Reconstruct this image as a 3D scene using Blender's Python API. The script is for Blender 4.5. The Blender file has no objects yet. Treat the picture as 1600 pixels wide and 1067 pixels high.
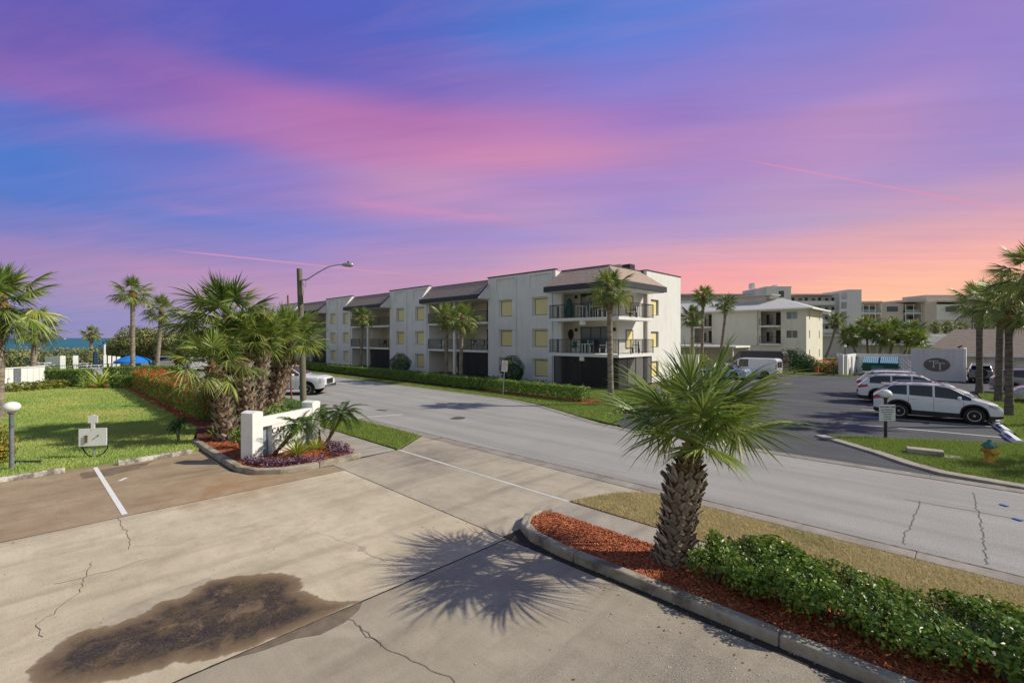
import bpy, math, random
import numpy as np
from mathutils import Vector, Matrix

# Ground frame: world x runs along the street towards the right of the view, y across it, away from the camera.
# P(s, t) takes metres along the street away from the camera (s) and across it (t).
SC = bpy.context.scene
C = SC.collection
R = math.radians
random.seed(7)
rng = np.random.default_rng(7)

# ------------------------------------------------------------------ camera
cam = bpy.data.objects.new('camera', bpy.data.cameras.new('camera'))
C.objects.link(cam)
cam.location = (0, 0, 3.8)
cam.rotation_euler = (R(90), 0, math.atan2(0.6999, 0.7142))
cam.data.sensor_width = 36.0
cam.data.lens = 735.0 / 1600 * 36
cam.data.shift_y = -5.5 / 1600
cam.data.clip_start = 0.1
cam.data.clip_end = 60000
SC.camera = cam
SC.view_settings.view_transform = 'Standard'
SC.view_settings.look = 'None'
SC.view_settings.exposure = 0.0
SC.view_settings.gamma = 1.0
SC.view_settings.use_curve_mapping = False

# ------------------------------------------------------------------ sun
SUN_EL = 37.0
SUN_AZ = Vector((0.7142, 0.6999, 0)).normalized()          # towards the sun, on the ground
sd = bpy.data.lights.new('sun', 'SUN')
sd.energy = 5.0
sd.angle = R(0.55)
sd.color = (1.0, 0.93, 0.78)
sun = bpy.data.objects.new('sun', sd)
C.objects.link(sun)
sv = Vector((SUN_AZ.x * math.cos(R(SUN_EL)), SUN_AZ.y * math.cos(R(SUN_EL)), math.sin(R(SUN_EL))))
sun.rotation_euler = (-sv).to_track_quat('-Z', 'Y').to_euler()
sun.location = sv * 60

# ------------------------------------------------------------------ sky: colours by azimuth and elevation, streaked by cirrus noise
def lin(c):
    return tuple((x / 255 / 12.92) if x / 255 <= 0.04045 else ((x / 255 + 0.055) / 1.055) ** 2.4 for x in c)
SKY = [  # (azimuth deg, elevation deg, sRGB): the dusk sky over the place
]
def add_sky(x, y, c):
    az = math.degrees(math.atan2(x - 800, 735)); h = math.hypot(x - 800, 735)
    SKY.append((az, math.degrees(math.atan2(528 - y, h)), c))
for y, row in {
    0: [(0, (98, 92, 178)), (400, (90, 94, 190)), (620, (82, 104, 196)), (830, (72, 122, 208)), (1000, (92, 128, 212)), (1300, (126, 126, 206)), (1600, (162, 126, 196))],
    60: [(0, (104, 94, 180)), (400, (88, 98, 190)), (640, (90, 104, 196)), (830, (80, 122, 208)), (1000, (104, 128, 212)), (1300, (132, 130, 206)), (1600, (148, 130, 204))],
    120: [(0, (142, 98, 178)), (200, (122, 98, 184)), (400, (102, 99, 188)), (600, (108, 103, 190)), (800, (122, 116, 198)), (1000, (126, 126, 208)), (1300, (144, 132, 206)), (1600, (140, 132, 206))],
    170: [(0, (92, 112, 196)), (120, (112, 106, 188)), (280, (160, 102, 178)), (420, (172, 104, 176)), (620, (150, 102, 178)), (800, (166, 110, 182)), (1000, (142, 120, 200)), (1250, (162, 130, 200)), (1350, (186, 134, 190)), (1600, (146, 132, 204))],
    210: [(0, (70, 120, 204)), (200, (98, 118, 200)), (300, (118, 114, 196)), (440, (186, 112, 178)), (560, (198, 114, 176)), (720, (180, 112, 180)), (900, (178, 118, 188)), (1100, (160, 126, 196)), (1350, (192, 136, 190)), (1600, (152, 134, 206))],
    245: [(0, (66, 126, 208)), (200, (100, 124, 204)), (400, (122, 122, 202)), (560, (160, 116, 186)), (720, (196, 122, 180)), (850, (200, 126, 182)), (1050, (186, 128, 188)), (1180, (164, 130, 198)), (1400, (176, 138, 196)), (1600, (166, 138, 202))],
    300: [(0, (84, 122, 202)), (250, (132, 122, 194)), (400, (126, 124, 202)), (540, (184, 128, 188)), (680, (196, 138, 186)), (800, (164, 132, 200)), (1000, (158, 136, 204)), (1200, (176, 142, 198)), (1600, (184, 142, 194))],
    345: [(0, (82, 126, 204)), (250, (100, 130, 206)), (500, (128, 132, 208)), (700, (160, 136, 200)), (840, (184, 142, 194)), (1050, (140, 140, 214)), (1250, (174, 148, 200)), (1450, (204, 150, 186)), (1600, (214, 150, 182))],
    385: [(0, (140, 128, 190)), (90, (162, 128, 186)), (250, (140, 130, 194)), (450, (136, 136, 208)), (620, (160, 138, 198)), (850, (150, 140, 208)), (1000, (208, 150, 184)), (1150, (192, 150, 192)), (1350, (216, 154, 176)), (1600, (238, 160, 166))],
    410: [(0, (152, 130, 188)), (180, (184, 140, 184)), (330, (160, 134, 190)), (600, (182, 136, 186)), (900, (216, 150, 176)), (1150, (240, 150, 160)), (1350, (242, 158, 154)), (1500, (246, 168, 150)), (1600, (244, 166, 156))],
    445: [(0, (150, 134, 190)), (150, (174, 138, 186)), (300, (182, 138, 184)), (600, (184, 138, 186)), (900, (206, 142, 178)), (1120, (242, 150, 156)), (1320, (250, 164, 142)), (1450, (252, 178, 134)), (1600, (246, 168, 144))],
    470: [(0, (150, 138, 190)), (150, (166, 144, 188)), (350, (182, 144, 186)), (900, (220, 150, 170)), (1200, (246, 160, 140)), (1350, (254, 190, 120)), (1500, (252, 180, 130)), (1600, (248, 172, 138))],
    500: [(0, (126, 138, 196)), (120, (128, 142, 198)), (300, (150, 146, 196)), (600, (190, 150, 182)), (1000, (238, 166, 150)), (1350, (255, 196, 118)), (1600, (250, 182, 134))],
    527: [(0, (156, 140, 184)), (160, (160, 142, 184)), (400, (176, 146, 182)), (800, (220, 160, 160)), (1350, (255, 198, 120)), (1600, (250, 186, 132))],
}.items():
    for x, c in row:
        r, g, b = c
        if r > 140: g += min(12, 8 * (r - 140) / 50)
        if b < 178: b += (178 - b) * 0.62
        if r > 165: r += 7; g += 6
        add_sky(x, y, (min(r, 255), g, b))
_S = np.array([(a, e) for a, e, c in SKY]); _K = np.array([lin(c) for a, e, c in SKY])
def skycol(az, el):
    d = ((_S[:, 0] - az) / 8.0) ** 2 + ((_S[:, 1] - el) / 1.7) ** 2
    w = np.exp(-np.minimum(d, 400)) + 1e-9 / (1 + d) + 1e-5 * np.exp(-d / 12)
    return tuple((w[:, None] * _K).sum(0) / w.sum())

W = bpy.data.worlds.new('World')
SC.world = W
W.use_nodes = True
def make_world():
    nt = W.node_tree; N = nt.nodes; L = nt.links
    N.clear()
    out = N.new('ShaderNodeOutputWorld'); bg = N.new('ShaderNodeBackground'); L.new(bg.outputs[0], out.inputs[0])
    tc = N.new('ShaderNodeTexCoord')
    def vm(op, a, b=None):
        n = N.new('ShaderNodeVectorMath'); n.operation = op
        for i, q in enumerate((a, b)):
            if q is None: continue
            if hasattr(q, 'default_value') or hasattr(q, 'links'): L.new(q, n.inputs[i])
            else: n.inputs[i].default_value = q
        return n.outputs['Value'] if op == 'DOT_PRODUCT' else n.outputs[0]
    def mt(op, a, b=None, c=None):
        n = N.new('ShaderNodeMath'); n.operation = op
        for i, q in enumerate((a, b, c)):
            if q is None: continue
            if isinstance(q, (int, float)): n.inputs[i].default_value = q
            else: L.new(q, n.inputs[i])
        return n.outputs[0]
    d = tc.outputs['Generated']
    X = vm('DOT_PRODUCT', d, (0.7142, 0.6999, 0)); Y = vm('DOT_PRODUCT', d, (-0.6999, 0.7142, 0)); Z = vm('DOT_PRODUCT', d, (0, 0, 1))
    az = mt('MULTIPLY', mt('ARCTAN2', X, Y), 180 / math.pi)
    el = mt('MULTIPLY', mt('ARCSINE', Z), 180 / math.pi)
    # cirrus: noise stretched along gently sloping streaks bends the colour bands
    # (on a flat layer overhead, so that straight streaks stay straight and close up towards the horizon)
    hgt = mt('ADD', mt('MAXIMUM', Z, 0.0), 0.09)
    cb = N.new('ShaderNodeCombineXYZ'); L.new(mt('DIVIDE', X, hgt), cb.inputs[0]); L.new(mt('DIVIDE', Y, hgt), cb.inputs[1])
    def streak(sx, sy, ang, scale, detail, rough=0.6, dist=0.6):
        mp = N.new('ShaderNodeMapping'); mp.inputs['Rotation'].default_value = (0, 0, R(ang)); mp.inputs['Scale'].default_value = (1, 1, 1)
        L.new(cb.outputs[0], mp.inputs[0])
        mp2 = N.new('ShaderNodeMapping'); mp2.inputs['Scale'].default_value = (sx, sy, 1); L.new(mp.outputs[0], mp2.inputs[0])
        nz = N.new('ShaderNodeTexNoise'); nz.inputs['Scale'].default_value = scale; nz.inputs['Detail'].default_value = detail
        nz.inputs['Roughness'].default_value = rough; nz.inputs['Distortion'].default_value = dist
        L.new(mp2.outputs[0], nz.inputs['Vector'])
        return nz.outputs[0]
    n1 = streak(0.35, 1.2, 12, 0.75, 3, 0.5, 0.3)
    n2 = streak(0.22, 1.3, 14, 2.2, 7, 0.62, 0.5)
    warp = mt('ADD', mt('MULTIPLY', mt('SUBTRACT', n1, 0.5), 0.8), mt('MULTIPLY', mt('SUBTRACT', n2, 0.5), 1.1))
    damp = mt('MINIMUM', mt('MAXIMUM', mt('MULTIPLY', el, 0.12), 0.0), 1.0)
    el2 = mt('ADD', el, mt('MULTIPLY', warp, damp))
    azf = mt('DIVIDE', mt('ADD', az, 180), 360)
    els = [0, 1, 2.2, 3.4, 5, 7, 9.5, 12, 15, 18, 21, 24, 28, 33, 60]
    azs = list(range(-50, 51, 5))
    prev = None
    for k, e in enumerate(els):
        cr = N.new('ShaderNodeValToRGB'); L.new(azf, cr.inputs[0]); cr.color_ramp.interpolation = 'B_SPLINE'
        def col(a):
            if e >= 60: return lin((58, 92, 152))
            a2 = a
            top = math.degrees(math.atan(528 / 735 * math.cos(R(a2))))
            return skycol(a2, min(e, top))
        stops = [((a + 180) / 360, col(a)) for a in azs]
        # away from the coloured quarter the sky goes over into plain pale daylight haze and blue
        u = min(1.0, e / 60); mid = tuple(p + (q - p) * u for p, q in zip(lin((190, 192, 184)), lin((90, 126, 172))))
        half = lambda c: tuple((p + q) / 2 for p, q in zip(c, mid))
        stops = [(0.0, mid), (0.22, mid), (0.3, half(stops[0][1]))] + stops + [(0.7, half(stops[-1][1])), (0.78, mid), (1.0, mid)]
        E = cr.color_ramp.elements
        while len(E) < len(stops): E.new(0.5)
        for i, (p, c) in enumerate(stops):
            E[i].position = p; E[i].color = (*c, 1)
        if prev is None:
            prev = cr.outputs[0]
        else:
            mr = N.new('ShaderNodeMapRange'); mr.interpolation_type = 'SMOOTHSTEP' if e < 60 else 'LINEAR'
            mr.inputs[1].default_value = els[k - 1]; mr.inputs[2].default_value = e
            L.new(el2, mr.inputs[0])
            mx = N.new('ShaderNodeMix'); mx.data_type = 'RGBA'
            L.new(mr.outputs[0], mx.inputs[0]); L.new(prev, mx.inputs[6]); L.new(cr.outputs[0], mx.inputs[7])
            prev = mx.outputs[2]
    # fine wisps
    n3 = streak(0.16, 1.2, 10, 5.5, 7, 0.66, 0.5)
    gain = N.new('ShaderNodeMapRange'); gain.inputs[1].default_value = 0.3; gain.inputs[2].default_value = 0.7
    gain.inputs[3].default_value = 0.955; gain.inputs[4].default_value = 1.045; L.new(n3, gain.inputs[0])
    mg = N.new('ShaderNodeVectorMath'); mg.operation = 'SCALE'; L.new(prev, mg.inputs[0]); L.new(gain.outputs[0], mg.inputs['Scale'])
    prev = mg.outputs[0]
    wm = N.new('ShaderNodeMapRange'); wm.inputs[1].default_value = 0.48; wm.inputs[2].default_value = 0.74; wm.inputs[4].default_value = 0.2
    L.new(n2, wm.inputs[0])
    wf = mt('MULTIPLY', wm.outputs[0], damp)
    mx = N.new('ShaderNodeMix'); mx.data_type = 'RGBA'; L.new(wf, mx.inputs[0]); L.new(prev, mx.inputs[6]); mx.inputs[7].default_value = (*lin((214, 146, 190)), 1)
    prev = mx.outputs[2]
    n3b = n3
    # cirrus streaks and two thin vapour trails high in the air
    def dirv(a, e):
        a, e = R(a), R(e)
        X_, Y_, Z_ = math.sin(a) * math.cos(e), math.cos(a) * math.cos(e), math.sin(e)
        return Vector((0.7142 * X_ - 0.6999 * Y_, 0.6999 * X_ + 0.7142 * Y_, Z_))
    for (a1, e1), (a2, e2), wdt, colr, amt in (((-21.5, 15.3), (7.0, 13.2), 0.022, (222, 146, 186), 0.55), ((-38.5, 12.8), (-24, 12.3), 0.02, (190, 132, 186), 0.35), ((-41.0, 6.4), (-22.0, 6.6), 0.018, (208, 146, 182), 0.45), ((-36.6, 8.6), (-6.0, 6.9), 0.0021, (244, 160, 176), 0.6), ((25.5, 19.0), (47.5, 10.2), 0.0022, (244, 142, 168), 0.5)):
        nrm = dirv(a1, e1).cross(dirv(a2, e2)).normalized()
        ds = mt('ABSOLUTE', vm('DOT_PRODUCT', d, tuple(nrm)))
        m1 = N.new('ShaderNodeMapRange'); m1.inputs[1].default_value = 0.0; m1.inputs[2].default_value = wdt; m1.inputs[3].default_value = 1; m1.inputs[4].default_value = 0
        L.new(ds, m1.inputs[0])
        m2 = N.new('ShaderNodeMapRange'); m2.inputs[1].default_value = a1; m2.inputs[2].default_value = a1 + 4; L.new(az, m2.inputs[0])
        m3 = N.new('ShaderNodeMapRange'); m3.inputs[1].default_value = a2; m3.inputs[2].default_value = a2 - ((22 if a1 < 0 else 3) if wdt < 0.01 else 14); L.new(az, m3.inputs[0])
        up = mt('GREATER_THAN', el, 0.5) if wdt < 0.01 else mt('MULTIPLY', mt('MULTIPLY', m1.outputs[0], n3b), 1.6)
        f = mt('MULTIPLY', mt('MULTIPLY', m1.outputs[0], mt('MULTIPLY', m2.outputs[0], m3.outputs[0])), mt('MULTIPLY', up, amt))
        mx = N.new('ShaderNodeMix'); mx.data_type = 'RGBA'; L.new(f, mx.inputs[0]); L.new(prev, mx.inputs[6]); mx.inputs[7].default_value = (*lin(colr), 1)
        prev = mx.outputs[2]
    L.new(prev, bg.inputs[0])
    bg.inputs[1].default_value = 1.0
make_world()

# ------------------------------------------------------------------ helpers
def P(s, t, z=0.0): return Vector((-s, t, z))
class MB:
    def __init__(self): self.v = []; self.f = []
    def add(self, vs, fs):
        o = len(self.v); self.v += [tuple(p) for p in vs]; self.f += [tuple(i + o for i in q) for q in fs]; return self
    def box(self, x0, x1, y0, y1, z0, z1):
        x0, x1 = min(x0, x1), max(x0, x1); y0, y1 = min(y0, y1), max(y0, y1)
        return self.add([(x0, y0, z0), (x1, y0, z0), (x1, y1, z0), (x0, y1, z0), (x0, y0, z1), (x1, y0, z1), (x1, y1, z1), (x0, y1, z1)],
                        [(0, 3, 2, 1), (4, 5, 6, 7), (0, 1, 5, 4), (1, 2, 6, 5), (2, 3, 7, 6), (3, 0, 4, 7)])
    def obox(self, c, size, rz=0, ry=0, rx=0):
        m = Matrix.Translation(c) @ Matrix.Rotation(rz, 4, 'Z') @ Matrix.Rotation(ry, 4, 'Y') @ Matrix.Rotation(rx, 4, 'X')
        a, b, h = size[0] / 2, size[1] / 2, size[2] / 2
        vs = [m @ Vector(p) for p in [(-a, -b, -h), (a, -b, -h), (a, b, -h), (-a, b, -h), (-a, -b, h), (a, -b, h), (a, b, h), (-a, b, h)]]
        return self.add(vs, [(0, 3, 2, 1), (4, 5, 6, 7), (0, 1, 5, 4), (1, 2, 6, 5), (2, 3, 7, 6), (3, 0, 4, 7)])
    def poly(self, pts): return self.add(pts, [tuple(range(len(pts)))])
    def prism(self, pts, z0, z1):
        n = len(pts)
        if sum(pts[i][0] * pts[(i + 1) % n][1] - pts[(i + 1) % n][0] * pts[i][1] for i in range(n)) < 0: pts = pts[::-1]
        vs = [(p[0], p[1], z0) for p in pts] + [(p[0], p[1], z1) for p in pts]
        return self.add(vs, [tuple(range(n))[::-1], tuple(range(n, 2 * n))] + [(i, (i + 1) % n, n + (i + 1) % n, n + i) for i in range(n)])
    def extrude(self, pts, vec):                      # planar 3-D outline pushed along vec
        n = len(pts); v = Vector(vec)
        return self.add([tuple(p) for p in pts] + [tuple(Vector(p) + v) for p in pts],
                        [tuple(range(n))[::-1], tuple(range(n, 2 * n))] + [(i, (i + 1) % n, n + (i + 1) % n, n + i) for i in range(n)])
    def tube(self, path, rad, n=8, caps=True):
        path = [Vector(p) for p in path]; k = len(path)
        if not hasattr(rad, '__len__'): rad = [rad] * k
        o = len(self.v); up = None
        for i, p in enumerate(path):
            d = (path[min(i + 1, k - 1)] - path[max(i - 1, 0)]).normalized()
            if up is None: up = Vector((1, 0, 0)) if abs(d.z) > 0.8 else Vector((0, 0, 1))
            a = (up - d * up.dot(d)).normalized(); b = d.cross(a); up = a
            for j in range(n):
                th = 2 * math.pi * j / n
                self.v.append(tuple(p + (a * math.cos(th) + b * math.sin(th)) * rad[i]))
        for i in range(k - 1):
            for j in range(n):
                self.f.append((o + i * n + j, o + i * n + (j + 1) % n, o + (i + 1) * n + (j + 1) % n, o + (i + 1) * n + j))
        if caps:
            self.f.append(tuple(o + j for j in range(n))[::-1]); self.f.append(tuple(o + (k - 1) * n + j for j in range(n)))
        return self
    def lathe(self, prof, n=16, c=(0, 0, 0), axis='Z'):
        o = len(self.v)
        for r, z in prof:
            for j in range(n):
                th = 2 * math.pi * j / n; a, b = r * math.cos(th), r * math.sin(th)
                q = (a, b, z) if axis == 'Z' else ((z, a, b) if axis == 'X' else (b, z, a))
                self.v.append((c[0] + q[0], c[1] + q[1], c[2] + q[2]))
        for i in range(len(prof) - 1):
            for j in range(n):
                self.f.append((o + i * n + j, o + i * n + (j + 1) % n, o + (i + 1) * n + (j + 1) % n, o + (i + 1) * n + j))
        if prof[0][0] > 1e-6: self.f.append(tuple(o + j for j in range(n))[::-1])
        if prof[-1][0] > 1e-6: self.f.append(tuple(o + (len(prof) - 1) * n + j for j in range(n)))
        return self
    def ball(self, c, r, n=16, m=10, sz=1.0):
        return self.lathe([(max(1e-7, r * math.sin(math.pi * i / m)), -r * sz * math.cos(math.pi * i / m)) for i in range(m + 1)], n, c)
    def build(self, name, mat, parent=None, smooth=False, bevel=0, world=False):
        me = bpy.data.meshes.new(name)
        vs = self.v
        if world and parent is not None:
            q = parent.matrix_basis.inverted() if parent.parent is None else (parent.parent.matrix_basis @ parent.matrix_basis).inverted()
            vs = [tuple(q @ Vector(p)) for p in vs]
        me.from_pydata(vs, [], self.f)
        me.materials.append(mat)
        if smooth:
            me.polygons.foreach_set('use_smooth', [True] * len(me.polygons))
            me.set_sharp_from_angle(angle=R(smooth if smooth is not True else 40))
        o = bpy.data.objects.new(name, me); C.objects.link(o); o.parent = parent
        if bevel:
            b = o.modifiers.new('edge', 'BEVEL'); b.width = bevel; b.segments = 2; b.limit_method = 'ANGLE'; b.angle_limit = R(40)
        return o
def np_obj(name, V, F, mat, parent=None, smooth=False):
    me = bpy.data.meshes.new(name); k = F.shape[1]
    me.vertices.add(len(V)); me.vertices.foreach_set('co', np.ascontiguousarray(V, dtype=np.float32).ravel())
    me.loops.add(F.size); me.loops.foreach_set('vertex_index', np.ascontiguousarray(F, dtype=np.int32).ravel())
    me.polygons.add(len(F)); me.polygons.foreach_set('loop_start', np.arange(0, F.size, k, dtype=np.int32)); me.polygons.foreach_set('loop_total', np.full(len(F), k, dtype=np.int32))
    me.update(calc_edges=True); me.validate()
    me.materials.append(mat)
    if smooth: me.polygons.foreach_set('use_smooth', [True] * len(me.polygons))
    o = bpy.data.objects.new(name, me); C.objects.link(o); o.parent = parent
    return o
def tag(o, label, cat, group=None):
    o['label'] = label; o['category'] = cat
    if group: o['group'] = group
    return o
def thing(name, label, cat, loc=(0, 0, 0), rz=0.0, group=None):
    o = bpy.data.objects.new(name, None); C.objects.link(o)
    o.empty_display_size = 0.2
    o.location = loc; o.rotation_euler = (0, 0, rz)
    o.matrix_basis = Matrix.Translation(loc) @ Matrix.Rotation(rz, 4, 'Z')
    return tag(o, label, cat, group)
def struct(o): o['kind'] = 'structure'; return o
def stuff(o): o['kind'] = 'stuff'; return o
def inst(name, me, parent, M):
    o = bpy.data.objects.new(name, me); C.objects.link(o); o.parent = parent; o.matrix_basis = M; return o
def copy_tree(o, parent=None):
    c = o.copy(); C.objects.link(c); c.parent = parent
    for ch in [q for q in bpy.data.objects if q.parent == o]: copy_tree(ch, c)
    return c
def inpoly(pts, poly):
    x, y = pts[:, 0], pts[:, 1]; r = np.zeros(len(pts), bool); n = len(poly)
    for i in range(n):
        x1, y1 = poly[i]; x2, y2 = poly[(i + 1) % n]
        if y1 == y2: continue
        r ^= ((y1 > y) != (y2 > y)) & (x < (x2 - x1) * (y - y1) / (y2 - y1) + x1)
    return r
def ST(pts): return [(-s, t) for s, t in pts]           # list of (s, t) to world x, y
def scatter(poly, dens):
    a = np.array(poly); lo, hi = a.min(0), a.max(0)
    n = int((hi - lo).prod() * dens); p = lo + rng.random((n, 2)) * (hi - lo)
    return p[inpoly(p, poly)]

# ------------------------------------------------------------------ materials
class Nt:
    def __init__(self, name):
        self.m = bpy.data.materials.new(name); self.m.use_nodes = True
        self.n = self.m.node_tree.nodes; self.l = self.m.node_tree.links
        self.b = self.n['Principled BSDF']; self.tc = self.n.new('ShaderNodeTexCoord')
    def noise(self, scale, detail=5, rough=0.6, stretch=None, coord='Object', dist=0.0, rot=0.0):
        t = self.n.new('ShaderNodeTexNoise'); t.inputs['Scale'].default_value = scale; t.inputs['Detail'].default_value = detail
        t.inputs['Roughness'].default_value = rough; t.inputs['Distortion'].default_value = dist
        src = self.tc.outputs[coord]
        if stretch or rot:
            mp = self.n.new('ShaderNodeMapping'); mp.inputs['Scale'].default_value = stretch or (1, 1, 1); mp.inputs['Rotation'].default_value = (0, 0, rot)
            self.l.new(src, mp.inputs[0]); src = mp.outputs[0]
        self.l.new(src, t.inputs['Vector']); return t.outputs[0]
    def ramp(self, fac, stops, interp='LINEAR'):
        r = self.n.new('ShaderNodeValToRGB'); e = r.color_ramp.elements; r.color_ramp.interpolation = interp
        while len(e) < len(stops): e.new(0.5)
        for i, (p, c) in enumerate(stops):
            e[i].position = p; e[i].color = (*c, 1) if hasattr(c, '__len__') else (c, c, c, 1)
        self.l.new(fac, r.inputs[0]); return r.outputs[0]
    def mix(self, fac, a, b, mode='MIX'):
        x = self.n.new('ShaderNodeMix'); x.data_type = 'RGBA'; x.blend_type = mode
        for i, q in ((0, fac), (6, a), (7, b)):
            if isinstance(q, (int, float)): x.inputs[i].default_value = q
            elif hasattr(q, '__len__'): x.inputs[i].default_value = (*q, 1)
            else: self.l.new(q, x.inputs[i])
        return x.outputs[2]
    def math(self, op, a, b=0.0):
        x = self.n.new('ShaderNodeMath'); x.operation = op
        for i, q in enumerate((a, b)):
            if isinstance(q, (int, float)): x.inputs[i].default_value = q
            else: self.l.new(q, x.inputs[i])
        return x.outputs[0]
    def isl(self):
        g = self.n.new('ShaderNodeNewGeometry'); return g.outputs['Random Per Island']
    def objrand(self):
        g = self.n.new('ShaderNodeObjectInfo'); return g.outputs['Random']
    def near(self, p, r0, r1):                            # 1 within r0 of the place p, 0 beyond r1
        v = self.n.new('ShaderNodeVectorMath'); v.operation = 'DISTANCE'; v.inputs[1].default_value = p; self.l.new(self.tc.outputs['Object'], v.inputs[0])
        m = self.n.new('ShaderNodeMapRange'); m.inputs[1].default_value = r0; m.inputs[2].default_value = r1; m.inputs[3].default_value = 1; m.inputs[4].default_value = 0
        self.l.new(v.outputs['Value'], m.inputs[0]); return m.outputs[0]
    def set(self, **k):
        for a, q in k.items():
            i = self.b.inputs[a.replace('_', ' ')]
            if isinstance(q, (int, float)): i.default_value = q
            elif hasattr(q, '__len__'): i.default_value = (*q, 1) if len(q) == 3 else q
            else: self.l.new(q, i)
        return self
    def bump(self, h, strength=0.3, dist=0.02):
        b = self.n.new('ShaderNodeBump'); b.inputs['Strength'].default_value = strength; b.inputs['Distance'].default_value = dist
        self.l.new(h, b.inputs['Height']); self.l.new(b.outputs[0], self.b.inputs['Normal']); return self
    def translucent(self, col, amt):
        t = self.n.new('ShaderNodeBsdfTranslucent'); mx = self.n.new('ShaderNodeMixShader'); mx.inputs[0].default_value = amt
        out = self.n['Material Output']
        if hasattr(col, '__len__'): t.inputs[0].default_value = (*col, 1)
        else: self.l.new(col, t.inputs[0])
        self.l.new(self.b.outputs[0], mx.inputs[1]); self.l.new(t.outputs[0], mx.inputs[2]); self.l.new(mx.outputs[0], out.inputs[0]); return self
def pm(name, a, b=None, scale=3.0, rough=0.75, bump=0.0, bscale=60, spec=0.3, metal=0.0, coat=0.0, stretch=None, lo=0.35, hi=0.65):
    q = Nt(name)
    if b is None: b = tuple(x * 0.88 for x in a)
    n = q.noise(scale, 6, 0.65, stretch)
    col = q.ramp(n, [(lo, a), (hi, b)])
    q.set(Base_Color=col, Roughness=rough, Specular_IOR_Level=spec, Metallic=metal, Coat_Weight=coat, Coat_Roughness=0.05)
    if bump: q.bump(q.noise(bscale, 4, 0.6, stretch), bump, 0.01)
    return q.m
def leafmat(name, cols, trans=0.3, rough=0.5, spec=0.35, obj=False):
    q = Nt(name)
    r = q.isl()
    if obj: r = q.math('FRACT', q.math('ADD', r, q.math('MULTIPLY', q.objrand(), 0.0)))
    k = len(cols)
    c = q.ramp(r, [(i / max(1, k - 1), x) for i, x in enumerate(cols)])
    if obj:
        c = q.mix(1.0, c, q.ramp(q.objrand(), [(0, 0.8), (1, 1.15)]), 'MULTIPLY')
    q.set(Base_Color=c, Roughness=rough, Specular_IOR_Level=spec)
    q.translucent(c, trans)
    return q.m

def concrete_mat(name, c1, c2, stain, dirt=0.5, extra=True):
    q = Nt(name)
    big = q.noise(0.28, 5, 0.62, dist=0.4); mid = q.noise(1.3, 6, 0.65); fine = q.noise(38, 3, 0.7)
    brush = q.noise(1.0, 4, 0.6, stretch=(1.0, 14.0, 1.0), rot=0.1)
    c = q.ramp(big, [(0.32, c1), (0.68, c2)])
    c = q.mix(q.ramp(mid, [(0.4, 0.0), (0.68, dirt)]), c, stain)
    c = q.mix(q.ramp(q.noise(3.1, 6, 0.7), [(0.52, 0.0), (0.7, 0.4)]), c, tuple(x * 0.85 for x in stain))
    c = q.mix(q.ramp(q.noise(0.5, 5, 0.65, dist=1.2), [(0.55, 0.0), (0.72, 0.5)]), c, tuple(min(1, x * 1.18) for x in c1))
    c = q.mix(q.ramp(brush, [(0.45, 0.0), (0.8, 0.35)]), c, tuple(x * 0.72 for x in c1))
    c = q.mix(q.math('MULTIPLY', q.ramp(q.noise(0.55, 4, 0.6, stretch=(3.2, 0.35, 1)), [(0.5, 0.0), (0.72, 1.0)]), 0.5), c, tuple(x * 0.62 for x in stain))
    if extra:                                              # worn, exposed aggregate beside the planting bed, tyre-dark lane, rusty water marks
        agg = q.math('MULTIPLY', q.math('MAXIMUM', q.near((-1.6, 4.7, 0), 0.5, 2.9), q.math('MULTIPLY', q.near((1.5, 3.6, 0), 0.8, 3.5), 0.9)), q.ramp(q.noise(0.9, 5, 0.65), [(0.36, 0.35), (0.6, 1.0)]))
        spk = q.noise(55, 2, 0.5)
        c = q.mix(q.math('MULTIPLY', agg, 0.85), c, q.ramp(spk, [(0.35, (0.105, 0.096, 0.085)), (0.56, (0.15, 0.135, 0.118)), (0.63, (0.44, 0.39, 0.32))]))
        lane = q.math('MULTIPLY', q.near((-12.6, 8.9, 0), 0.4, 2.6), q.ramp(mid, [(0.3, 0.5), (0.7, 1.0)]))
        c = q.mix(q.math('MULTIPLY', lane, 0.62), c, (0.13, 0.115, 0.095))
        rust = q.math('MULTIPLY', q.near((-13.6, 3.6, 0), 0.2, 2.0), q.ramp(mid, [(0.35, 0.0), (0.6, 0.8)]))
        c = q.mix(rust, c, (0.33, 0.19, 0.085))
    c = q.mix(q.math('MULTIPLY', q.ramp(fine, [(0.3, 1.0), (0.5, 0.0)]), 0.32), c, (0.14, 0.125, 0.11))
    q.set(Base_Color=c, Roughness=0.86, Specular_IOR_Level=0.25)
    q.bump(q.math('ADD', q.math('MULTIPLY', fine, 0.6), brush), 0.25, 0.012)
    return q.m

# ------------------------------------------------------------------ ground materials
M = {}
M['conc'] = concrete_mat('concrete', (0.405, 0.35, 0.27), (0.34, 0.293, 0.222), (0.25, 0.21, 0.155))
M['conc_light'] = concrete_mat('pale_concrete', (0.60, 0.515, 0.375), (0.49, 0.415, 0.30), (0.35, 0.285, 0.195), 0.5)
M['conc_mid'] = concrete_mat('drive_concrete', (0.47, 0.41, 0.315), (0.39, 0.338, 0.258), (0.27, 0.225, 0.17), 0.5)
M['conc_brown'] = concrete_mat('brown_stained_concrete', (0.40, 0.305, 0.20), (0.34, 0.25, 0.16), (0.23, 0.155, 0.09), 0.6)
M['walk'] = concrete_mat('sidewalk_concrete', (0.36, 0.32, 0.27), (0.43, 0.38, 0.32), (0.25, 0.215, 0.175), 0.5, False)
M['gutter'] = concrete_mat('gutter_concrete', (0.30, 0.265, 0.225), (0.37, 0.33, 0.28), (0.17, 0.15, 0.13), 0.7, False)
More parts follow.
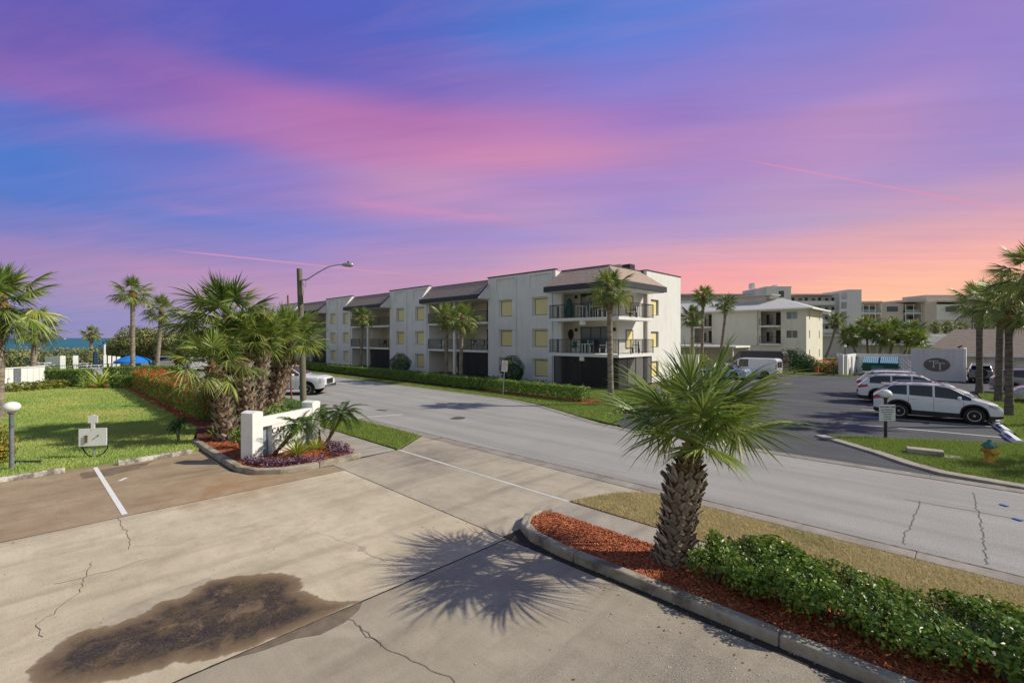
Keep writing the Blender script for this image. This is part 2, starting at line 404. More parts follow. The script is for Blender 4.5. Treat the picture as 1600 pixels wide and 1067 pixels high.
M['strip'] = pm('pale_strip', (0.56, 0.54, 0.49), (0.44, 0.42, 0.38), 2, 0.85)
def kerb_mat():
    q = Nt('kerb_concrete')
    c = q.ramp(q.noise(2.2, 6, 0.7), [(0.34, (0.40, 0.36, 0.29)), (0.52, (0.30, 0.26, 0.2)), (0.66, (0.13, 0.115, 0.09))])
    c = q.mix(q.ramp(q.noise(9, 4, 0.6), [(0.58, 0.0), (0.7, 0.7)]), c, (0.34, 0.23, 0.09))
    q.set(Base_Color=c, Roughness=0.9).bump(q.noise(45, 4, 0.7), 0.5, 0.01); return q.m
M['kerb'] = kerb_mat()
def street_mat(name, a, b, dark, spk=0.2, patch=True):
    q = Nt(name)
    c = q.ramp(q.noise(0.35, 5, 0.6), [(0.35, a), (0.66, b)])
    # faint tyre tracks along the street
    c = q.mix(q.ramp(q.noise(1.0, 5, 0.65, stretch=(0.06, 1.4, 1)), [(0.43, 0.0), (0.7, 0.75)]), c, dark)
    c = q.mix(q.ramp(q.noise(1.7, 6, 0.7), [(0.58, 0.0), (0.72, 0.45)]), c, dark)
    fine = q.noise(42, 3, 0.75)
    c = q.mix(q.ramp(fine, [(0.34, spk * 2), (0.55, 0.0)]), c, tuple(x * 0.35 for x in a))
    c = q.mix(q.ramp(q.noise(60, 2, 0.6), [(0.6, 0.0), (0.72, spk * 2)]), c, tuple(min(1, x * 1.7) for x in b))
    q.set(Base_Color=c, Roughness=0.88, Specular_IOR_Level=0.25).bump(fine, 0.4, 0.012)
    return q.m
M['street'] = street_mat('worn_street_asphalt', (0.335, 0.322, 0.298), (0.39, 0.376, 0.348), (0.25, 0.238, 0.22), 0.34)
M['asphalt'] = street_mat('dark_asphalt', (0.075, 0.078, 0.083), (0.105, 0.108, 0.113), (0.055, 0.057, 0.061), 0.12)
def paint_mat(name, c, base):
    q = Nt(name); w = q.noise(14, 5, 0.75)
    q.set(Base_Color=q.mix(q.ramp(w, [(0.3, 0.85), (0.46, 0.0)]), c, base), Roughness=0.75); return q.m
M['paint'] = paint_mat('white_road_paint', (0.72, 0.71, 0.67), (0.4, 0.37, 0.32))
M['paint_dim'] = paint_mat('worn_white_paint', (0.5, 0.49, 0.46), (0.3, 0.28, 0.26))
M['yellow'] = paint_mat('yellow_paint', (0.62, 0.42, 0.06), (0.4, 0.3, 0.1))
M['yellow_dim'] = paint_mat('worn_yellow_paint', (0.42, 0.34, 0.17), (0.29, 0.27, 0.24))
M['tar'] = pm('tar_patch', (0.05, 0.048, 0.047), (0.09, 0.085, 0.08), 6, 0.8)
M['hair'] = pm('hairline_dark', (0.2, 0.165, 0.125), (0.28, 0.235, 0.18), 9, 0.95)
M['joint'] = pm('joint_filler', (0.03, 0.026, 0.022), (0.06, 0.05, 0.04), 8, 0.9)
M['crack'] = pm('crack_dark', (0.1, 0.082, 0.062), (0.2, 0.165, 0.125), 9, 0.95)
def grass_soil(name, a, b, dry, sc=0.5, amount=0.5):
    q = Nt(name)
    c = q.ramp(q.noise(7, 6, 0.7), [(0.35, a), (0.65, b)])
    c = q.mix(q.ramp(q.noise(sc, 4, 0.6), [(0.45, 0.0), (0.7, amount)]), c, dry)
    c = q.mix(q.ramp(q.noise(40, 3, 0.7), [(0.3, 0.6), (0.5, 0.0)]), c, tuple(x * 0.3 for x in a))
    q.set(Base_Color=c, Roughness=0.95, Specular_IOR_Level=0.1).bump(q.noise(60, 4, 0.7), 0.7, 0.04)
    return q.m
M['lawn'] = grass_soil('lawn_ground', (0.19, 0.28, 0.06), (0.26, 0.34, 0.085), (0.4, 0.38, 0.12), 0.22, 0.8)
M['lawn2'] = grass_soil('green_lawn_ground', (0.11, 0.18, 0.035), (0.16, 0.23, 0.05), (0.22, 0.24, 0.08), 0.4, 0.4)
M['verge'] = grass_soil('dry_verge_ground', (0.38, 0.31, 0.165), (0.46, 0.38, 0.22), (0.22, 0.22, 0.085), 0.5, 0.6)
M['earth'] = grass_soil('open_ground', (0.12, 0.125, 0.05), (0.17, 0.16, 0.08), (0.22, 0.18, 0.11), 0.05, 0.7)
M['mulch_bed'] = pm('mulch_ground', (0.17, 0.045, 0.022), (0.08, 0.025, 0.015), 22, 0.95, 0.8, 50)
M['sand'] = pm('beach_sand', (0.5, 0.43, 0.32), (0.42, 0.35, 0.25), 1, 0.95)
def bladem(name, cols, dry=None, dscale=0.3, amt=0.8, lo=0.45, hi=0.65):
    q = Nt(name); k = len(cols)
    c = q.ramp(q.isl(), [(i / (k - 1), x) for i, x in enumerate(cols)])
    if dry: c = q.mix(q.ramp(q.noise(dscale, 4, 0.6), [(lo, 0.0), (hi, amt)]), c, dry)
    q.set(Base_Color=c, Roughness=0.6, Specular_IOR_Level=0.2); q.translucent(c, 0.3); return q.m
M['b_lawn'] = bladem('lawn_blades', [(0.25, 0.39, 0.08), (0.34, 0.47, 0.12), (0.46, 0.54, 0.18)], (0.62, 0.58, 0.2), 0.2, 0.75)
M['b_lawn2'] = bladem('fresh_lawn_blades', [(0.16, 0.25, 0.04), (0.24, 0.33, 0.065), (0.36, 0.41, 0.12), (0.2, 0.29, 0.05)])
M['b_verge'] = bladem('dry_verge_blades', [(0.7, 0.56, 0.32), (0.58, 0.47, 0.25), (0.42, 0.38, 0.16), (0.78, 0.66, 0.42)], (0.26, 0.29, 0.09), 0.55, 0.7, 0.52, 0.7)

# ------------------------------------------------------------------ ground sheets
def sheet(name, pts, z, mat, parent=None, thick=0.0):
    mb = MB()
    if thick: mb.prism(ST(pts), z - thick, z)
    else:
        q = ST(pts)
        if sum(q[i][0] * q[(i + 1) % len(q)][1] - q[(i + 1) % len(q)][0] * q[i][1] for i in range(len(q))) < 0: q = q[::-1]
        mb.poly([(x, y, z) for x, y in q])
    o = mb.build(name, mat, parent)
    if parent is None: struct(o)
    return o
sheet('ground', [(-9000, -3000), (96, -3000), (96, 9000), (-9000, 9000)], -0.06, M['earth'])
g = MB()
ys = [-3000, 9000]
g.add([(-96, -3000, -0.06), (-96, 9000, -0.06), (-112, 9000, -1.2), (-112, -3000, -1.2), (-150, 9000, -3.2), (-150, -3000, -3.2)], [(0, 1, 2, 3), (3, 2, 4, 5)])
struct(g.build('beach', M['sand']))
def sea_mat():
    q = Nt('sea_water')
    c = q.ramp(q.noise(0.02, 4, 0.6, stretch=(1, 0.25, 1)), [(0.3, (0.012, 0.115, 0.15)), (0.7, (0.03, 0.17, 0.19))])
    q.set(Base_Color=c, Roughness=0.5, Specular_IOR_Level=0.15).bump(q.noise(0.7, 4, 0.6, stretch=(1, 0.4, 1)), 0.6, 0.3); return q.m
sheet('sea', [(125, -40000), (45000, -40000), (45000, 40000), (125, 40000)], -2.4, sea_mat())
sheet('street', [(-90, 11.0), (5.6, 11.0), (15.3, 10.95), (20.4, 10.9), (21.3, 9.75), (86, 9.75), (86, 20.5), (21.5, 20.5), (19.5, 20.2), (17, 19.5), (14, 18.2), (11.8, 17.35), (10.2, 17.0), (-90, 17.0)], 0.0, M['street'])
sheet('parking_asphalt', [(10.4, 17.36), (11.3, 18.2), (12.2, 20.5), (13.2, 25), (14.6, 28.8), (17.2, 33), (18.3, 38), (18.3, 56), (8.4, 56), (8.4, 72), (-60, 72), (-60, 24), (-0.7, 24), (3.9, 21.2), (2.2, 19.6), (0.8, 18.0), (-0.5, 17.36)], -0.004, M['asphalt'])

lot = bpy.data.objects.new('parking_lot', None); C.objects.link(lot); lot['kind'] = 'structure'
sheet('concrete_slab', [(-12, -14), (6.285, -14), (6.285, 6.285), (-12, 6.285)], 0.0, M['conc'], lot, 0.05)
sheet('concrete_slab', [(6.315, -14), (12.89, -14), (12.89, 6.285), (6.315, 6.285)], 0.002, M['conc_light'], lot, 0.05)
sheet('concrete_slab', [(12.91, -14), (18.6, -14), (18.6, 3.98), (15.0, 3.98), (13.7, 5.0), (13.6, 6.285), (12.91, 6.285)], 0.0, M['conc_brown'], lot, 0.05)
sheet('concrete_slab', [(13.7, 6.315), (13.95, 8.68), (10.1, 8.68), (10.1, 6.315)], 0.0, M['conc_mid'], lot, 0.05)
sheet('concrete_slab', [(10.09, 6.315), (10.09, 8.68), (6.75, 8.68), (6.45, 8.2), (6.45, 6.315)], 0.001, M['conc_mid'], lot, 0.05)
sheet('concrete_slab', [(13.95, 8.815), (15.25, 10.58), (5.75, 10.58), (6.3, 10.0), (6.7, 8.815)], 0.0, M['conc_mid'], lot, 0.05)
sheet('concrete_strip', [(13.95, 8.685), (13.97, 8.79), (6.72, 8.79), (6.74, 8.685)], 0.004, M['strip'], lot, 0.05)
sheet('joint_filler', [(-12, -14), (18.6, -14), (18.6, 10.6), (-12, 10.6)], -0.008, M['joint'])

# sidewalks: slabs with open joints
walk = bpy.data.objects.new('sidewalk', None); C.objects.link(walk); walk['kind'] = 'structure'
sheet('sidewalk_slab', [(6.62, 7.9), (6.74, 8.68), (5.22, 8.68), (5.22, 7.76), (6.3, 7.76)], 0.02, M['walk'], walk, 0.07)
s = 5.205
while s > -14:
    sheet('sidewalk_slab', [(s, 7.76), (s, 8.7), (s - 1.9, 8.7), (s - 1.9, 7.76)], 0.018 + 0.004 * random.random(), M['walk'], walk, 0.07); s -= 1.915
pathw = bpy.data.objects.new('garden_path', None); C.objects.link(pathw); pathw['kind'] = 'structure'
s = 14.0
for k in range(18):
    a, b = (7.3 if s > 13.7 else 7.0), 8.62
    sheet('path_slab', [(s, a), (s, b), (s + 1.88, b), (s + 1.88, a)], 0.016 + 0.004 * random.random(), M['walk'], pathw, 0.07); s += 1.895

# gutters and kerbs in cast lengths
def offset(path, d):
    out = []
    for i, p in enumerate(path):
        a = Vector(path[max(i - 1, 0)]); b = Vector(path[min(i + 1, len(path) - 1)])
        t = (b - a).normalized(); n = Vector((-t.y, t.x)); out.append((p[0] + n.x * d, p[1] + n.y * d))
    return out
def resample(path, step):
    out = [path[0]]
    for a, b in zip(path, path[1:]):
        L = math.dist(a, b); k = max(1, round(L / step))
        out += [(a[0] + (b[0] - a[0]) * i / k, a[1] + (b[1] - a[1]) * i / k) for i in range(1, k + 1)]
    return out
def kerb_run(owner, piece, path, d0, d1, z0, z1, mat, step, bev=0.02, gap=0.008, sub=0.35):
    o = bpy.data.objects.new(owner, None); C.objects.link(o); o['kind'] = 'structure'
    fine = resample(path, sub); A = offset(fine, d0); B = offset(fine, d1)
    per = max(1, round(step / sub)); i = 0
    while i < len(fine) - 1:
        j = min(i + per, len(fine) - 1)
        if len(fine) - 1 - j < per // 2: j = len(fine) - 1
        a = A[i:j + 1]; b = B[i:j + 1]
        sh = lambda q: [(q[0][0] + (q[1][0] - q[0][0]) * gap / sub, q[0][1] + (q[1][1] - q[0][1]) * gap / sub)] + q[1:]
        MB().prism(ST(sh(a) + sh(b)[::-1]), z0, z1 + 0.004 * random.random()).build(piece, mat, o, bevel=bev)
        i = j
    return o
kerb_run('gutter', 'gutter_stone', [(-30, 10.8), (5.6, 10.8), (15.3, 10.76), (20.3, 10.75)], -0.2, 0.2, -0.05, 0.008, M['gutter'], 2.8, 0.01)
kerb_run('gutter', 'gutter_stone', [(-30, 17.2), (10.3, 17.2), (12, 17.6), (14, 18.45), (17, 19.75), (19.5, 20.45), (21.5, 20.72), (75, 20.72)], -0.2, 0.2, -0.05, 0.008, M['gutter'], 2.8, 0.01)
bedk = [(-14, 6.53), (5.2, 6.53), (5.9, 6.62), (6.35, 6.85), (6.58, 7.2), (6.62, 7.6), (6.5, 7.85)]
kerb_run('planting_bed_kerb', 'kerb_stone', bedk, -0.09, 0.09, -0.05, 0.15, M['kerb'], 3.0, 0.03)
kerb_run('sign_bed_kerb', 'kerb_stone', [(20.2, 4.13), (16.2, 4.13), (15.0, 4.16), (14.3, 4.4), (13.9, 4.9), (13.78, 5.6), (13.84, 6.5), (14.0, 7.3)], -0.1, 0.1, -0.05, 0.15, M['kerb'], 2.6, 0.03)
kerb_run('island_kerb', 'kerb_stone', [(4.25, 21.35), (3.3, 20.5), (2.2, 19.45), (1.4, 18.5), (0.6, 17.85), (-0.9, 17.6), (-14, 17.55)], -0.2, 0.2, -0.05, 0.06, M['walk'], 2.4, 0.02)

# lawns, beds
LAWN = [(18.62, -14), (18.62, 3.95), (20.4, 4.05), (23, 4.9), (45.5, 5.0), (48.5, 3.2), (51, 1.2), (48.4, -1.7), (47, -14)]
sheet('front_lawn', LAWN, 0.03, M['lawn'], None, 0.05)
STRIP = [(13.99, 8.7), (15.27, 10.5), (20.3, 10.52), (20.5, 9.6), (30, 9.55), (30, 8.66), (17.7, 8.66)]
sheet('grass_strip', STRIP, 0.03, M['lawn2'], None, 0.05)
VERGE = [(6.68, 8.74), (6.25, 9.95), (5.72, 10.52), (-14, 10.58), (-14, 8.74)]
sheet('dry_verge', VERGE, 0.025, M['verge'], None, 0.05)
ISL = [(4.0, 21.35), (3.1, 20.5), (2.05, 19.5), (1.2, 18.55), (0.5, 18.02), (-0.9, 17.8), (-14, 17.76), (-14, 23.5), (-2.4, 24.2), (-2.2, 45.5), (-0.2, 45.5), (-0.72, 33), (-1.38, 24.6), (2.3, 22.35)]
sheet('island_lawn', ISL, 0.05, M['lawn2'], None, 0.07)
BLAWN = [(11.0, 17.75), (14, 18.72), (17, 20.0), (19.5, 20.7), (21.5, 20.95), (75, 20.95), (75, 30.4), (19.6, 30.4), (17.9, 31.5), (17.4, 33), (14.7, 28.8), (13.4, 25), (12.4, 20.5), (11.6, 18.4)]
sheet('apartment_lawn', BLAWN, 0.03, M['lawn2'], None, 0.05)
sheet('hedge_mulch', [(15.6, 22.2), (15.7, 23.7), (66, 24.2), (66, 22.3)], 0.036, M['mulch_bed'])
sheet('wall_mulch', [(24.9, 27.6), (24.9, 30.4), (75, 30.4), (75, 27.6)], 0.036, M['mulch_bed'])
sheet('back_lawn', [(8.6, 56.0), (18.2, 56.0), (18.2, 58.2), (8.6, 57.6)], 0.03, M['lawn2'], None, 0.05)
sheet('flower_mulch', [(9.5, 58.2), (18.2, 58.4), (18.2, 63), (9.5, 63)], 0.03, M['mulch_bed'])
RBED = [(-14, 6.6), (5.2, 6.6), (5.85, 6.7), (6.27, 6.9), (6.5, 7.22), (6.54, 7.6), (6.3, 7.75), (-14, 7.75)]
sheet('mulch_bed', RBED, 0.09, M['mulch_bed'], None, 0.1)
LBED = [(20.3, 4.22), (16.2, 4.22), (15.05, 4.26), (14.37, 4.48), (13.99, 4.95), (13.87, 5.6), (13.93, 6.5), (14.08, 7.28), (20.3, 7.28), (24, 7.28), (24, 5.0)]
sheet('sign_mulch_bed', LBED, 0.09, M['mulch_bed'], None, 0.1)
sheet('flower_hedge_mulch', [(23.9, 4.85), (45.5, 4.85), (48.4, 3.0), (50.6, 1.1), (52.5, 3), (50, 7.2), (23.9, 7.2)], 0.036, M['mulch_bed'])
sheet('pool_deck', [(53, -6), (53, 8.4), (72, 8.4), (72, -6)], -0.01, M['walk'])
sheet('dune_lawn', [(72, -40), (72, 8.4), (92, 8.4), (92, -40)], -0.01, M['lawn2'])

# water stain on the concrete, its damp halo, cracks and painted marks
def jag(pts, amp, n=4):
    out = []
    for i in range(len(pts)):
        a, b = pts[i], pts[(i + 1) % len(pts)]
        for k in range(n):
            f = k / n; out.append((a[0] + (b[0] - a[0]) * f + random.uniform(-amp, amp), a[1] + (b[1] - a[1]) * f + random.uniform(-amp, amp)))
    return out
def stain_mat():
    q = Nt('wet_concrete')
    c = q.ramp(q.noise(1.5, 7, 0.7, dist=0.7), [(0.34, (0.02, 0.0165, 0.014)), (0.48, (0.05, 0.038, 0.024)), (0.58, (0.115, 0.075, 0.038)), (0.7, (0.2, 0.13, 0.068))])
    c = q.mix(q.ramp(q.noise(0.8, 5, 0.6, stretch=(1, 2.5, 1), rot=0.7), [(0.5, 0.0), (0.66, 0.65)]), c, (0.07, 0.06, 0.025))
    c = q.mix(q.ramp(q.noise(1.4, 6, 0.7, stretch=(9, 1, 1), rot=0.35), [(0.44, 0.0), (0.62, 0.8)]), c, (0.024, 0.02, 0.017))
    edge = q.near((-7.1, 1.5, 0), 0.8, 1.9)
    c = q.mix(q.math('MULTIPLY', q.math('SUBTRACT', 1.0, edge), q.ramp(q.noise(4, 6, 0.7), [(0.4, 0.0), (0.62, 0.8)])), c, (0.24, 0.155, 0.08))
    fine = q.noise(45, 3, 0.7)
    c = q.mix(q.ramp(fine, [(0.5, 0.0), (0.75, 0.3)]), c, (0.22, 0.17, 0.11))
    q.set(Base_Color=c, Roughness=q.ramp(q.noise(1.1, 6, 0.68), [(0.35, 0.42), (0.7, 0.8)]), Specular_IOR_Level=0.3).bump(fine, 0.3, 0.01); return q.m
STAIN = [(7.45, -0.04), (7.74, -0.04), (7.94, 0.07), (8.11, 0.22), (8.19, 0.27), (8.26, 0.4), (8.25, 0.57), (8.14, 0.7), (8.16, 0.98), (8.23, 1.14), (8.37, 1.22), (8.31, 1.49), (8.34, 1.64), (8.44, 1.69), (8.55, 1.97), (8.45, 2.21), (8.27, 2.51), (8.04, 2.79), (7.77, 2.96), (7.44, 2.96), (7.24, 2.86), (6.95, 2.92), (6.61, 3.06), (6.42, 3.24), (6.3, 3.36), (6.3, 2.2), (6.34, 1.7), (6.43, 1.53), (6.51, 1.31), (6.67, 1.15), (6.64, 1.08), (6.69, 0.89), (6.75, 0.7), (6.88, 0.49), (7.01, 0.21), (7.2, 0.05)]
def soft_stain():
    out = np.array(jag(STAIN, 0.025, 6)); c_ = 0.025
    s_ = np.arange(5.9, 8.7, c_); t_ = np.arange(-0.15, 3.45, c_)
    def dist(p):                                          # distance to the outline, negative outside
        a_, b_ = out, np.roll(out, -1, 0); d = np.full(len(p), 9.0)
        for u, v in zip(a_, b_):
            w = v - u; k = np.clip(((p - u) @ w) / max(1e-9, w @ w), 0, 1); d = np.minimum(d, np.hypot(*(p - u - k[:, None] * w).T))
        return np.where(inpoly(p, [tuple(q_) for q_ in out]), d, -d)
    S, T = np.meshgrid(s_, t_, indexing='ij'); pts = np.c_[S.ravel(), T.ravel()]; E = dist(pts); nt = len(t_)
    ok = (E > -0.02).reshape(S.shape); F = []
    for x in range(len(s_) - 1):
        for y in range(nt - 1):
            if ok[x, y] and ok[x + 1, y] and ok[x, y + 1] and ok[x + 1, y + 1]: F.append((x * nt + y, x * nt + y + 1, (x + 1) * nt + y + 1, (x + 1) * nt + y))
    V = np.c_[-pts[:, 0], pts[:, 1], np.full(len(pts), 0.008)].tolist(); E = E.tolist()
    q = Nt('wet_concrete'); at_ = q.n.new('ShaderNodeAttribute'); at_.attribute_name = 'inward'; e = at_.outputs['Fac']
    nz = q.noise(5, 6, 0.7); big = q.noise(1.3, 7, 0.7, dist=0.8); fine = q.noise(45, 3, 0.7)
    ew = q.math('ADD', e, q.math('MULTIPLY', q.math('SUBTRACT', nz, 0.5), 0.28))
    c = q.ramp(big, [(0.34, (0.02, 0.016, 0.013)), (0.5, (0.05, 0.037, 0.023)), (0.62, (0.1, 0.066, 0.034))])
    c = q.mix(q.ramp(q.noise(0.9, 5, 0.65, stretch=(1, 2.2, 1), rot=0.7), [(0.5, 0.0), (0.64, 0.7)]), c, (0.085, 0.07, 0.03))
    c = q.mix(q.ramp(q.noise(1.6, 6, 0.7, stretch=(6, 1, 1), rot=0.35), [(0.5, 0.0), (0.64, 0.6)]), c, (0.022, 0.018, 0.015))
    c = q.mix(q.ramp(ew, [(0.0, 1.0), (0.1, 0.75), (0.3, 0.0)]), c, (0.25, 0.165, 0.09))
    c = q.mix(q.ramp(q.noise(2.2, 7, 0.75, dist=0.8), [(0.52, 0.0), (0.66, 0.7)]), c, (0.22, 0.15, 0.085))
    c = q.mix(q.ramp(fine, [(0.48, 0.0), (0.72, 0.35)]), c, (0.24, 0.18, 0.12))
    q.set(Base_Color=c, Roughness=q.ramp(big, [(0.35, 0.4), (0.7, 0.8)]), Specular_IOR_Level=0.3, Alpha=q.ramp(q.math('ADD', e, q.math('MULTIPLY', q.math('SUBTRACT', nz, 0.5), 0.12)), [(0.0, 0.0), (0.03, 0.55), (0.16, 0.92), (0.3, 1.0)])).bump(fine, 0.35, 0.01)
    me = bpy.data.meshes.new('wet_stain'); me.from_pydata(V, [], F); at2 = me.attributes.new('inward', 'FLOAT', 'POINT'); at2.data.foreach_set('value', E); me.materials.append(q.m)
    o = bpy.data.objects.new('wet_stain', me); C.objects.link(o); struct(o)
soft_stain()
sheet('wet_stain', jag([(6.285, 3.34), (6.13, 3.2), (6.0, 2.94), (5.97, 2.6), (6.12, 2.34), (6.16, 2.0), (6.24, 1.75), (6.285, 1.6)], 0.004), 0.006, pm('damp_brown_concrete', (0.13, 0.1, 0.07), (0.2, 0.155, 0.11), 5, 0.8))
M['damp'] = pm('damp_concrete', (0.33, 0.275, 0.205), (0.45, 0.38, 0.28), 2.5, 0.8)
sheet('damp_halo', jag([(8.24, 0.62), (8.43, 0.68), (8.56, 0.92), (8.62, 1.3), (8.66, 1.7), (8.66, 2.0), (8.52, 1.98), (8.3, 1.5), (8.2, 1.1), (8.1, 0.8)], 0.02), 0.0055, M['damp'])
sheet('damp_halo', jag([(7.83, 4.06), (7.75, 4.16), (7.88, 4.26), (7.98, 4.2)], 0.01), 0.0062, M['damp'])
sheet('damp_halo', jag([(18.0, 0.95), (18.1, 2.6), (17.4, 2.2), (17.0, 1.5), (17.2, 1.0)], 0.05), 0.004, pm('damp_dark_concrete', (0.14, 0.1, 0.065), (0.24, 0.175, 0.11), 2.0, 0.8))
sheet('pale_patch', jag([(7.05, 6.05), (6.75, 6.12), (6.72, 6.2), (7.0, 6.25), (7.2, 6.16)], 0.012), 0.006, pm('pale_patch', (0.5, 0.4, 0.28), (0.44, 0.35, 0.25), 5, 0.85))
def crackline(name, paths, w, z, mat, jit=0.025):
    mb = MB()
    for pts in paths:
        q = resample(pts, 0.09); q = [(a + random.uniform(-jit, jit), b + random.uniform(-jit, jit)) for a, b in q]
        A, B = offset(q, w / 2), offset(q, -w / 2)
        for i in range(len(q) - 1):
            k = 0.5 + random.random()
            mid = lambda a, b: (a[0] + (b[0] - a[0]) * 0.5 * (1 - min(1, k)), a[1] + (b[1] - a[1]) * 0.5 * (1 - min(1, k)))
            mb.poly([(-x, y, z) for x, y in (A[i], A[i + 1], B[i + 1], mid(B[i], A[i]))])
    return struct(mb.build(name, mat))
crackline('concrete_cracks', [
    [(12.94, 1.28), (12.22, 1.27), (11.78, 1.3), (11.41, 1.28), (11.11, 1.28), (10.87, 1.23)],
    [(10.7, 0.7), (10.2, 0.63), (9.95, 0.56), (9.55, 0.51), (9.26, 0.3), (9.03, 0.2), (8.96, 0.08), (8.81, 0.04), (8.66, 0.08), (8.44, 0.09)],
    [(10.13, 0.22), (10.08, 0.58), (10.08, 1.02), (10.16, 1.41)],
    [(6.13, 3.0), (5.84, 3.03), (5.65, 3.03), (5.47, 3.0), (5.18, 3.03)],
    [(5.8, 3.02), (5.53, 2.99), (5.01, 3.05), (4.75, 3.13), (4.53, 3.18), (4.26, 3.26), (4.03, 3.27), (3.4, 3.5)]], 0.009, 0.0065, M['crack'])
crackline('joint_sealant', [[(6.3, -6), (6.3, 6.3)], [(-10, 6.3), (13.65, 6.3)], [(12.9, -8), (12.9, 6.25)]], 0.02, 0.0045, M['joint'], 0.004)
crackline('hairline_cracks', [
    [(10.94, 1.31), (10.5, 1.81), (10.54, 2.51), (10.53, 2.84), (10.26, 3.25), (9.69, 3.93)],
    [(8.86, 2.88), (9.21, 3.29), (9.45, 3.83), (9.71, 4.08), (9.82, 4.33)],
    [(9.23, 3.88), (8.61, 4.03), (8.1, 4.16), (7.64, 4.14), (7.18, 4.21)],
    [(7.73, 4.1), (7.38, 4.17), (7.01, 4.23), (6.45, 4.22)]], 0.0045, 0.0065, M['hair'])
crackline('street_cracks', [
    [(0.87, 14.46), (0.9, 13.2), (0.9, 12.22), (0.95, 11.95), (0.91, 11.24)],
    [(0.0, 16.2), (-0.03, 15.54), (-0.08, 14.42), (-0.13, 13.31), (-0.14, 12.33), (-0.17, 11.2)],
    [(1.18, 14.36), (0.06, 14.47), (-0.76, 14.48), (-3, 14.5)]], 0.022, 0.004, pm('street_crack', (0.1, 0.09, 0.08), (0.16, 0.15, 0.14), 9, 0.95))
crackline('gutter_dirt', [[(-14, 11.03), (5.6, 11.03), (15.3, 10.98), (20.3, 10.96)], [(-14, 16.97), (10.3, 16.97)]], 0.05, 0.011, pm('gutter_grime', (0.13, 0.115, 0.095), (0.22, 0.2, 0.17), 6, 0.95), 0.012)
crackline('gutter_dirt', [[(-14, 10.57), (5.6, 10.57)], [(-14, 17.42), (-0.6, 17.42)]], 0.035, 0.03, pm('gutter_soil', (0.07, 0.06, 0.045), None, 6, 0.95), 0.012)
def dash(name, a, b, w, z, mat):
    d = Vector((b[0] - a[0], b[1] - a[1])).normalized(); n = Vector((-d.y, d.x)) * w / 2
    return struct(MB().poly([(-p[0], p[1], z) for p in ((a[0] + n.x, a[1] + n.y), (b[0] + n.x, b[1] + n.y), (b[0] - n.x, b[1] - n.y), (a[0] - n.x, a[1] - n.y))][::-1]).build(name, mat))
dash('stall_line', (18.4, 1.3), (13.05, 1.4), 0.1, 0.006, M['paint'])
dash('paint_dash', (16.2, 1.62), (16.45, 1.8), 0.09, 0.006, M['paint'])
for k in range(6):
    dash('stall_line', (4.25, 25.3 + 2.8 * k), (-1.0 + 0.08 * 2.8 * k, 26.0 + 2.8 * k), 0.11, 0.004, M['paint'])
for t in (44.0, 47.2, 50.4, 53.6):
    dash('stall_line', (12.4, t), (17.6, t), 0.11, 0.004, M['paint'])
dash('stall_line', (21.35, 9.95), (20.25, 12.9), 0.1, 0.004, M['paint'])
dash('stall_line', (24.8, 9.95), (23.7, 12.9), 0.1, 0.004, M['paint_dim'])
dash('yellow_mark', (12.5, 41.9), (11.6, 43.0), 0.22, 0.004, M['yellow'])
dash('yellow_mark', (11.2, 43.6), (10.7, 44.3), 0.22, 0.004, M['yellow'])
dash('yellow_mark', (14.2, 40.6), (13.3, 41.0), 0.22, 0.004, M['yellow'])
for k in range(9):
    dash('yellow_mark', (23 + 3.4 * k, 20.15), (25.2 + 3.4 * k, 20.2), 0.1, 0.004, M['yellow_dim'])
    if k % 2: dash('yellow_mark', (25.2 + 3.4 * k, 20.15), (24.2 + 3.4 * k, 18.6), 0.1, 0.004, M['yellow_dim'])
dash('tar_patch', (22.5, 12.75), (21.9, 13.0), 0.3, 0.004, M['tar'])
dash('tar_patch', (25.4, 12.9), (24.8, 13.2), 0.28, 0.004, M['tar'])
mh = thing('manhole_cover', 'round iron manhole cover in the grey street', 'manhole cover', P(17.42, 14.14))
MB().lathe([(0.0, 0.006), (0.30, 0.006), (0.30, 0.0)], 24).build('lid', M['tar'], mh)
MB().lathe([(0.33, 0.0), (0.33, 0.009), (0.42, 0.009), (0.43, 0.0)], 24).build('ring', M['gutter'], mh)
for s_, t_, lab in ((-0.5, 15.42, 'small blue reflector on the street further from the verge'), (-0.66, 14.41, 'small blue reflector on the street nearer to the verge')):
    o = MB().obox((0, 0, 0.01), (0.07, 0.15, 0.016), 0.9).build('road_reflector', pm('blue_plastic', (0.01, 0.1, 0.4), None, 3, 0.4)); o.location = P(s_, t_)
    tag(o, lab, 'road reflector', 'blue reflectors on the street')

# ------------------------------------------------------------------ grass blades and mulch chips
def grass(name, poly_st, dens, h, w, mat, z=0.03, lean=0.5, far=None):
    p = scatter(ST(poly_st), dens); n = len(p)
    th = rng.random(n) * 2 * math.pi; hh = h * (0.5 + rng.random(n)); ww = w * (0.6 + 0.8 * rng.random(n))
    la = rng.random(n) * 2 * math.pi; lr = hh * lean * rng.random(n) * 1.6
    b0 = np.c_[p[:, 0] - np.cos(th) * ww, p[:, 1] - np.sin(th) * ww, np.full(n, z - 0.01)]
    b1 = np.c_[p[:, 0] + np.cos(th) * ww, p[:, 1] + np.sin(th) * ww, np.full(n, z - 0.01)]
    tp = np.c_[p[:, 0] + np.cos(la) * lr, p[:, 1] + np.sin(la) * lr, z + hh]
    V = np.stack([b0, b1, tp], 1).reshape(-1, 3); F = np.arange(3 * n).reshape(n, 3)
    return stuff(np_obj(name, V, F, mat))
grass('verge_grass', [(6.68, 8.74), (6.25, 9.95), (5.72, 10.5), (-5, 10.54), (-5, 8.72)], 4200, 0.045, 0.006, M['b_verge'], 0.025, 1.0)
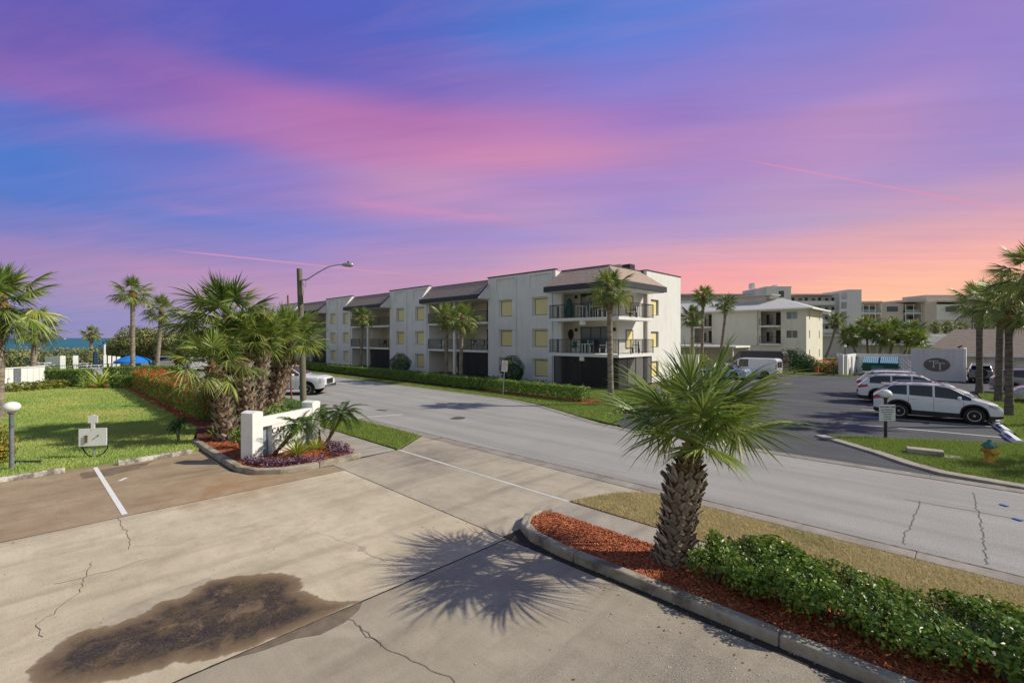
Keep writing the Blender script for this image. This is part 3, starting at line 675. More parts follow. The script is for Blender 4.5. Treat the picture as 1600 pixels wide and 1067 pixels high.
grass('strip_grass', STRIP[:4] + [(20.6, 8.66), (17.7, 8.66)], 2600, 0.06, 0.008, M['b_lawn2'])
grass('lawn_grass', [(18.62, -3), (18.62, 3.95), (20.4, 4.05), (23, 4.9), (33, 4.9), (33, -3)], 900, 0.06, 0.011, M['b_lawn'])
grass('lawn_grass', [(33, -3), (33, 4.95), (45.5, 5.0), (48.5, 3.2), (51, 1.2), (48.4, -1.7), (48, -3)], 420, 0.065, 0.017, M['b_lawn'])
grass('island_grass', [(4.0, 21.35), (3.1, 20.5), (2.05, 19.5), (1.2, 18.55), (0.5, 18.02), (-0.9, 17.8), (-6, 17.78), (-6, 23.8), (-2.3, 24.2), (-1.38, 24.6), (2.3, 22.35)], 1500, 0.075, 0.01, M['b_lawn2'], 0.05)
grass('island_grass', [(-2.4, 24.2), (-2.2, 45.5), (-0.2, 45.5), (-0.72, 33), (-1.38, 24.6)], 600, 0.08, 0.014, M['b_lawn2'], 0.05)
grass('apartment_grass', [(11.0, 17.75), (14, 18.72), (17, 20.0), (19.5, 20.7), (21.5, 20.95), (40, 20.95), (40, 22.2), (15.6, 22.2), (15.6, 23.8), (24, 24.2), (24, 28), (17.5, 31), (14.7, 28.8), (13.4, 25), (12.4, 20.5)], 550, 0.075, 0.014, M['b_lawn2'])
grass('apartment_grass', [(40, 20.95), (66, 20.95), (66, 22.2), (40, 22.2)], 250, 0.08, 0.022, M['b_lawn2'])
grass('back_grass', [(8.6, 56.0), (18.2, 56.0), (18.2, 58.2), (8.6, 57.6)], 260, 0.1, 0.025, M['b_lawn2'])
M['chip'] = leafmat('mulch_chips', [(0.13, 0.035, 0.018), (0.34, 0.09, 0.04), (0.5, 0.15, 0.062), (0.26, 0.066, 0.03), (0.62, 0.26, 0.13)], 0.0, 0.85, 0.2)
def chips(name, poly_st, dens, z, L=0.03, hgt=0.03):
    p = scatter(ST(poly_st), dens); n = len(p)
    th = rng.random(n) * 2 * math.pi; l = L * (0.4 + rng.random(n)); w = 0.005 + 0.008 * rng.random(n); pit = (rng.random(n) - 0.5) * 0.9
    d = np.c_[np.cos(th) * np.cos(pit), np.sin(th) * np.cos(pit), np.sin(pit)] * l[:, None]
    e = np.c_[-np.sin(th), np.cos(th), (rng.random(n) - 0.5)] * w[:, None]
    c = np.c_[p, z + hgt * rng.random(n)]
    up = np.zeros((n, 3)); up[:, 2] = 0.008
    V = np.stack([c - d - e, c + d - e, c + d + e, c - d + e, c + up - d * 0.8, c + up + d * 0.8], 1).reshape(-1, 3)
    b = (np.arange(n) * 6)[:, None]
    F = np.concatenate([b + np.array([[0, 1, 5, 4]]), b + np.array([[2, 3, 4, 5]])])
    return stuff(np_obj(name, V, F, mat=M['chip']))
chips('mulch', [(-3.5, 6.62), (5.2, 6.62), (5.85, 6.72), (6.25, 6.92), (6.48, 7.22), (6.5, 7.6), (6.3, 7.78), (-3.5, 7.78)], 3400, 0.085)
chips('mulch', [(20.3, 4.22), (16.2, 4.22), (15.05, 4.26), (14.37, 4.48), (13.99, 4.95), (13.87, 5.6), (13.93, 6.5), (14.08, 7.28), (20.3, 7.28)], 1300, 0.085, 0.04)
chips('mulch', [(23.9, 4.75), (45.5, 4.75), (48.4, 2.9), (50.6, 1.0), (52.5, 3), (47, 6), (23.9, 5.6)], 160, 0.04, 0.1, 0.05)
chips('mulch', [(15.5, 22.1), (15.6, 23.8), (17.5, 23.9), (17.5, 22.1)], 500, 0.035, 0.06)

# shell bits washed against the kerb, a little leaf litter on the drive
def bits(name, cx, cy, sx, sy, n, L, mat, z=0.005):
    x = rng.normal(cx, sx, n); y = np.minimum(rng.normal(cy, sy, n), 6.4); th = rng.random(n) * 6.28; l = L * (0.4 + rng.random(n)); w = l * (0.3 + 0.4 * rng.random(n))
    d = np.c_[np.cos(th) * l, np.sin(th) * l, np.zeros(n)]; e = np.c_[-np.sin(th) * w, np.cos(th) * w, 0.004 * np.ones(n)]; c_ = np.c_[x, y, np.full(n, z + 0.004)]
    V = np.stack([c_ - d, c_ - e, c_ + d, c_ + e], 1).reshape(-1, 3); b_ = (np.arange(n) * 4)[:, None]; F = np.stack([b_ + np.array([[0, 1, 2]]), b_ + np.array([[0, 2, 3]])], 1).reshape(-1, 3)
    return stuff(np_obj(name, V, F, mat))
bits('shell_bits', -1.6, 5.0, 1.3, 0.8, 900, 0.008, leafmat('shell_bits', [(0.5, 0.44, 0.35), (0.62, 0.56, 0.46)], 0.0, 0.8))
bits('leaf_litter', -3.5, 6.1, 2.6, 0.35, 120, 0.02, leafmat('leaf_litter', [(0.2, 0.1, 0.05), (0.35, 0.2, 0.1), (0.12, 0.07, 0.04)], 0.0, 0.9))
bits('leaf_litter', -9.0, 3.0, 4.0, 3.0, 70, 0.018, leafmat('dry_litter', [(0.16, 0.1, 0.06), (0.1, 0.07, 0.05), (0.3, 0.2, 0.12)], 0.0, 0.9))

# ------------------------------------------------------------------ palms
def frondmat(name, cols, trans, rough=0.42, spec=0.4):
    q = Nt(name); k = len(cols)
    c = q.ramp(q.isl(), [(i / (k - 1), x) for i, x in enumerate(cols)])
    hv = q.ramp(q.objrand(), [(0, (0.5, 0.6, 0.56)), (0.5, (0.82, 0.9, 0.86)), (1, (1.15, 1.1, 0.95))])
    c = q.mix(1.0, c, hv, 'MULTIPLY')
    q.set(Base_Color=c, Roughness=rough, Specular_IOR_Level=spec); q.translucent(c, trans); return q.m
M['frond'] = frondmat('palm_frond_green', [(0.124, 0.201, 0.039), (0.204, 0.283, 0.054), (0.341, 0.390, 0.089), (0.164, 0.237, 0.049), (0.463, 0.426, 0.117)], 0.28)
M['frond_dry'] = frondmat('palm_frond_dry', [(0.2, 0.13, 0.06), (0.3, 0.2, 0.09), (0.14, 0.085, 0.04)], 0.15, 0.8, 0.1)
M['frond_pale'] = frondmat('palm_frond_yellowed', [(0.138, 0.224, 0.051), (0.306, 0.329, 0.086), (0.459, 0.432, 0.143), (0.184, 0.259, 0.057)], 0.28)
M['date'] = frondmat('date_palm_green', [(0.078, 0.156, 0.026), (0.130, 0.221, 0.039), (0.195, 0.260, 0.065)], 0.35)
def trunkmat(name, a, b, ring):
    q = Nt(name)
    c = q.ramp(q.noise(6, 6, 0.7, stretch=(1, 1, 0.5)), [(0.32, a), (0.68, b)])
    rg = q.noise(1.0, 3, 0.6, stretch=(2.0, 2.0, ring))
    c = q.mix(q.ramp(rg, [(0.42, 0.65), (0.56, 0.0)]), c, tuple(x * 0.4 for x in a))
    q.set(Base_Color=c, Roughness=0.95, Specular_IOR_Level=0.1).bump(rg, 0.8, 0.05); return q.m
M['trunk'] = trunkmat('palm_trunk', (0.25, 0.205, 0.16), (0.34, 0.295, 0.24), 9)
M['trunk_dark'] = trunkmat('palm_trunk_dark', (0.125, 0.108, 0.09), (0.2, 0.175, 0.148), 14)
M['fibre'] = trunkmat('palm_fibre', (0.16, 0.085, 0.04), (0.27, 0.16, 0.085), 22)
def bootmat(name, a, b, c2):
    q = Nt(name)
    c = q.ramp(q.objrand(), [(0, a), (0.5, b), (1, c2)])
    c = q.mix(q.ramp(q.noise(18, 5, 0.7, stretch=(0.25, 1, 1)), [(0.38, 0.75), (0.6, 0.0)]), c, tuple(x * 0.35 for x in a))
    q.set(Base_Color=c, Roughness=0.9, Specular_IOR_Level=0.15).bump(q.noise(30, 4, 0.7, stretch=(0.2, 1, 1)), 0.6, 0.01); return q.m
M['boot'] = bootmat('palm_boot', (0.25, 0.205, 0.16), (0.36, 0.305, 0.25), (0.46, 0.4, 0.335))
M['boot_brown'] = bootmat('palm_boot_young', (0.19, 0.125, 0.075), (0.29, 0.2, 0.125), (0.36, 0.27, 0.175))

def fan_mesh(name, seed, mat, pet=0.75, blade=0.85, n=40, droop=0.25, spread=150, costa=0.3, pdroop=0.1, mess=0.12, fold=0.25, wmax=0.021):
    """A fan leaf along +X: stalk, rib running into the blade, and many narrow pleated leaflets whose tips hang."""
    rg = random.Random(seed); mb = MB()
    pt = lambda u: Vector((u, 0, -pdroop * (u / (pet + 0.3)) ** 2))
    mb.tube([pt(pet * k / 4) for k in range(5)], [0.022, 0.017, 0.014, 0.012, 0.01], 4)
    for i in range(n):
        a = -spread + 2 * spread * (i + 0.5) / n + rg.uniform(-2, 2)
        ar = R(a); f = 1 - abs(a) / spread
        root = pt(pet + costa * blade * f ** 1.4)
        d = Vector((math.cos(ar), math.sin(ar), -fold * abs(math.sin(ar)) + rg.uniform(-mess, mess))).normalized()
        side = Vector((-math.sin(ar), math.cos(ar), 0)); tw = rg.choice((-1, 1)) * R(rg.uniform(18, 50))
        cr = (side * math.cos(tw) + Vector((0, 0, 1)) * math.sin(tw))
        L = blade * (0.72 + 0.2 * f) * rg.uniform(0.86, 1.08)
        dr = droop * rg.uniform(0.6, 1.5)
        o = len(mb.v); W = [0.4, 1.0, 0.9, 0.5]
        for k in range(5):
            u = k / 4; p = root + d * L * u + Vector((0, 0, -dr * L * u ** 2.6))
            if rg.random() < 0.1 and k == 4: p += Vector((rg.uniform(-.05, .05), rg.uniform(-.05, .05), -0.1 * L))
            if k < 4:
                w = wmax * W[k]; mb.v.append(tuple(p - cr * w)); mb.v.append(tuple(p + cr * w))
            else: mb.v.append(tuple(p))
        for k in range(3): mb.f.append((o + 2 * k, o + 2 * k + 1, o + 2 * k + 3, o + 2 * k + 2))
        mb.f.append((o + 6, o + 7, o + 8))
    me = bpy.data.meshes.new(name); me.from_pydata(mb.v, [], mb.f); me.materials.append(mat)
    return me
FAN = {'young': [fan_mesh('fan_leaf_young', 10 + k, M['frond'], 0.6, 0.75, 34, 0.05, 75 + 15 * k, 0.35, 0.0, 0.08, 0.1) for k in range(2)],
       'mid': [fan_mesh('fan_leaf', 20 + k, M['frond'], 0.8, 0.82, 44, 0.22, 138, 0.32, 0.12, 0.12, 0.25) for k in range(4)],
       'old': [fan_mesh('fan_leaf_old', 30 + k, M['frond'], 0.8, 0.85, 42, 0.36, 142, 0.36, 0.16, 0.14, 0.36) for k in range(4)],
       'pale': [fan_mesh('fan_leaf_pale', 35 + k, M['frond_pale'], 0.8, 0.85, 42, 0.45, 140, 0.36, 0.2, 0.16, 0.42) for k in range(3)],
       'dry': [fan_mesh('fan_leaf_dry', 40 + k, M['frond_dry'], 0.7, 0.8, 30, 0.7, 110, 0.3, 0.35, 0.25, 0.9) for k in range(2)]}
HERO = {'young': [fan_mesh('near_leaf_young', 110 + k, M['frond'], 0.75, 0.85, 46, 0.06, 80 + 18 * k, 0.4, 0.0, 0.07, 0.08, 0.016) for k in range(3)],
       'mid': [fan_mesh('near_leaf', 120 + k, M['frond'], 0.72, 1.02, 60, 0.26, 142, 0.38, 0.1, 0.1, 0.22, 0.0165) for k in range(5)],
       'old': [fan_mesh('near_leaf_old', 130 + k, M['frond'], 0.74, 1.02, 58, 0.42, 142, 0.42, 0.22, 0.13, 0.38, 0.0165) for k in range(4)],
       'pale': [fan_mesh('near_leaf_pale', 140 + k, M['frond_pale'], 0.74, 1.0, 54, 0.45, 140, 0.42, 0.22, 0.15, 0.42, 0.0165) for k in range(2)]}
HERO['dry'] = HERO['pale']
# sparser leaves for palms that stand far off
FARFAN = {'young': [fan_mesh('far_leaf_young', 50, M['frond'], 0.6, 0.75, 18, 0.05, 80, 0.35, 0.0, 0.08, 0.1, 0.04)],
       'mid': [fan_mesh('far_leaf', 60 + k, M['frond'], 0.75, 0.8, 24, 0.22, 138, 0.32, 0.12, 0.12, 0.25, 0.042) for k in range(3)],
       'old': [fan_mesh('far_leaf_old', 70 + k, M['frond'], 0.75, 0.8, 24, 0.36, 142, 0.36, 0.16, 0.14, 0.36, 0.042) for k in range(3)],
       'pale': [fan_mesh('far_leaf_pale', 75 + k, M['frond_pale'], 0.75, 0.8, 24, 0.45, 140, 0.36, 0.2, 0.16, 0.42, 0.042) for k in range(2)],
       'dry': [fan_mesh('far_leaf_dry', 80, M['frond_dry'], 0.65, 0.8, 18, 0.7, 110, 0.3, 0.35, 0.25, 0.9, 0.045)]}
def boot_mesh(name, mat, L=0.2, w=0.075, seed=1):
    """A cut leaf base: broad where it leaves the trunk, narrowing upward and outward, split at the foot."""
    rg = random.Random(seed); mb = MB(); secs = []
    for k in range(4):
        u = k / 3; ww = w * (1.0 - 0.5 * u) * rg.uniform(0.9, 1.1); th = 0.016 * (1 - 0.35 * u); x = L * u; z = 0.055 * u ** 1.7
        secs.append([(x, -ww, z - 0.006), (x, 0, z + th), (x, ww, z - 0.006), (x, 0, z - th * 0.6)])
    for s_ in secs: mb.v += s_
    for k in range(3):
        for j in range(4): mb.f.append((4 * k + j, 4 * k + (j + 1) % 4, 4 * k + 4 + (j + 1) % 4, 4 * k + 4 + j))
    mb.f.append((12, 13, 14, 15)); mb.f.append((3, 2, 1, 0))
    me = bpy.data.meshes.new(name); me.from_pydata(mb.v, [], mb.f); me.materials.append(mat); return me
BOOT = [boot_mesh('boot', M['boot'], 0.19, 0.07, k) for k in range(4)]
BOOTB = [boot_mesh('boot_young', M['boot_brown'], 0.17, 0.06, 9 + k) for k in range(3)]

def crown(root, top, n, scale, rg, far=False, lo=-38, hi=84, dry=3, pale=0.2, axis=None):
    lib = FARFAN if far is True else (HERO if far == 'near' else FAN)
    for i in range(n + dry):
        u = i / max(1, n - 1)
        if i >= n: kind, p = 'dry', rg.uniform(-70, -50)
        else:
            p = hi + (lo - hi) * u ** 0.85 + rg.uniform(-7, 7)
            kind = 'young' if p > 58 else ('mid' if p > 8 else 'old')
            if p < 25 and rg.random() < pale * 2: kind = 'pale'
        az = R(i * 137.5 + rg.uniform(-14, 14)); sc = scale * rg.uniform(0.88, 1.1) * (0.8 if kind == 'dry' else 1)
        Mx = Matrix.Rotation(az, 4, 'Z') @ Matrix.Rotation(-R(p), 4, 'Y') @ Matrix.Rotation(R(rg.uniform(-28, 28)), 4, 'X') @ Matrix.Diagonal((sc, sc, sc, 1))
        if axis is not None: Mx = axis @ Mx
        inst('frond', rg.choice(lib[kind]), root, Matrix.Translation(top + Vector((0, 0, -0.12 * scale * u))) @ Mx)
def trunk_path(h, lean, bend, k=14):
    lx, ly = lean; out = []
    for i in range(k + 1):
        u = i / k; v = u + bend * u * (1 - u)
        out.append(Vector((lx * v, ly * v, h * u)))
    return out
def palm(label, s, t, h, scale=1.0, r=0.2, n=24, lean=(0, 0), bend=0.0, seed=1, far=False, bulge=0.0, lo=-38, dry=3, pale=0.2, group='fan palms round the street', boots=0):
    rg = random.Random(seed)
    root = thing('fan_palm', label, 'palm tree', P(s, t), 0, group)
    path = trunk_path(h, lean, bend); k = len(path)
    rad = [r * (1.25 - 0.3 * min(1, i / 2.5) - 0.06 * i / k) * rg.uniform(0.95, 1.05) for i in range(k)]
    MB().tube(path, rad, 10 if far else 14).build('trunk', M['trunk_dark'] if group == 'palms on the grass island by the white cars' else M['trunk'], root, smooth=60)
    top = path[-1]; d = (path[-1] - path[-3]).normalized()
    b = bulge or r * 1.5
    ff = [top - d * 0.62 * scale, top - d * 0.5 * scale, top - d * 0.3 * scale, top - d * 0.1 * scale, top + d * 0.12 * scale, top + d * 0.25 * scale]
    MB().tube(ff, [r * 0.85, b * 0.92, b, b * 0.85, b * 0.55, b * 0.2], 12).build('fibre_boss', M['fibre'], root, smooth=60)
    crown(root, top, n, scale, rg, far, lo, 84, dry, pale)
    return root

# the foreground palm: barrel trunk of crossed boots
def booted_palm(label, s, t, h, rprof, scale, n, seed, lean=(0, 0), bend=0.0, rows=20, per=11, lo=-38, dry=0, pale=0.15, fan_scale=1.0, bscale=1.0, group=None, hi=84, far=False):
    rg = random.Random(seed)
    root = thing('fan_palm', label, 'palm tree', P(s, t), 0, group)
    path = trunk_path(h, lean, bend, 20)
    def rad(u):
        for (u0, a), (u1, b) in zip(rprof, rprof[1:]):
            if u <= u1: return a + (b - a) * (u - u0) / (u1 - u0)
        return rprof[-1][1]
    MB().tube(path, [rad(i / 20) * 0.93 for i in range(21)], 16).build('trunk', M['fibre'], root, smooth=60)
    tot = rows * per
    for i in range(tot):
        row = i // per; u = (row + 0.3) / rows; j = i % per
        pos = path[min(19, int(u * 20))].lerp(path[min(20, int(u * 20) + 1)], u * 20 - int(u * 20))
        az = 2 * math.pi * (j + 0.5 * (row % 2)) / per + rg.uniform(-0.07, 0.07)
        rr = rad(u) * 0.93
        # leaf bases lean alternately left and right, so that they cross
        skew = R(26 if row % 2 else -26) + rg.uniform(-0.16, 0.16)
        outw = R((rg.uniform(10, 22) if u < 0.75 else rg.uniform(3, 10)) + (14 if rg.random() < 0.08 else 0))
        sc = bscale * rg.uniform(0.88, 1.15) * (0.75 + 0.25 * min(1, rad(u) / rprof[1][1]))
        if rg.random() < 0.07: sc *= 1.45
        Mx = Matrix.Translation(pos) @ Matrix.Rotation(az, 4, 'Z') @ Matrix.Translation((rr, 0, 0)) @ Matrix.Rotation(skew, 4, 'X') @ Matrix.Rotation(-R(90) + outw, 4, 'Y') @ Matrix.Rotation(R(180), 4, 'X') @ Matrix.Diagonal((sc, sc * 1.12, sc, 1))
        inst('boot', rg.choice(BOOTB if u > 0.8 else BOOT), root, Mx)
    top = path[-1]
    MB().tube([top - Vector((0, 0, 0.2)), top, top + Vector((0, 0, 0.16)), top + Vector((0, 0, 0.3))], [rprof[-1][1], rprof[-1][1] * 0.85, rprof[-1][1] * 0.5, 0.03], 10).build('heart', M['fibre'], root, smooth=60)
    crown(root, top + Vector((0, 0, 0.12)), n, fan_scale, rg, far, lo, hi, dry, pale)
    return root
hero = booted_palm('squat palm with a barrel trunk of crossed leaf bases in the near mulch bed', 3.57, 7.45, 2.0,
    [(0, 0.25), (0.1, 0.25), (0.35, 0.245), (0.62, 0.285), (0.76, 0.265), (0.87, 0.17), (0.94, 0.115), (1, 0.1)], 1.0, 20, 5, lean=(0.24, 0.24), bend=-0.3, rows=24, per=12, lo=17, fan_scale=0.96, pale=0.05, hi=78, far='near', bscale=0.8)

GS = 'palm clump behind the resort sign'
TR = [(0, 0.33), (0.1, 0.37), (0.6, 0.4), (0.85, 0.36), (1, 0.18)]
booted_palm('tallest crown of the palm clump behind the resort sign', 21.8, 5.35, 4.45, [(0, 0.22), (0.15, 0.24), (0.6, 0.22), (0.85, 0.25), (1, 0.15)], 1, 32, 11, lean=(0.1, 0.15), rows=26, per=8, fan_scale=1.3, group=None, lo=-22, dry=0, pale=0.3)
booted_palm('leaning palm at the left of the sign clump with a skirt of dead fronds', 19.3, 4.95, 2.75, [(0, 0.26), (0.2, 0.3), (0.6, 0.27), (0.9, 0.28), (1, 0.16)], 1, 17, 12, lean=(-0.3, -0.4), bend=-0.6, rows=15, per=9, fan_scale=0.98, group=None, lo=-30, dry=6, pale=0.4, bscale=1.15)
booted_palm('palm with a trunk leaning left, behind the left pillar of the sign', 20.55, 6.05, 3.55, TR, 1, 26, 13, lean=(-0.15, -0.3), rows=19, per=12, fan_scale=0.98, group=None, lo=2, dry=1, bscale=1.15, pale=0.3)
booted_palm('palm with a trunk leaning right, forking from its neighbour in the clump', 20.85, 6.35, 3.75, [(0, 0.2), (0.2, 0.23), (0.6, 0.24), (0.9, 0.25), (1, 0.15)], 1, 24, 14, lean=(0.25, 0.3), rows=20, per=10, fan_scale=0.94, group=None, lo=0, dry=1, bscale=1.1, pale=0.3)
booted_palm('broad palm at the right end of the clump, beside the utility pole', 22.35, 7.3, 3.6, [(0, 0.36), (0.2, 0.4), (0.6, 0.42), (0.85, 0.38), (1, 0.2)], 1, 32, 15, lean=(0.7, 0.62), rows=19, per=12, fan_scale=1.12, group=None, lo=-10, dry=2, bscale=1.15, pale=0.3)

palm('tall palm at the left edge over the lawn, trunk cut by the frame', 32.4, -1.1, 5.6, 1.35, 0.19, 30, (0.2, 0.1), 0.2, 21, bulge=0.26)
palm('short palm leaning in front of the white garden wall', 54.0, -0.1, 4.7, 1.2, 0.22, 24, (0.3, 0.35), 0.4, 22, bulge=0.36)
palm('tall straight palm rising behind the blue pool umbrella', 56.2, 6.6, 8.1, 1.12, 0.2, 26, (0, 0), 0.1, 23, bulge=0.33)
palm('leaning palm right of the blue pool umbrella', 57.3, 8.5, 6.6, 1.08, 0.2, 24, (0.4, 0.4), 0.3, 24, bulge=0.24)
palm('small palm on the dune against the sea', 105, 6.9, 4.6, 1.05, 0.25, 20, (0, 0), 0, 25, True, bulge=0.5)
GB = 'palms along the front of the three storey building'
palm('slim palm with a browned crown before the farther balconies', 49.5, 26.0, 6.2, 0.9, 0.16, 26, (0.2, 0.2), 0.2, 31, pale=0.5, dry=6, bulge=0.29, group=GB)
palm('left one of the pair of palms before the middle balconies', 33.1, 25.5, 5.7, 0.93, 0.18, 28, (0.02, 0.03), 0.2, 32, pale=0.35, dry=4, bulge=0.3, group=GB)
palm('right one of the pair of palms before the middle balconies', 30.5, 25.0, 5.45, 0.98, 0.165, 28, (0.1, 0.1), -0.4, 33, pale=0.5, dry=7, bulge=0.27, group=GB)
palm('tall palm standing alone before the corner balconies', 14.48, 22.7, 6.55, 0.88, 0.165, 30, (-0.08, -0.05), 0.3, 34, pale=0.3, dry=5, bulge=0.27, group=GB)
GC = 'palms beside the parked vans'
palm('tallest palm between the white wall and the beige apartments', 23.9, 57.8, 9.0, 1.05, 0.2, 24, (0.15, 0.1), 0.3, 41, True, bulge=0.36, group=GC)
palm('lower palm close against the white end wall', 24.3, 56.0, 6.5, 1.1, 0.2, 24, (0, 0), 0, 42, True, bulge=0.33, group=GC)
palm('palm leaning right before the beige apartments', 23.3, 61.5, 8.2, 1.0, 0.2, 24, (0.75, 0.7), 0.4, 43, True, bulge=0.34, group=GC)
palm('leaning palm right of the beige apartments', 20.6, 109.0, 7.3, 1.3, 0.27, 22, (1.5, 1.4), 0.5, 44, True, bulge=0.5)
GR = 'palms on the grass island by the white cars'
palm('far left palm of the row on the grass island', -0.3, 44.6, 6.2, 1.08, 0.18, 26, (0.02, -0.03), 0.1, 51, bulge=0.33, group=GR, lo=-30)
palm('middle palm of the row on the grass island', -1.07, 39.8, 5.95, 1.05, 0.175, 24, (0.1, 0.1), -0.3, 52, bulge=0.31, group=GR, lo=-30)
palm('nearest palm trunk of the row on the grass island', -1.25, 33.0, 5.5, 1.05, 0.155, 24, (-0.02, 0.0), 0.2, 53, bulge=0.28, group=GR, lo=-32)
palm('palm at the right edge whose crown rises above the others', -1.75, 29.7, 6.6, 1.05, 0.16, 24, (0.05, 0.05), 0.2, 54, bulge=0.33, group=GR, lo=-30)
palm('palm off to the right whose shadow crosses the island lawn', -10.2, 22.6, 5.6, 1.1, 0.2, 26, (0, 0), 0.2, 55, bulge=0.33, group=GR)
palm('palm beyond the frame shading the grass beside the hydrant', -6.0, 24.4, 4.6, 1.1, 0.2, 26, (0, 0), 0.2, 58, bulge=0.33, group=GR)
GD = 'palms in front of the distant blocks'
far_pts = [(1340, 84, 4.4, 1.5, (-0.9, -0.4)), (1357, 86, 5.9, 1.6, (-0.3, 0)), (1372, 82, 4.6, 1.6, (0.6, 0.5)), (1388, 83, 5.2, 1.6, (0.9, 0.6)), (1408, 84, 5.0, 1.6, (1.6, 1.5)), (1414, 80, 3.7, 1.3, (1.2, 1.3))]
labs = ['leftmost low palm of the clump behind the dumpster', 'taller palm at the left of the clump behind the dumpster', 'low middle palm of the clump behind the dumpster',
        'middle palm leaning right in the clump behind the dumpster', 'rightmost high palm of the clump behind the dumpster', 'lowest palm at the right of the clump behind the dumpster']
for k, (px_, Y_, h_, sc_, ln) in enumerate(far_pts):
    X_ = (px_ - 800) / 735 * Y_
    palm(labs[k], -0.7142 * X_ + 0.6999 * Y_, 0.6999 * X_ + 0.7142 * Y_, h_, sc_, 0.2, 40, ln, 0.3, 61 + k, True, bulge=0.3, group='palm clump behind the dumpster', dry=3, lo=-62)
for k, (px_, Y_, h_, sc_, lab) in enumerate([(1392, 116, 7.6, 1.25, 'palm crown just right of the white tower over the low roof'), (1461, 115, 6.4, 1.2, 'left one of two palms over the low white roof'), (1478, 117, 6.6, 1.2, 'right one of two palms over the low white roof'),
                                         (1500, 112, 6.0, 1.45, 'broad bushy palm over the low white roof'), (1541, 118, 6.6, 1.3, 'palm crown seen between the island palm trunks'), (1590, 110, 6.8, 1.4, 'palm at the right edge before the far block')]):
    X_ = (px_ - 800) / 735 * Y_
    palm(lab, -0.7142 * X_ + 0.6999 * Y_, 0.6999 * X_ + 0.7142 * Y_, h_, sc_, 0.25, 20, (0, 0), 0.2, 71 + k, True, bulge=0.4, group=GD, dry=2, pale=0.4)

# pygmy date palms in the sign bed
def feather_mesh(name, seed, L=0.95, n=34, arch=0.75, ll=0.17, mat=None):
    rg = random.Random(seed); mb = MB()
    pt = lambda u: Vector((L * (u - 0.18 * u * u * arch), 0, L * (0.35 * u - arch * 0.95 * u * u)))
    mb.tube([pt(k / 7) for k in range(8)], [0.009, 0.008, 0.007, 0.006, 0.005, 0.004, 0.003, 0.002], 4)
    for i in range(n):
        u = 0.16 + 0.84 * (i + 0.5) / n; p = pt(u); tg = (pt(min(1, u + 0.02)) - pt(u - 0.02)).normalized()
        for sd_ in (-1, 1):
            l = ll * (0.55 + 1.1 * math.sin(math.pi * min(1, 0.15 + u * 0.8))) * rg.uniform(0.85, 1.1) * 0.75
            d = (tg * 0.7 + Vector((0, sd_, 0)) + Vector((0, 0, rg.uniform(-0.5, 0.1)))).normalized()
            e = p + d * l + Vector((0, 0, -0.25 * l)); m_ = p + d * l * 0.5; w = 0.0055
            q = tg.cross(d).normalized() * rg.uniform(-0.6, 0.6) + tg; q.normalize()
            mb.add([p, m_ - q * w, e, m_ + q * w], [(0, 1, 2), (0, 2, 3)])
    me = bpy.data.meshes.new(name); me.from_pydata(mb.v, [], mb.f); me.materials.append(mat or M['date']); return me
FEATHER = [feather_mesh('feather_leaf', 90 + k, 0.9 + 0.08 * k, 34, 0.6 + 0.16 * k) for k in range(4)]
def date_palm(label, s, t, h, lean, sc, n, seed, bend=0.0):
    rg = random.Random(seed)
    root = thing('pygmy_date_palm', label, 'palm tree', P(s, t, 0.08), 0, 'pygmy date palms in the sign bed')
    path = trunk_path(h, lean, bend, 8)
    MB().tube(path, [0.05 + 0.012 * (i % 2) + 0.006 * (8 - i) / 8 + (0.02 if i > 5 else 0) for i in range(9)], 9).build('trunk', M['fibre'], root, smooth=60)
    for i in range(n):
        p = 78 - 95 * (i / n) ** 0.9 + rg.uniform(-8, 8); az = R(i * 137.5 + rg.uniform(-10, 10)); k = sc * rg.uniform(0.85, 1.1)
        inst('frond', rg.choice(FEATHER), root, Matrix.Translation(path[-1]) @ Matrix.Rotation(az, 4, 'Z') @ Matrix.Rotation(-R(p - 18), 4, 'Y') @ Matrix.Rotation(R(rg.uniform(-20, 20)), 4, 'X') @ Matrix.Diagonal((k, k, k, 1)))
date_palm('leaning pygmy date palm growing across the sign lettering', 15.66, 5.24, 0.98, (0.62, 0.62), 0.78, 26, 1)
date_palm('taller pygmy date palm right of the sign, trunk leaning right', 16.1, 7.15, 1.05, (0.35, 0.45), 0.9, 24, 2)
date_palm('upright pygmy date palm behind the right pillar of the sign', 16.7, 7.2, 1.0, (-0.1, -0.05), 0.75, 20, 3)

# ------------------------------------------------------------------ hedges, shrubs, tree crowns from leaf faces
def leaf_np(p, nrm, size, asp=0.5, tilt=0.9):
    """One folded four-sided leaf per point, facing roughly along nrm."""
    n = len(p)
    nr = nrm + (rng.random((n, 3)) - 0.5) * 2 * tilt; nr /= np.linalg.norm(nr, axis=1)[:, None] + 1e-9
    a = rng.random((n, 3)) - 0.5; d = np.cross(nr, a); d /= np.linalg.norm(d, axis=1)[:, None] + 1e-9
    e = np.cross(nr, d); sz = size * (0.6 + 0.8 * rng.random(n))[:, None]
    fold = nr * sz * 0.12
    V = np.stack([p - d * sz * 0.5, p - e * sz * asp * 0.5 + fold, p + d * sz * 0.5, p + e * sz * asp * 0.5 + fold], 1).reshape(-1, 3)
    b = (np.arange(n) * 4)[:, None]
    F = np.stack([b + np.array([[0, 1, 2]]), b + np.array([[0, 2, 3]])], 1).reshape(-1, 3)
    return V, F
def bumpy(p, amp, f):
    return amp * (np.sin(p[:, 0] * f + 1.3) * np.sin(p[:, 1] * f * 1.3 + 0.7) + 0.6 * np.sin(p[:, 0] * f * 2.3 + p[:, 2] * f * 2) * np.sin(p[:, 1] * f * 2.1 + 2))
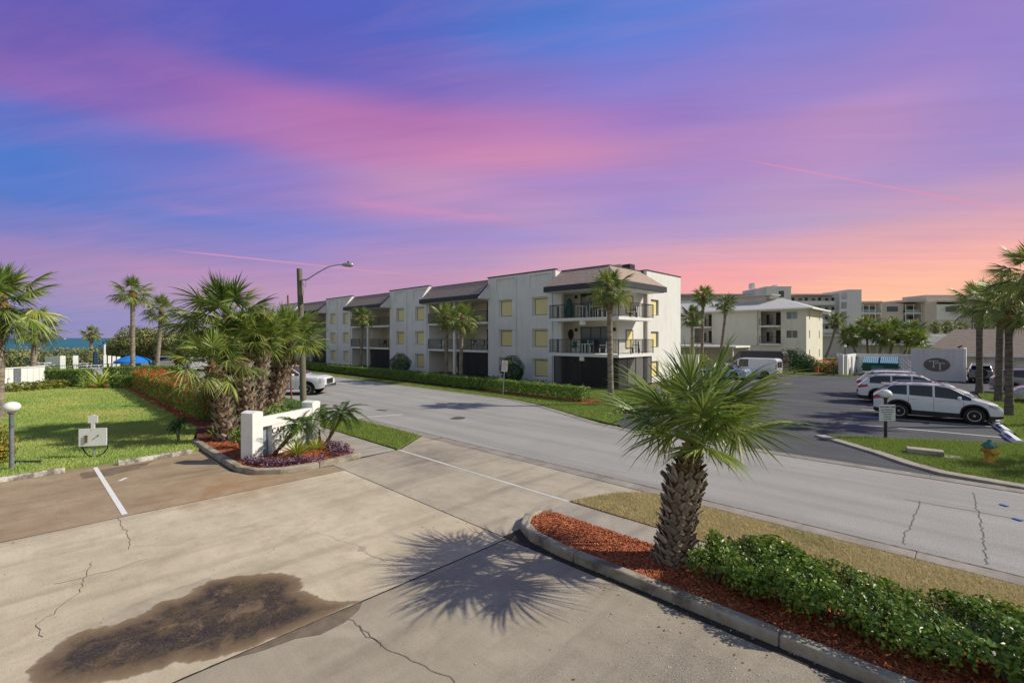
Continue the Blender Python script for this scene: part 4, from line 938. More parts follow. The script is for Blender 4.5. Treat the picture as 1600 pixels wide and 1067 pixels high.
def box_cloud(L, Wd, H, n, rough=0.05, inner=0.25, z0=0.06, top=1.0, f=5.0):
    fa = np.array([L * Wd * top, L * H, L * H, Wd * H, Wd * H]); c = rng.choice(5, n, p=fa / fa.sum())
    u, v = rng.random(n), rng.random(n); p = np.zeros((n, 3)); nr = np.zeros((n, 3))
    for k in range(5):
        m = c == k
        if k == 0: p[m] = np.c_[(u[m] - .5) * L, (v[m] - .5) * Wd, np.full(m.sum(), H)]; nr[m] = (0, 0, 1)
        elif k in (1, 2): sg = -1 if k == 1 else 1; p[m] = np.c_[(u[m] - .5) * L, np.full(m.sum(), sg * Wd / 2), z0 + v[m] * (H - z0)]; nr[m] = (0, sg, 0)
        else: sg = -1 if k == 3 else 1; p[m] = np.c_[np.full(m.sum(), sg * L / 2), (u[m] - .5) * Wd, z0 + v[m] * (H - z0)]; nr[m] = (sg, 0, 0)
    off = bumpy(p, rough, f) - inner * rng.random(n) ** 2.2 * min(Wd, H) + (rng.random(n) < 0.06) * rng.random(n) * rough * 2
    return p + nr * off[:, None], nr
def blob_cloud(blobs, n, shell=0.3, lump=0.12, f=3.0):
    b = np.array(blobs, float); w = (b[:, 3] * b[:, 4] * b[:, 5]) ** 0.67; k = rng.choice(len(b), n, p=w / w.sum())
    d = rng.normal(size=(n, 3)); d /= np.linalg.norm(d, axis=1)[:, None]
    r = 1 - shell * rng.random(n) ** 1.8
    r = r * (1 + lump * np.sin(d[:, 0] * f * 2 + k) * np.sin(d[:, 1] * f * 2.3 + k * 2) + lump * np.sin(d[:, 2] * f * 2.7 + k))
    return b[k, :3] + d * b[k, 3:6] * r[:, None], d
def foliage(parent, p, nr, size, mat, asp=0.5, tilt=0.9, name='foliage'):
    V, F = leaf_np(p, nr, size, asp, tilt); return np_obj(name, V, F, mat, parent)
M['twig'] = pm('twig_bark', (0.2, 0.16, 0.12), (0.11, 0.085, 0.06), 9, 0.95)
M['leaf_gloss'] = leafmat('glossy_hedge_leaves', [(0.053, 0.122, 0.017), (0.103, 0.200, 0.025), (0.177, 0.291, 0.035), (0.089, 0.167, 0.023), (0.356, 0.381, 0.056)], 0.3, 0.36, 0.4)
M['leaf_hedge'] = leafmat('hedge_leaves', [(0.069, 0.149, 0.024), (0.127, 0.230, 0.039), (0.230, 0.345, 0.062), (0.368, 0.460, 0.097)], 0.25, 0.5)
M['leaf_dark'] = leafmat('dark_shrub_leaves', [(0.018, 0.068, 0.015), (0.033, 0.105, 0.022), (0.060, 0.150, 0.033)], 0.2, 0.5)
M['leaf_grape'] = leafmat('sea_grape_leaves', [(0.105, 0.150, 0.038), (0.225, 0.270, 0.075), (0.360, 0.345, 0.120), (0.075, 0.112, 0.030), (0.360, 0.240, 0.105)], 0.2, 0.45)
M['leaf_yellow'] = leafmat('yellow_green_leaves', [(0.16, 0.21, 0.03), (0.26, 0.29, 0.045), (0.36, 0.34, 0.07), (0.1, 0.15, 0.03)], 0.3)
M['leaf_croton'] = leafmat('croton_leaves', [(0.2, 0.24, 0.03), (0.45, 0.36, 0.05), (0.1, 0.16, 0.03), (0.5, 0.25, 0.05)], 0.3)
M['leaf_fern'] = leafmat('fern_leaves', [(0.32, 0.42, 0.06), (0.45, 0.5, 0.09), (0.22, 0.34, 0.045)], 0.35)
M['leaf_purple'] = leafmat('purple_leaves', [(0.12, 0.05, 0.09), (0.24, 0.12, 0.2), (0.32, 0.22, 0.3), (0.08, 0.03, 0.05), (0.13, 0.12, 0.08)], 0.2)
M['flower'] = leafmat('red_blossom', [(0.6, 0.05, 0.015), (0.75, 0.12, 0.03), (0.5, 0.03, 0.01), (0.8, 0.2, 0.06)], 0.25, 0.6)
M['leaf_bright'] = leafmat('bright_hedge_leaves', [(0.065, 0.156, 0.023), (0.117, 0.234, 0.033), (0.195, 0.312, 0.052)], 0.3)

def stems(parent, L, Wd, H, n, r=0.012, name='stems'):
    mb = MB()
    for _ in range(n):
        x, y = (random.random() - .5) * L * 0.96, (random.random() - .5) * Wd * 0.35
        for q in range(3):
            dx, dy = random.uniform(-0.22, 0.22), random.uniform(-0.2, 0.2)
            mb.tube([(x, y, 0), (x + dx * 0.4, y + dy * 0.4, H * 0.35), (x + dx, y + dy, H * 0.8)], [r, r * 0.8, r * 0.4], 5, False)
    return stuff(mb.build(name, M['twig'], parent))
def hedge(label, s0, t0, s1, t1, Wd, H, n, size, mat, rough=0.05, inner=0.25, z0=0.06, base=0.03, stem=0, asp=0.5, cat='hedge', group=None, top=1.0, f=5.0):
    a, b = P(s0, t0), P(s1, t1); c = (a + b) / 2; c.z = base; d = b - a
    root = thing('hedge', label, cat, c, math.atan2(d.y, d.x), group)
    p, nr = box_cloud(d.length, Wd, H, n, rough, inner, z0, top, f)
    foliage(root, p, nr, size, mat, asp)
    if stem: stems(root, d.length, Wd, H, stem)
    return root
# near hedge: open growth with stems and gaps below
def near_hedge():
    root = thing('hedge', 'glossy green hedge growing in the mulch bed beside the near kerb', 'hedge', P(0.0, 7.36, 0.09), 0)
    n = 100000; L = 6.2
    x = (rng.random(n) - .5) * L + 0.05; y = (rng.random(n) - .5) * 1.5; z = 0.76 * rng.random(n) ** 0.6
    ctr = 0.07 * np.sin(x * 2.3 + 1) + 0.05 * np.sin(x * 5.1)
    half = 0.6 + 0.07 * np.sin(x * 3.1 + 2) + 0.06 * np.sin(x * 7.3)
    hz = 0.62 + 0.06 * np.sin(x * 2.7) + 0.04 * np.sin(x * 6.1 + y * 5) + 0.03 * np.sin(x * 11 + y * 9)
    lowcut = 0.2 + 0.13 * np.sin(x * 4.3 + 1.7) + 0.09 * np.sin(x * 9.1 + 0.5)
    fr = np.clip(z / hz, 0, 1.2)
    wmax = half * np.sqrt(np.clip(1 - (fr - 0.66) ** 2 / 0.45, 0.03, 1))
    gap = np.sin(x * 6.7 + z * 7) * np.sin(y * 8 + x * 3 + 1) + 0.5 * np.sin(x * 13 + y * 11)
    yy = y - ctr
    keep = (np.abs(yy) < wmax) & (z < hz) & ((z > lowcut) | (rng.random(n) < 0.14)) & ((gap > -0.85) | (rng.random(n) < 0.3)) & ((fr > 0.6) | (rng.random(n) < 0.42))
    p = np.c_[x, y, z][keep]
    nr = np.c_[np.zeros(len(p)), yy[keep] * 1.2, np.ones(len(p)) * 0.8]
    big = rng.random(len(p)) < 0.3
    foliage(root, p[big], nr[big], 0.07, M['leaf_gloss'], 0.62, 0.7); foliage(root, p[~big], nr[~big], 0.05, M['leaf_gloss'], 0.58, 0.85)
    mb = MB()
    for k in range(80):
        x = (random.random() - .5) * L * 0.97; y = random.gauss(0, 0.07)
        for q in range(3):
            dx, dy = random.uniform(-0.2, 0.2), random.uniform(-0.4, 0.4)
            mb.tube([(x, y, 0), (x + dx * 0.35, y + dy * 0.35, 0.22), (x + dx * 0.8, y + dy * 0.8, 0.42), (x + dx, y + dy, 0.62)], [0.012, 0.01, 0.007, 0.003], 5, False)
    stuff(mb.build('stems', M['twig'], root))
near_hedge()
hedge('long clipped hedge along the street before the three storey building', 16.3, 22.85, 66, 23.3, 1.0, 0.85, 56000, 0.115, M['leaf_hedge'], 0.05, 0.25, 0.12, stem=90)
hedge('clipped hedge beside the end of the white garden wall', 50.9, 1.1, 48.9, 3.0, 1.3, 1.3, 9000, 0.11, M['leaf_hedge'])
hedge('long low back hedge beside the pool', 51.5, 4.3, 49.0, 9.0, 1.1, 1.35, 11000, 0.11, M['leaf_hedge'])
hedge('shorter front hedge beside the green leafy plant', 46.2, 4.2, 44.6, 6.6, 0.9, 0.9, 6500, 0.105, M['leaf_hedge'])
hedge('small hedge behind the leaning palm near the parked car', 58.5, 9.2, 60.5, 10.8, 0.8, 0.8, 2500, 0.1, M['leaf_hedge'])
hedge('bright green low hedge between the palm clump and the street', 26.5, 9.05, 20.9, 9.0, 0.8, 0.62, 9000, 0.06, M['leaf_bright'])
# flowering hedge, its blossoms a part
fh = hedge('flowering hedge with red orange blossoms beside the lawn', 44.8, 6.1, 24.3, 6.15, 1.75, 1.25, 42000, 0.105, M['leaf_hedge'], 0.1, 0.3, 0.1, stem=60, f=3.0)
p_, n_ = box_cloud(20.7, 1.85, 1.33, 1250, 0.1, 0.0, 0.35, 2.6, 3.0)
ck = np.repeat(p_, 5, 0) + rng.normal(0, 0.04, (6250, 3)); foliage(fh, ck, np.repeat(n_, 5, 0), 0.07, M['flower'], 0.7, 0.8, 'blossoms')

def shrub(name, label, s, t, blobs, n, size, mat, cat='shrub', base=0.03, asp=0.5, stem=5, group=None, shell=0.4, lump=0.12, h=0.5):
    root = thing(name, label, cat, P(s, t, base), 0, group)
    p, nr = blob_cloud(blobs, n, shell, lump); p[:, 2] = np.maximum(p[:, 2], 0.02)
    foliage(root, p, nr, size, mat, asp)
    if stem:
        mb = MB()
        for _ in range(stem):
            b = random.choice(blobs); q = (b[0] + random.uniform(-.3, .3) * b[3], b[1] + random.uniform(-.3, .3) * b[4], b[2])
            mb.tube([(random.uniform(-.04, .04), random.uniform(-.04, .04), 0), (q[0] * 0.4, q[1] * 0.4, q[2] * 0.5), q], [0.02, 0.015, 0.006], 5, False)
        mb.build('stems', M['twig'], root)
    return root
GT = 'clipped round bushes against the building'
for lab, s_, t_, rr, hh in (('clipped round bush against the wall left of the paired palms', 44.9, 28.3, 1.2, 1.0), ('clipped round bush behind the no parking sign', 28.0, 28.6, 1.05, 1.15)):
    shrub('round_bush', lab, s_, t_, [(0, 0, hh, rr, rr, hh * 0.98), (0.1, 0, hh * 0.7, rr * 0.85, rr * 0.85, hh * 0.68)], 12000, 0.07, M['leaf_dark'], 'bush', group=GT, shell=0.25, lump=0.03)
shrub('croton_bush', 'yellow and green croton bush at the left frame edge', 20.95, -0.75, [(0, 0, 0.62, 0.42, 0.42, 0.5), (0.1, 0.05, 0.35, 0.4, 0.35, 0.35)], 1300, 0.1, M['leaf_croton'])
shrub('small_shrub', 'thin young shrub on the lawn beside the sign bed', 20.8, 3.75, [(0.0, 0, 0.6, 0.25, 0.25, 0.22), (0.2, 0.1, 0.78, 0.2, 0.2, 0.16), (-0.2, -0.1, 0.45, 0.2, 0.2, 0.18)], 420, 0.085, M['leaf_dark'], shell=0.9)
shrub('leafy_plant', 'small flowering plant at the foot of the left sign pillar', 17.6, 4.9, [(0, 0, 0.45, 0.35, 0.35, 0.3)], 380, 0.1, M['leaf_hedge'], 'plant', base=0.09, shell=0.9)
shrub('leafy_plant', 'leafy plant showing between the palm trunks above the sign', 18.3, 6.3, [(0, 0, 0.9, 0.5, 0.5, 0.4)], 600, 0.11, M['leaf_hedge'], 'plant', base=0.09, shell=0.9)
shrub('flower_bush', 'big dark flowering bush before the beige apartments', 14.6, 60.3, [(0, 0, 1.1, 2.0, 1.4, 1.3), (1.0, 0.6, 0.8, 1.5, 1.2, 1.0)], 6000, 0.16, M['leaf_dark'], 'bush')
shrub('yellow_bush', 'yellow green bush behind the blue car', 23.5, 56.3, [(0, 0, 0.9, 1.5, 1.0, 0.9)], 2200, 0.14, M['leaf_yellow'], 'bush')
# ground plants
def tuft(name, label, s, t, n, L, w, mat, base=0.09, spread=1.0, cat='plant', group=None, part_name='leaf', droop=0.5, z0=0.0):
    """A rosette: every blade its own part."""
    root = thing(name, label, cat, P(s, t, base), 0, group); rg = random.Random(int(s * 100 + t * 7))
    mes = []
    for v in range(3):
        mb = MB(); k = 5
        for i in range(k):
            u = i / k; ww = w * (0.5 + 1.1 * u) * (1 - u * 0.55); mb.v += [(L * u, -ww, -droop * L * u * u), (L * u, 0, -droop * L * u * u - w * 0.35), (L * u, ww, -droop * L * u * u)]
        mb.v.append((L, 0, -droop * L))
        for i in range(k - 1): mb.f += [(3 * i, 3 * i + 1, 3 * i + 4, 3 * i + 3), (3 * i + 1, 3 * i + 2, 3 * i + 5, 3 * i + 4)]
        e = 3 * (k - 1); mb.f += [(e, e + 1, 3 * k), (e + 1, e + 2, 3 * k)]
        me = bpy.data.meshes.new(part_name); me.from_pydata(mb.v, [], mb.f); me.materials.append(mat); mes.append(me)
    for i in range(n):
        p = 85 - 65 * spread * (i / n); sc = rg.uniform(0.75, 1.1)
        inst(part_name, rg.choice(mes), root, Matrix.Translation((0, 0, z0)) @ Matrix.Rotation(R(137.5 * i + rg.uniform(-10, 10)), 4, 'Z') @ Matrix.Rotation(-R(p + rg.uniform(-8, 8)), 4, 'Y') @ Matrix.Diagonal((sc, sc, sc, 1)))
    return root
tuft('foxtail_fern', 'yellow green foxtail fern in the middle of the sign bed', 15.1, 5.8, 60, 0.62, 0.03, M['leaf_fern'], spread=0.7)
tuft('foxtail_fern', 'smaller foxtail fern near the right pillar of the sign', 15.55, 6.6, 44, 0.45, 0.028, M['leaf_fern'], spread=0.8)
tuft('agave', 'green spiky agave beside the sign bed kerb', 20.0, 4.75, 22, 0.6, 0.03, M['leaf_bright'], spread=0.9, droop=0.25)
tuft('birds_nest_fern', 'bright green broad leaved plant between the clipped hedges', 46.9, 3.6, 26, 1.5, 0.11, M['leaf_fern'], spread=0.75, droop=0.4, base=0.04)
tuft('cycad', 'spiky grey green plant before the hedge end', 49.9, 0.7, 18, 0.9, 0.04, M['leaf_hedge'], droop=0.3, base=0.04)
def cover(name, label, poly_st, dens, z, hgt, size, mat, asp=0.4, base=0):
    p = scatter(ST(poly_st), dens); n = len(p); q = np.c_[p, z + hgt * rng.random(n)]
    nr = np.tile([0, 0, 0.7], (n, 1)); V, F = leaf_np(q, nr, size, asp, 1.0); return stuff(np_obj(name, V, F, mat))
cover('purple_ground_cover', '', [(14.95, 4.4), (14.45, 4.6), (14.05, 5.05), (13.95, 5.7), (14.4, 5.7), (14.75, 5.15), (15.4, 4.75), (15.7, 4.4)], 900, 0.09, 0.2, 0.1, M['leaf_purple'])
cover('purple_ground_cover', '', [(13.95, 5.7), (14.0, 6.3), (14.3, 6.3), (14.4, 5.7)], 700, 0.09, 0.16, 0.09, M['leaf_purple'])
cover('purple_ground_cover', '', [(14.05, 6.5), (14.15, 7.2), (15.4, 7.25), (15.5, 6.9), (14.6, 6.6)], 800, 0.09, 0.28, 0.1, M['leaf_purple'])
cover('yellow_ground_cover', '', [(48.2, -2.4), (46.8, -2.2), (47.3, -0.3), (48.2, 1.6), (49.3, 2.6), (50.1, 1.6), (49.4, -0.2)], 190, 0.03, 0.6, 0.24, M['leaf_yellow'], 0.3)
cover('plants_by_wall', '', [(24.9, 29.2), (24.9, 29.9), (33, 30.0), (33, 29.2)], 60, 0.03, 0.3, 0.16, M['leaf_dark'], 0.4)
cover('plants_by_wall', '', [(34, 24.4), (34, 25), (66, 25.2), (66, 24.5)], 40, 0.03, 0.35, 0.2, M['leaf_dark'], 0.4)

# dune scrub and sea grape
def mass(name, blobs, n, size, mat, shell=0.4): 
    p, nr = blob_cloud(blobs, n, shell, 0.15); p[:, 2] = np.maximum(p[:, 2], 0.05); V, F = leaf_np(p, nr, size, 0.85, 0.8); return np_obj(name, V, F, mat)
bl = []
for k in range(46):
    t_ = -46 + k * 1.25; bl.append((-93 + random.uniform(-2, 2), t_, 0.9, 2.2, 1.8, 1.5 + random.uniform(-0.25, 0.3)))
stuff(mass('dune_scrub', bl, 32000, 0.24, M['leaf_grape']))
def tree(label, s, t, blobs, n, size, mat, trunks, cat='tree', name='sea_grape_tree', group=None):
    root = thing(name, label, cat, P(s, t), 0, group)
    mb = MB()
    for k in range(trunks):
        b = blobs[k % len(blobs)]; mb.tube([(b[0] * 0.2, b[1] * 0.2, 0), (b[0] * 0.5, b[1] * 0.5, b[2] * 0.5), (b[0], b[1], b[2])], [0.16, 0.11, 0.05], 7, False)
    mb.build('trunk', M['twig'], root)
    p, nr = blob_cloud(blobs, n, 0.45, 0.14); p[:, 2] = np.maximum(p[:, 2], 0.3); foliage(root, p, nr, size, mat, 0.85, 0.8, 'crown'); return root
GG = 'sea grape trees behind the pool'
tree('rounded sea grape tree left of the tall pool palm', 81, 9.8, [(0, 0, 2.7, 3.4, 3, 2.3), (-2.6, -1, 2.0, 2.4, 2, 1.7), (2, 1, 2.9, 2.6, 2.2, 2.2)], 15000, 0.22, M['leaf_grape'], 4, group=GG)
tree('sea grape tree between the two leaning pool palms', 76, 13.5, [(0, 0, 2.9, 3, 3, 2.4), (2, 1.5, 2.5, 2.6, 2.4, 2.2)], 11000, 0.22, M['leaf_grape'], 4, group=GG)
tree('sea grape tree behind the parked silver car', 73, 19.5, [(0, 0, 3.0, 3.2, 3, 2.7), (2.5, 2, 2.7, 2.6, 2.6, 2.3)], 12000, 0.22, M['leaf_grape'], 4, group=GG)
tree('sea grape tree at the street end behind the palm clump', 84, 20, [(0, 0, 2.6, 4, 4, 2.4), (4, 3, 2.2, 3, 3, 2.0)], 10000, 0.26, M['leaf_grape'], 4, group=GG)

# ------------------------------------------------------------------ buildings
def stucco(name, a, b, bs=90, bump=0.35):
    q = Nt(name)
    c = q.ramp(q.noise(0.7, 6, 0.65), [(0.35, a), (0.7, b)])
    c = q.mix(q.ramp(q.noise(1.0, 5, 0.65, stretch=(3, 3, 0.25)), [(0.5, 0.0), (0.74, 0.42)]), c, tuple(x * 0.7 for x in b))
    q.set(Base_Color=c, Roughness=0.9, Specular_IOR_Level=0.2).bump(q.noise(bs, 4, 0.6), bump, 0.006); return q.m
M['white_wall'] = stucco('white_stucco', (0.78, 0.77, 0.74), (0.7, 0.69, 0.67), 14, 0.5)
M['white_trim'] = pm('white_trim', (0.8, 0.79, 0.77), (0.7, 0.69, 0.66), 3, 0.7)
M['cream_wall'] = stucco('cream_stucco', (0.72, 0.66, 0.55), (0.66, 0.6, 0.5))
M['beige_wall'] = stucco('beige_siding', (0.70, 0.68, 0.58), (0.65, 0.63, 0.53))
M['grey_wall'] = stucco('grey_painted_block', (0.62, 0.61, 0.62), (0.56, 0.55, 0.56))
M['tan_wall'] = stucco('tan_wall', (0.62, 0.54, 0.46), (0.56, 0.49, 0.42))
M['fascia'] = pm('dark_blue_grey_fascia', (0.035, 0.042, 0.055), (0.045, 0.052, 0.066), 3, 0.6)
M['dark'] = pm('dark_metal', (0.02, 0.02, 0.022), (0.035, 0.034, 0.034), 5, 0.5)
M['screen'] = pm('dark_porch_screen', (0.018, 0.019, 0.021), (0.03, 0.031, 0.034), 2, 0.4, spec=0.5)
def screen_mat():
    q = Nt('dark_porch_mesh'); q.set(Base_Color=(0.02, 0.021, 0.024), Roughness=0.6)
    t = q.n.new('ShaderNodeBsdfTransparent'); mx = q.n.new('ShaderNodeMixShader'); mx.inputs[0].default_value = 0.42
    q.l.new(q.b.outputs[0], mx.inputs[1]); q.l.new(t.outputs[0], mx.inputs[2]); q.l.new(mx.outputs[0], q.n['Material Output'].inputs[0]); return q.m
M['screen'] = screen_mat()
M['interior'] = pm('dim_room', (0.06, 0.058, 0.055), (0.035, 0.034, 0.033), 1, 0.9)
M['dark_frame'] = pm('bronze_window_frame', (0.045, 0.04, 0.036), (0.06, 0.055, 0.05), 3, 0.5)
def glass_mat(name, c, rough=0.06):
    q = Nt(name); q.set(Base_Color=q.ramp(q.noise(0.8, 3, 0.6), [(0.3, c), (0.7, tuple(x * 1.8 for x in c))]), Roughness=rough, Specular_IOR_Level=0.7); return q.m
M['glass'] = glass_mat('window_glass', (0.02, 0.026, 0.03))
M['glass_pale'] = glass_mat('pale_window_glass', (0.13, 0.18, 0.2))
def shutter_mat():
    q = Nt('yellow_storm_panel')
    w = q.n.new('ShaderNodeTexWave'); w.inputs['Scale'].default_value = 2.2; w.inputs['Distortion'].default_value = 0.3; w.bands_direction = 'X'
    q.l.new(q.tc.outputs['Object'], w.inputs['Vector'])
    c = q.ramp(q.noise(2.2, 4, 0.6, stretch=(3, 3, 0.5)), [(0.3, (0.84, 0.71, 0.3)), (0.7, (0.9, 0.79, 0.4))])
    c = q.mix(q.math('MULTIPLY', w.outputs[0], 0.3), c, (0.62, 0.5, 0.2)); c = q.mix(q.ramp(q.objrand(), [(0, 0.0), (1, 0.4)]), c, (0.92, 0.86, 0.56))
    q.set(Base_Color=c, Roughness=0.5, Specular_IOR_Level=0.3).bump(w.outputs[0], 0.5, 0.03); q.translucent(c, 0.1); return q.m
M['shutter'] = shutter_mat()
def shingle_mat(name, a, b, c3, course=5.2):
    q = Nt(name)
    br = q.n.new('ShaderNodeTexBrick'); br.inputs['Scale'].default_value = 1.0; br.inputs['Brick Width'].default_value = 0.3; br.inputs['Row Height'].default_value = 0.16
    br.inputs['Mortar Size'].default_value = 0.012; br.inputs['Color1'].default_value = (*a, 1); br.inputs['Color2'].default_value = (*b, 1); br.inputs['Mortar'].default_value = (*tuple(x * 0.3 for x in a), 1); br.inputs['Bias'].default_value = 0.0
    mp = q.n.new('ShaderNodeCombineXYZ'); sep = q.n.new('ShaderNodeSeparateXYZ'); q.l.new(q.tc.outputs['Object'], sep.inputs[0])
    q.l.new(q.math('ADD', sep.outputs[0], sep.outputs[1]), mp.inputs[0]); q.l.new(sep.outputs[2], mp.inputs[1]); q.l.new(mp.outputs[0], br.inputs['Vector'])
    c = q.mix(q.ramp(q.noise(5, 5, 0.7), [(0.35, 0.0), (0.65, 0.7)]), br.outputs[0], c3)
    q.set(Base_Color=c, Roughness=0.95, Specular_IOR_Level=0.15).bump(br.outputs[1], -0.6, 0.02); return q.m
M['shingle'] = shingle_mat('brown_roof_shingles', (0.36, 0.275, 0.22), (0.46, 0.36, 0.3), (0.4, 0.31, 0.255))
M['shingle_tan'] = shingle_mat('tan_roof_shingles', (0.3, 0.23, 0.185), (0.36, 0.29, 0.235), (0.33, 0.26, 0.21))
M['metal_roof'] = pm('pale_metal_roof', (0.56, 0.54, 0.5), (0.5, 0.48, 0.45), 2, 0.6)
M['teal'] = pm('teal_fabric', (0.02, 0.13, 0.15), (0.03, 0.17, 0.19), 6, 0.8)
M['white_paint'] = pm('white_paint', (0.82, 0.82, 0.8), (0.74, 0.74, 0.72), 3, 0.5)

def grid_wall(mb, axis, pos, thick, a0, a1, z0, z1, holes):
    """A wall with openings: axis 'x' runs along x at depth y=pos (thick towards +y); axis 'y' runs along y at x=pos (thick towards -x)."""
    As = sorted({a0, a1, *[h[0] for h in holes], *[h[1] for h in holes]}); Zs = sorted({z0, z1, *[h[2] for h in holes], *[h[3] for h in holes]})
    for i in range(len(As) - 1):
        k = 0
        while k < len(Zs) - 1:
            am, zm = (As[i] + As[i + 1]) / 2, (Zs[k] + Zs[k + 1]) / 2
            if any(h[0] < am < h[1] and h[2] < zm < h[3] for h in holes): k += 1; continue
            j = k + 1
            while j < len(Zs) - 1 and not any(h[0] < am < h[1] and h[2] < (Zs[j] + Zs[j + 1]) / 2 < h[3] for h in holes): j += 1
            if axis == 'x': mb.box(As[i], As[i + 1], pos, pos + thick, Zs[k], Zs[j])
            else: mb.box(pos - thick, pos, As[i], As[i + 1], Zs[k], Zs[j])
            k = j
def window(root, axis, pos, a0, a1, z0, z1, fill, fmat, fw=0.05, mull=1, depth=0.05, name='window', trans=0):
    """A framed window in an opening; the frame is the part, its panes or panels the sub-parts. Works in world coordinates."""
    fr = MB()
    def bx(m, u0, u1, v0, v1, d0, d1):
        if axis == 'x': m.box(u0, u1, pos + d0, pos + d1, v0, v1)
        else: m.box(pos - d1, pos - d0, u0, u1, v0, v1)
    bx(fr, a0, a1, z0, z0 + fw, 0, depth); bx(fr, a0, a1, z1 - fw, z1, 0, depth)
    bx(fr, a0, a0 + fw, z0 + fw, z1 - fw, 0, depth); bx(fr, a1 - fw, a1, z0 + fw, z1 - fw, 0, depth)
    w = (a1 - a0 - 2 * fw) / mull
    for k in range(1, mull): bx(fr, a0 + fw + k * w - fw / 2, a0 + fw + k * w + fw / 2, z0 + fw, z1 - fw, 0, depth)
    o = fr.build(name, fmat, root, world=True)
    for k in range(mull):
        q = MB(); bx(q, a0 + fw + k * w + (fw / 2 + .002 if k else .002), a0 + fw + (k + 1) * w - (fw / 2 + .002 if k < mull - 1 else .002), z0 + fw + .002, z1 - fw - .002, depth * 0.35, depth * 0.7)
        q.build('panel' if fill is M['shutter'] else 'pane', fill, o, world=True)
    return o
def railing(root, path, z0, h, mat, name='railing', gap=0.13, post=1.6, r=0.012):
    mb = MB()
    for (a, b) in zip(path, path[1:]):
        a, b = Vector((*a, 0)), Vector((*b, 0)); d = b - a; L = d.length; u = d / L; ang = math.atan2(d.y, d.x)
        for z, t in ((z0 + h, 0.045), (z0 + 0.1, 0.03)): mb.obox(((a + b) / 2).to_tuple()[:2] + (z,), (L, 0.045, t), ang)
        k = int(L / gap)
        for i in range(1, k): p = a + u * (L * i / k); mb.obox((p.x, p.y, z0 + h / 2 + 0.05), (0.018, 0.018, h - 0.12), ang)
        n = max(1, int(L / post))
        for i in range(n + 1): p = a + u * (L * i / n); mb.obox((p.x, p.y, z0 + h / 2), (0.05, 0.05, h), ang)
    o = mb.build(name, mat, root, world=True); return o

# --- three storey building with mansard roofs
A = thing('apartment_building', 'three storey white stucco building with brown mansard roofs and yellow window panels', 'building', P(18.9, 30.6))
FZ = [0.05, 2.6, 5.35]
F0, DEP = 30.6, 42.6
wall = MB()
sec = [(24.9, 33.2), (42.8, 50.9), (60.6, 68.7), (78.4, 86.5)]          # stucco blocks (s)
bal = [(18.9, 24.9), (33.2, 42.8), (50.9, 60.6), (68.7, 78.4)]
for a, b in sec:
    wall = MB(); c1, c2 = b - 2.45, a + 1.65
    holes = []
    for c in (c1, c2):
        for z in FZ: holes.append((-c - 0.88, -c + 0.88, z + 0.33, z + 1.98))
    grid_wall(wall, 'x', F0, 0.25, -b, -a, 0, 9.5, holes)
    wall.box(-b + .003, -a - .003, F0 + 0.25, DEP, 0, 9.38)             # the block behind
    # raised bays round the two window columns, and a plain band between
    for c in (c1, c2):
        grid_wall(wall, 'x', F0 - 0.1, 0.098, -c - 1.35, -c + 1.35, 0, 8.1, [(-c - 0.88, -c + 0.88, z + 0.33, z + 1.98) for z in FZ])
        wall.box(-c - 1.35, -c - 1.2, F0 - 0.1, F0 - 0.002, 8.1, 9.42); wall.box(-c + 1.2, -c + 1.35, F0 - 0.1, F0 - 0.002, 8.1, 9.42)
        wall.box(-c - 1.2, -c + 1.2, F0 - 0.1, F0 - 0.002, 9.25, 9.42)
    # wing walls that close the mansards
    for e, hi in ((a, True), (b, True)):
        x = -e if e == b else -e - 0.22
        if e == a and a == 24.9: continue
        wall.extrude([(x, F0 - .002, 7.5), (x, 29.3, 7.5), (x, 29.3, 7.62), (x, F0 + 0.6, 9.45), (x, F0 + 0.6, 9.2), (x, F0 - .002, 8.9)], (0.22, 0, 0)) if e == b else wall.extrude([(x, F0 - .002, 7.5), (x, 29.3, 7.5), (x, 29.3, 7.62), (x, F0 - .002, 9.45)], (0.22, 0, 0))
    wall.build('wall', M['white_wall'], A, world=True)
cap = MB()
for a, b in sec: cap.box(-b - 0.04, -a + 0.04, F0 - 0.06, F0 + 0.3, 9.502, 9.6)
cap.box(-19.6 - 0.3, -19.56, 36.2, DEP + 0.05, 9.46, 9.55)
cap.build('parapet_cap', M['fascia'], A, world=True)
for a, b in sec:
    for c in (b - 2.45, a + 1.65):
        for z in FZ:
            window(A, 'x', F0 + 0.12, -c - 0.75, -c + 0.75, z + 0.43, z + 1.85, M['shutter'], M['dark_frame'], 0.05)
            sur = MB(); grid_wall(sur, 'x', F0 + 0.1, 0.08, -c - 0.88, -c + 0.88, z + 0.33, z + 1.98, [(-c - 0.75, -c + 0.75, z + 0.43, z + 1.85)])
            sur.build('window_surround', M['white_wall'], A, world=True)
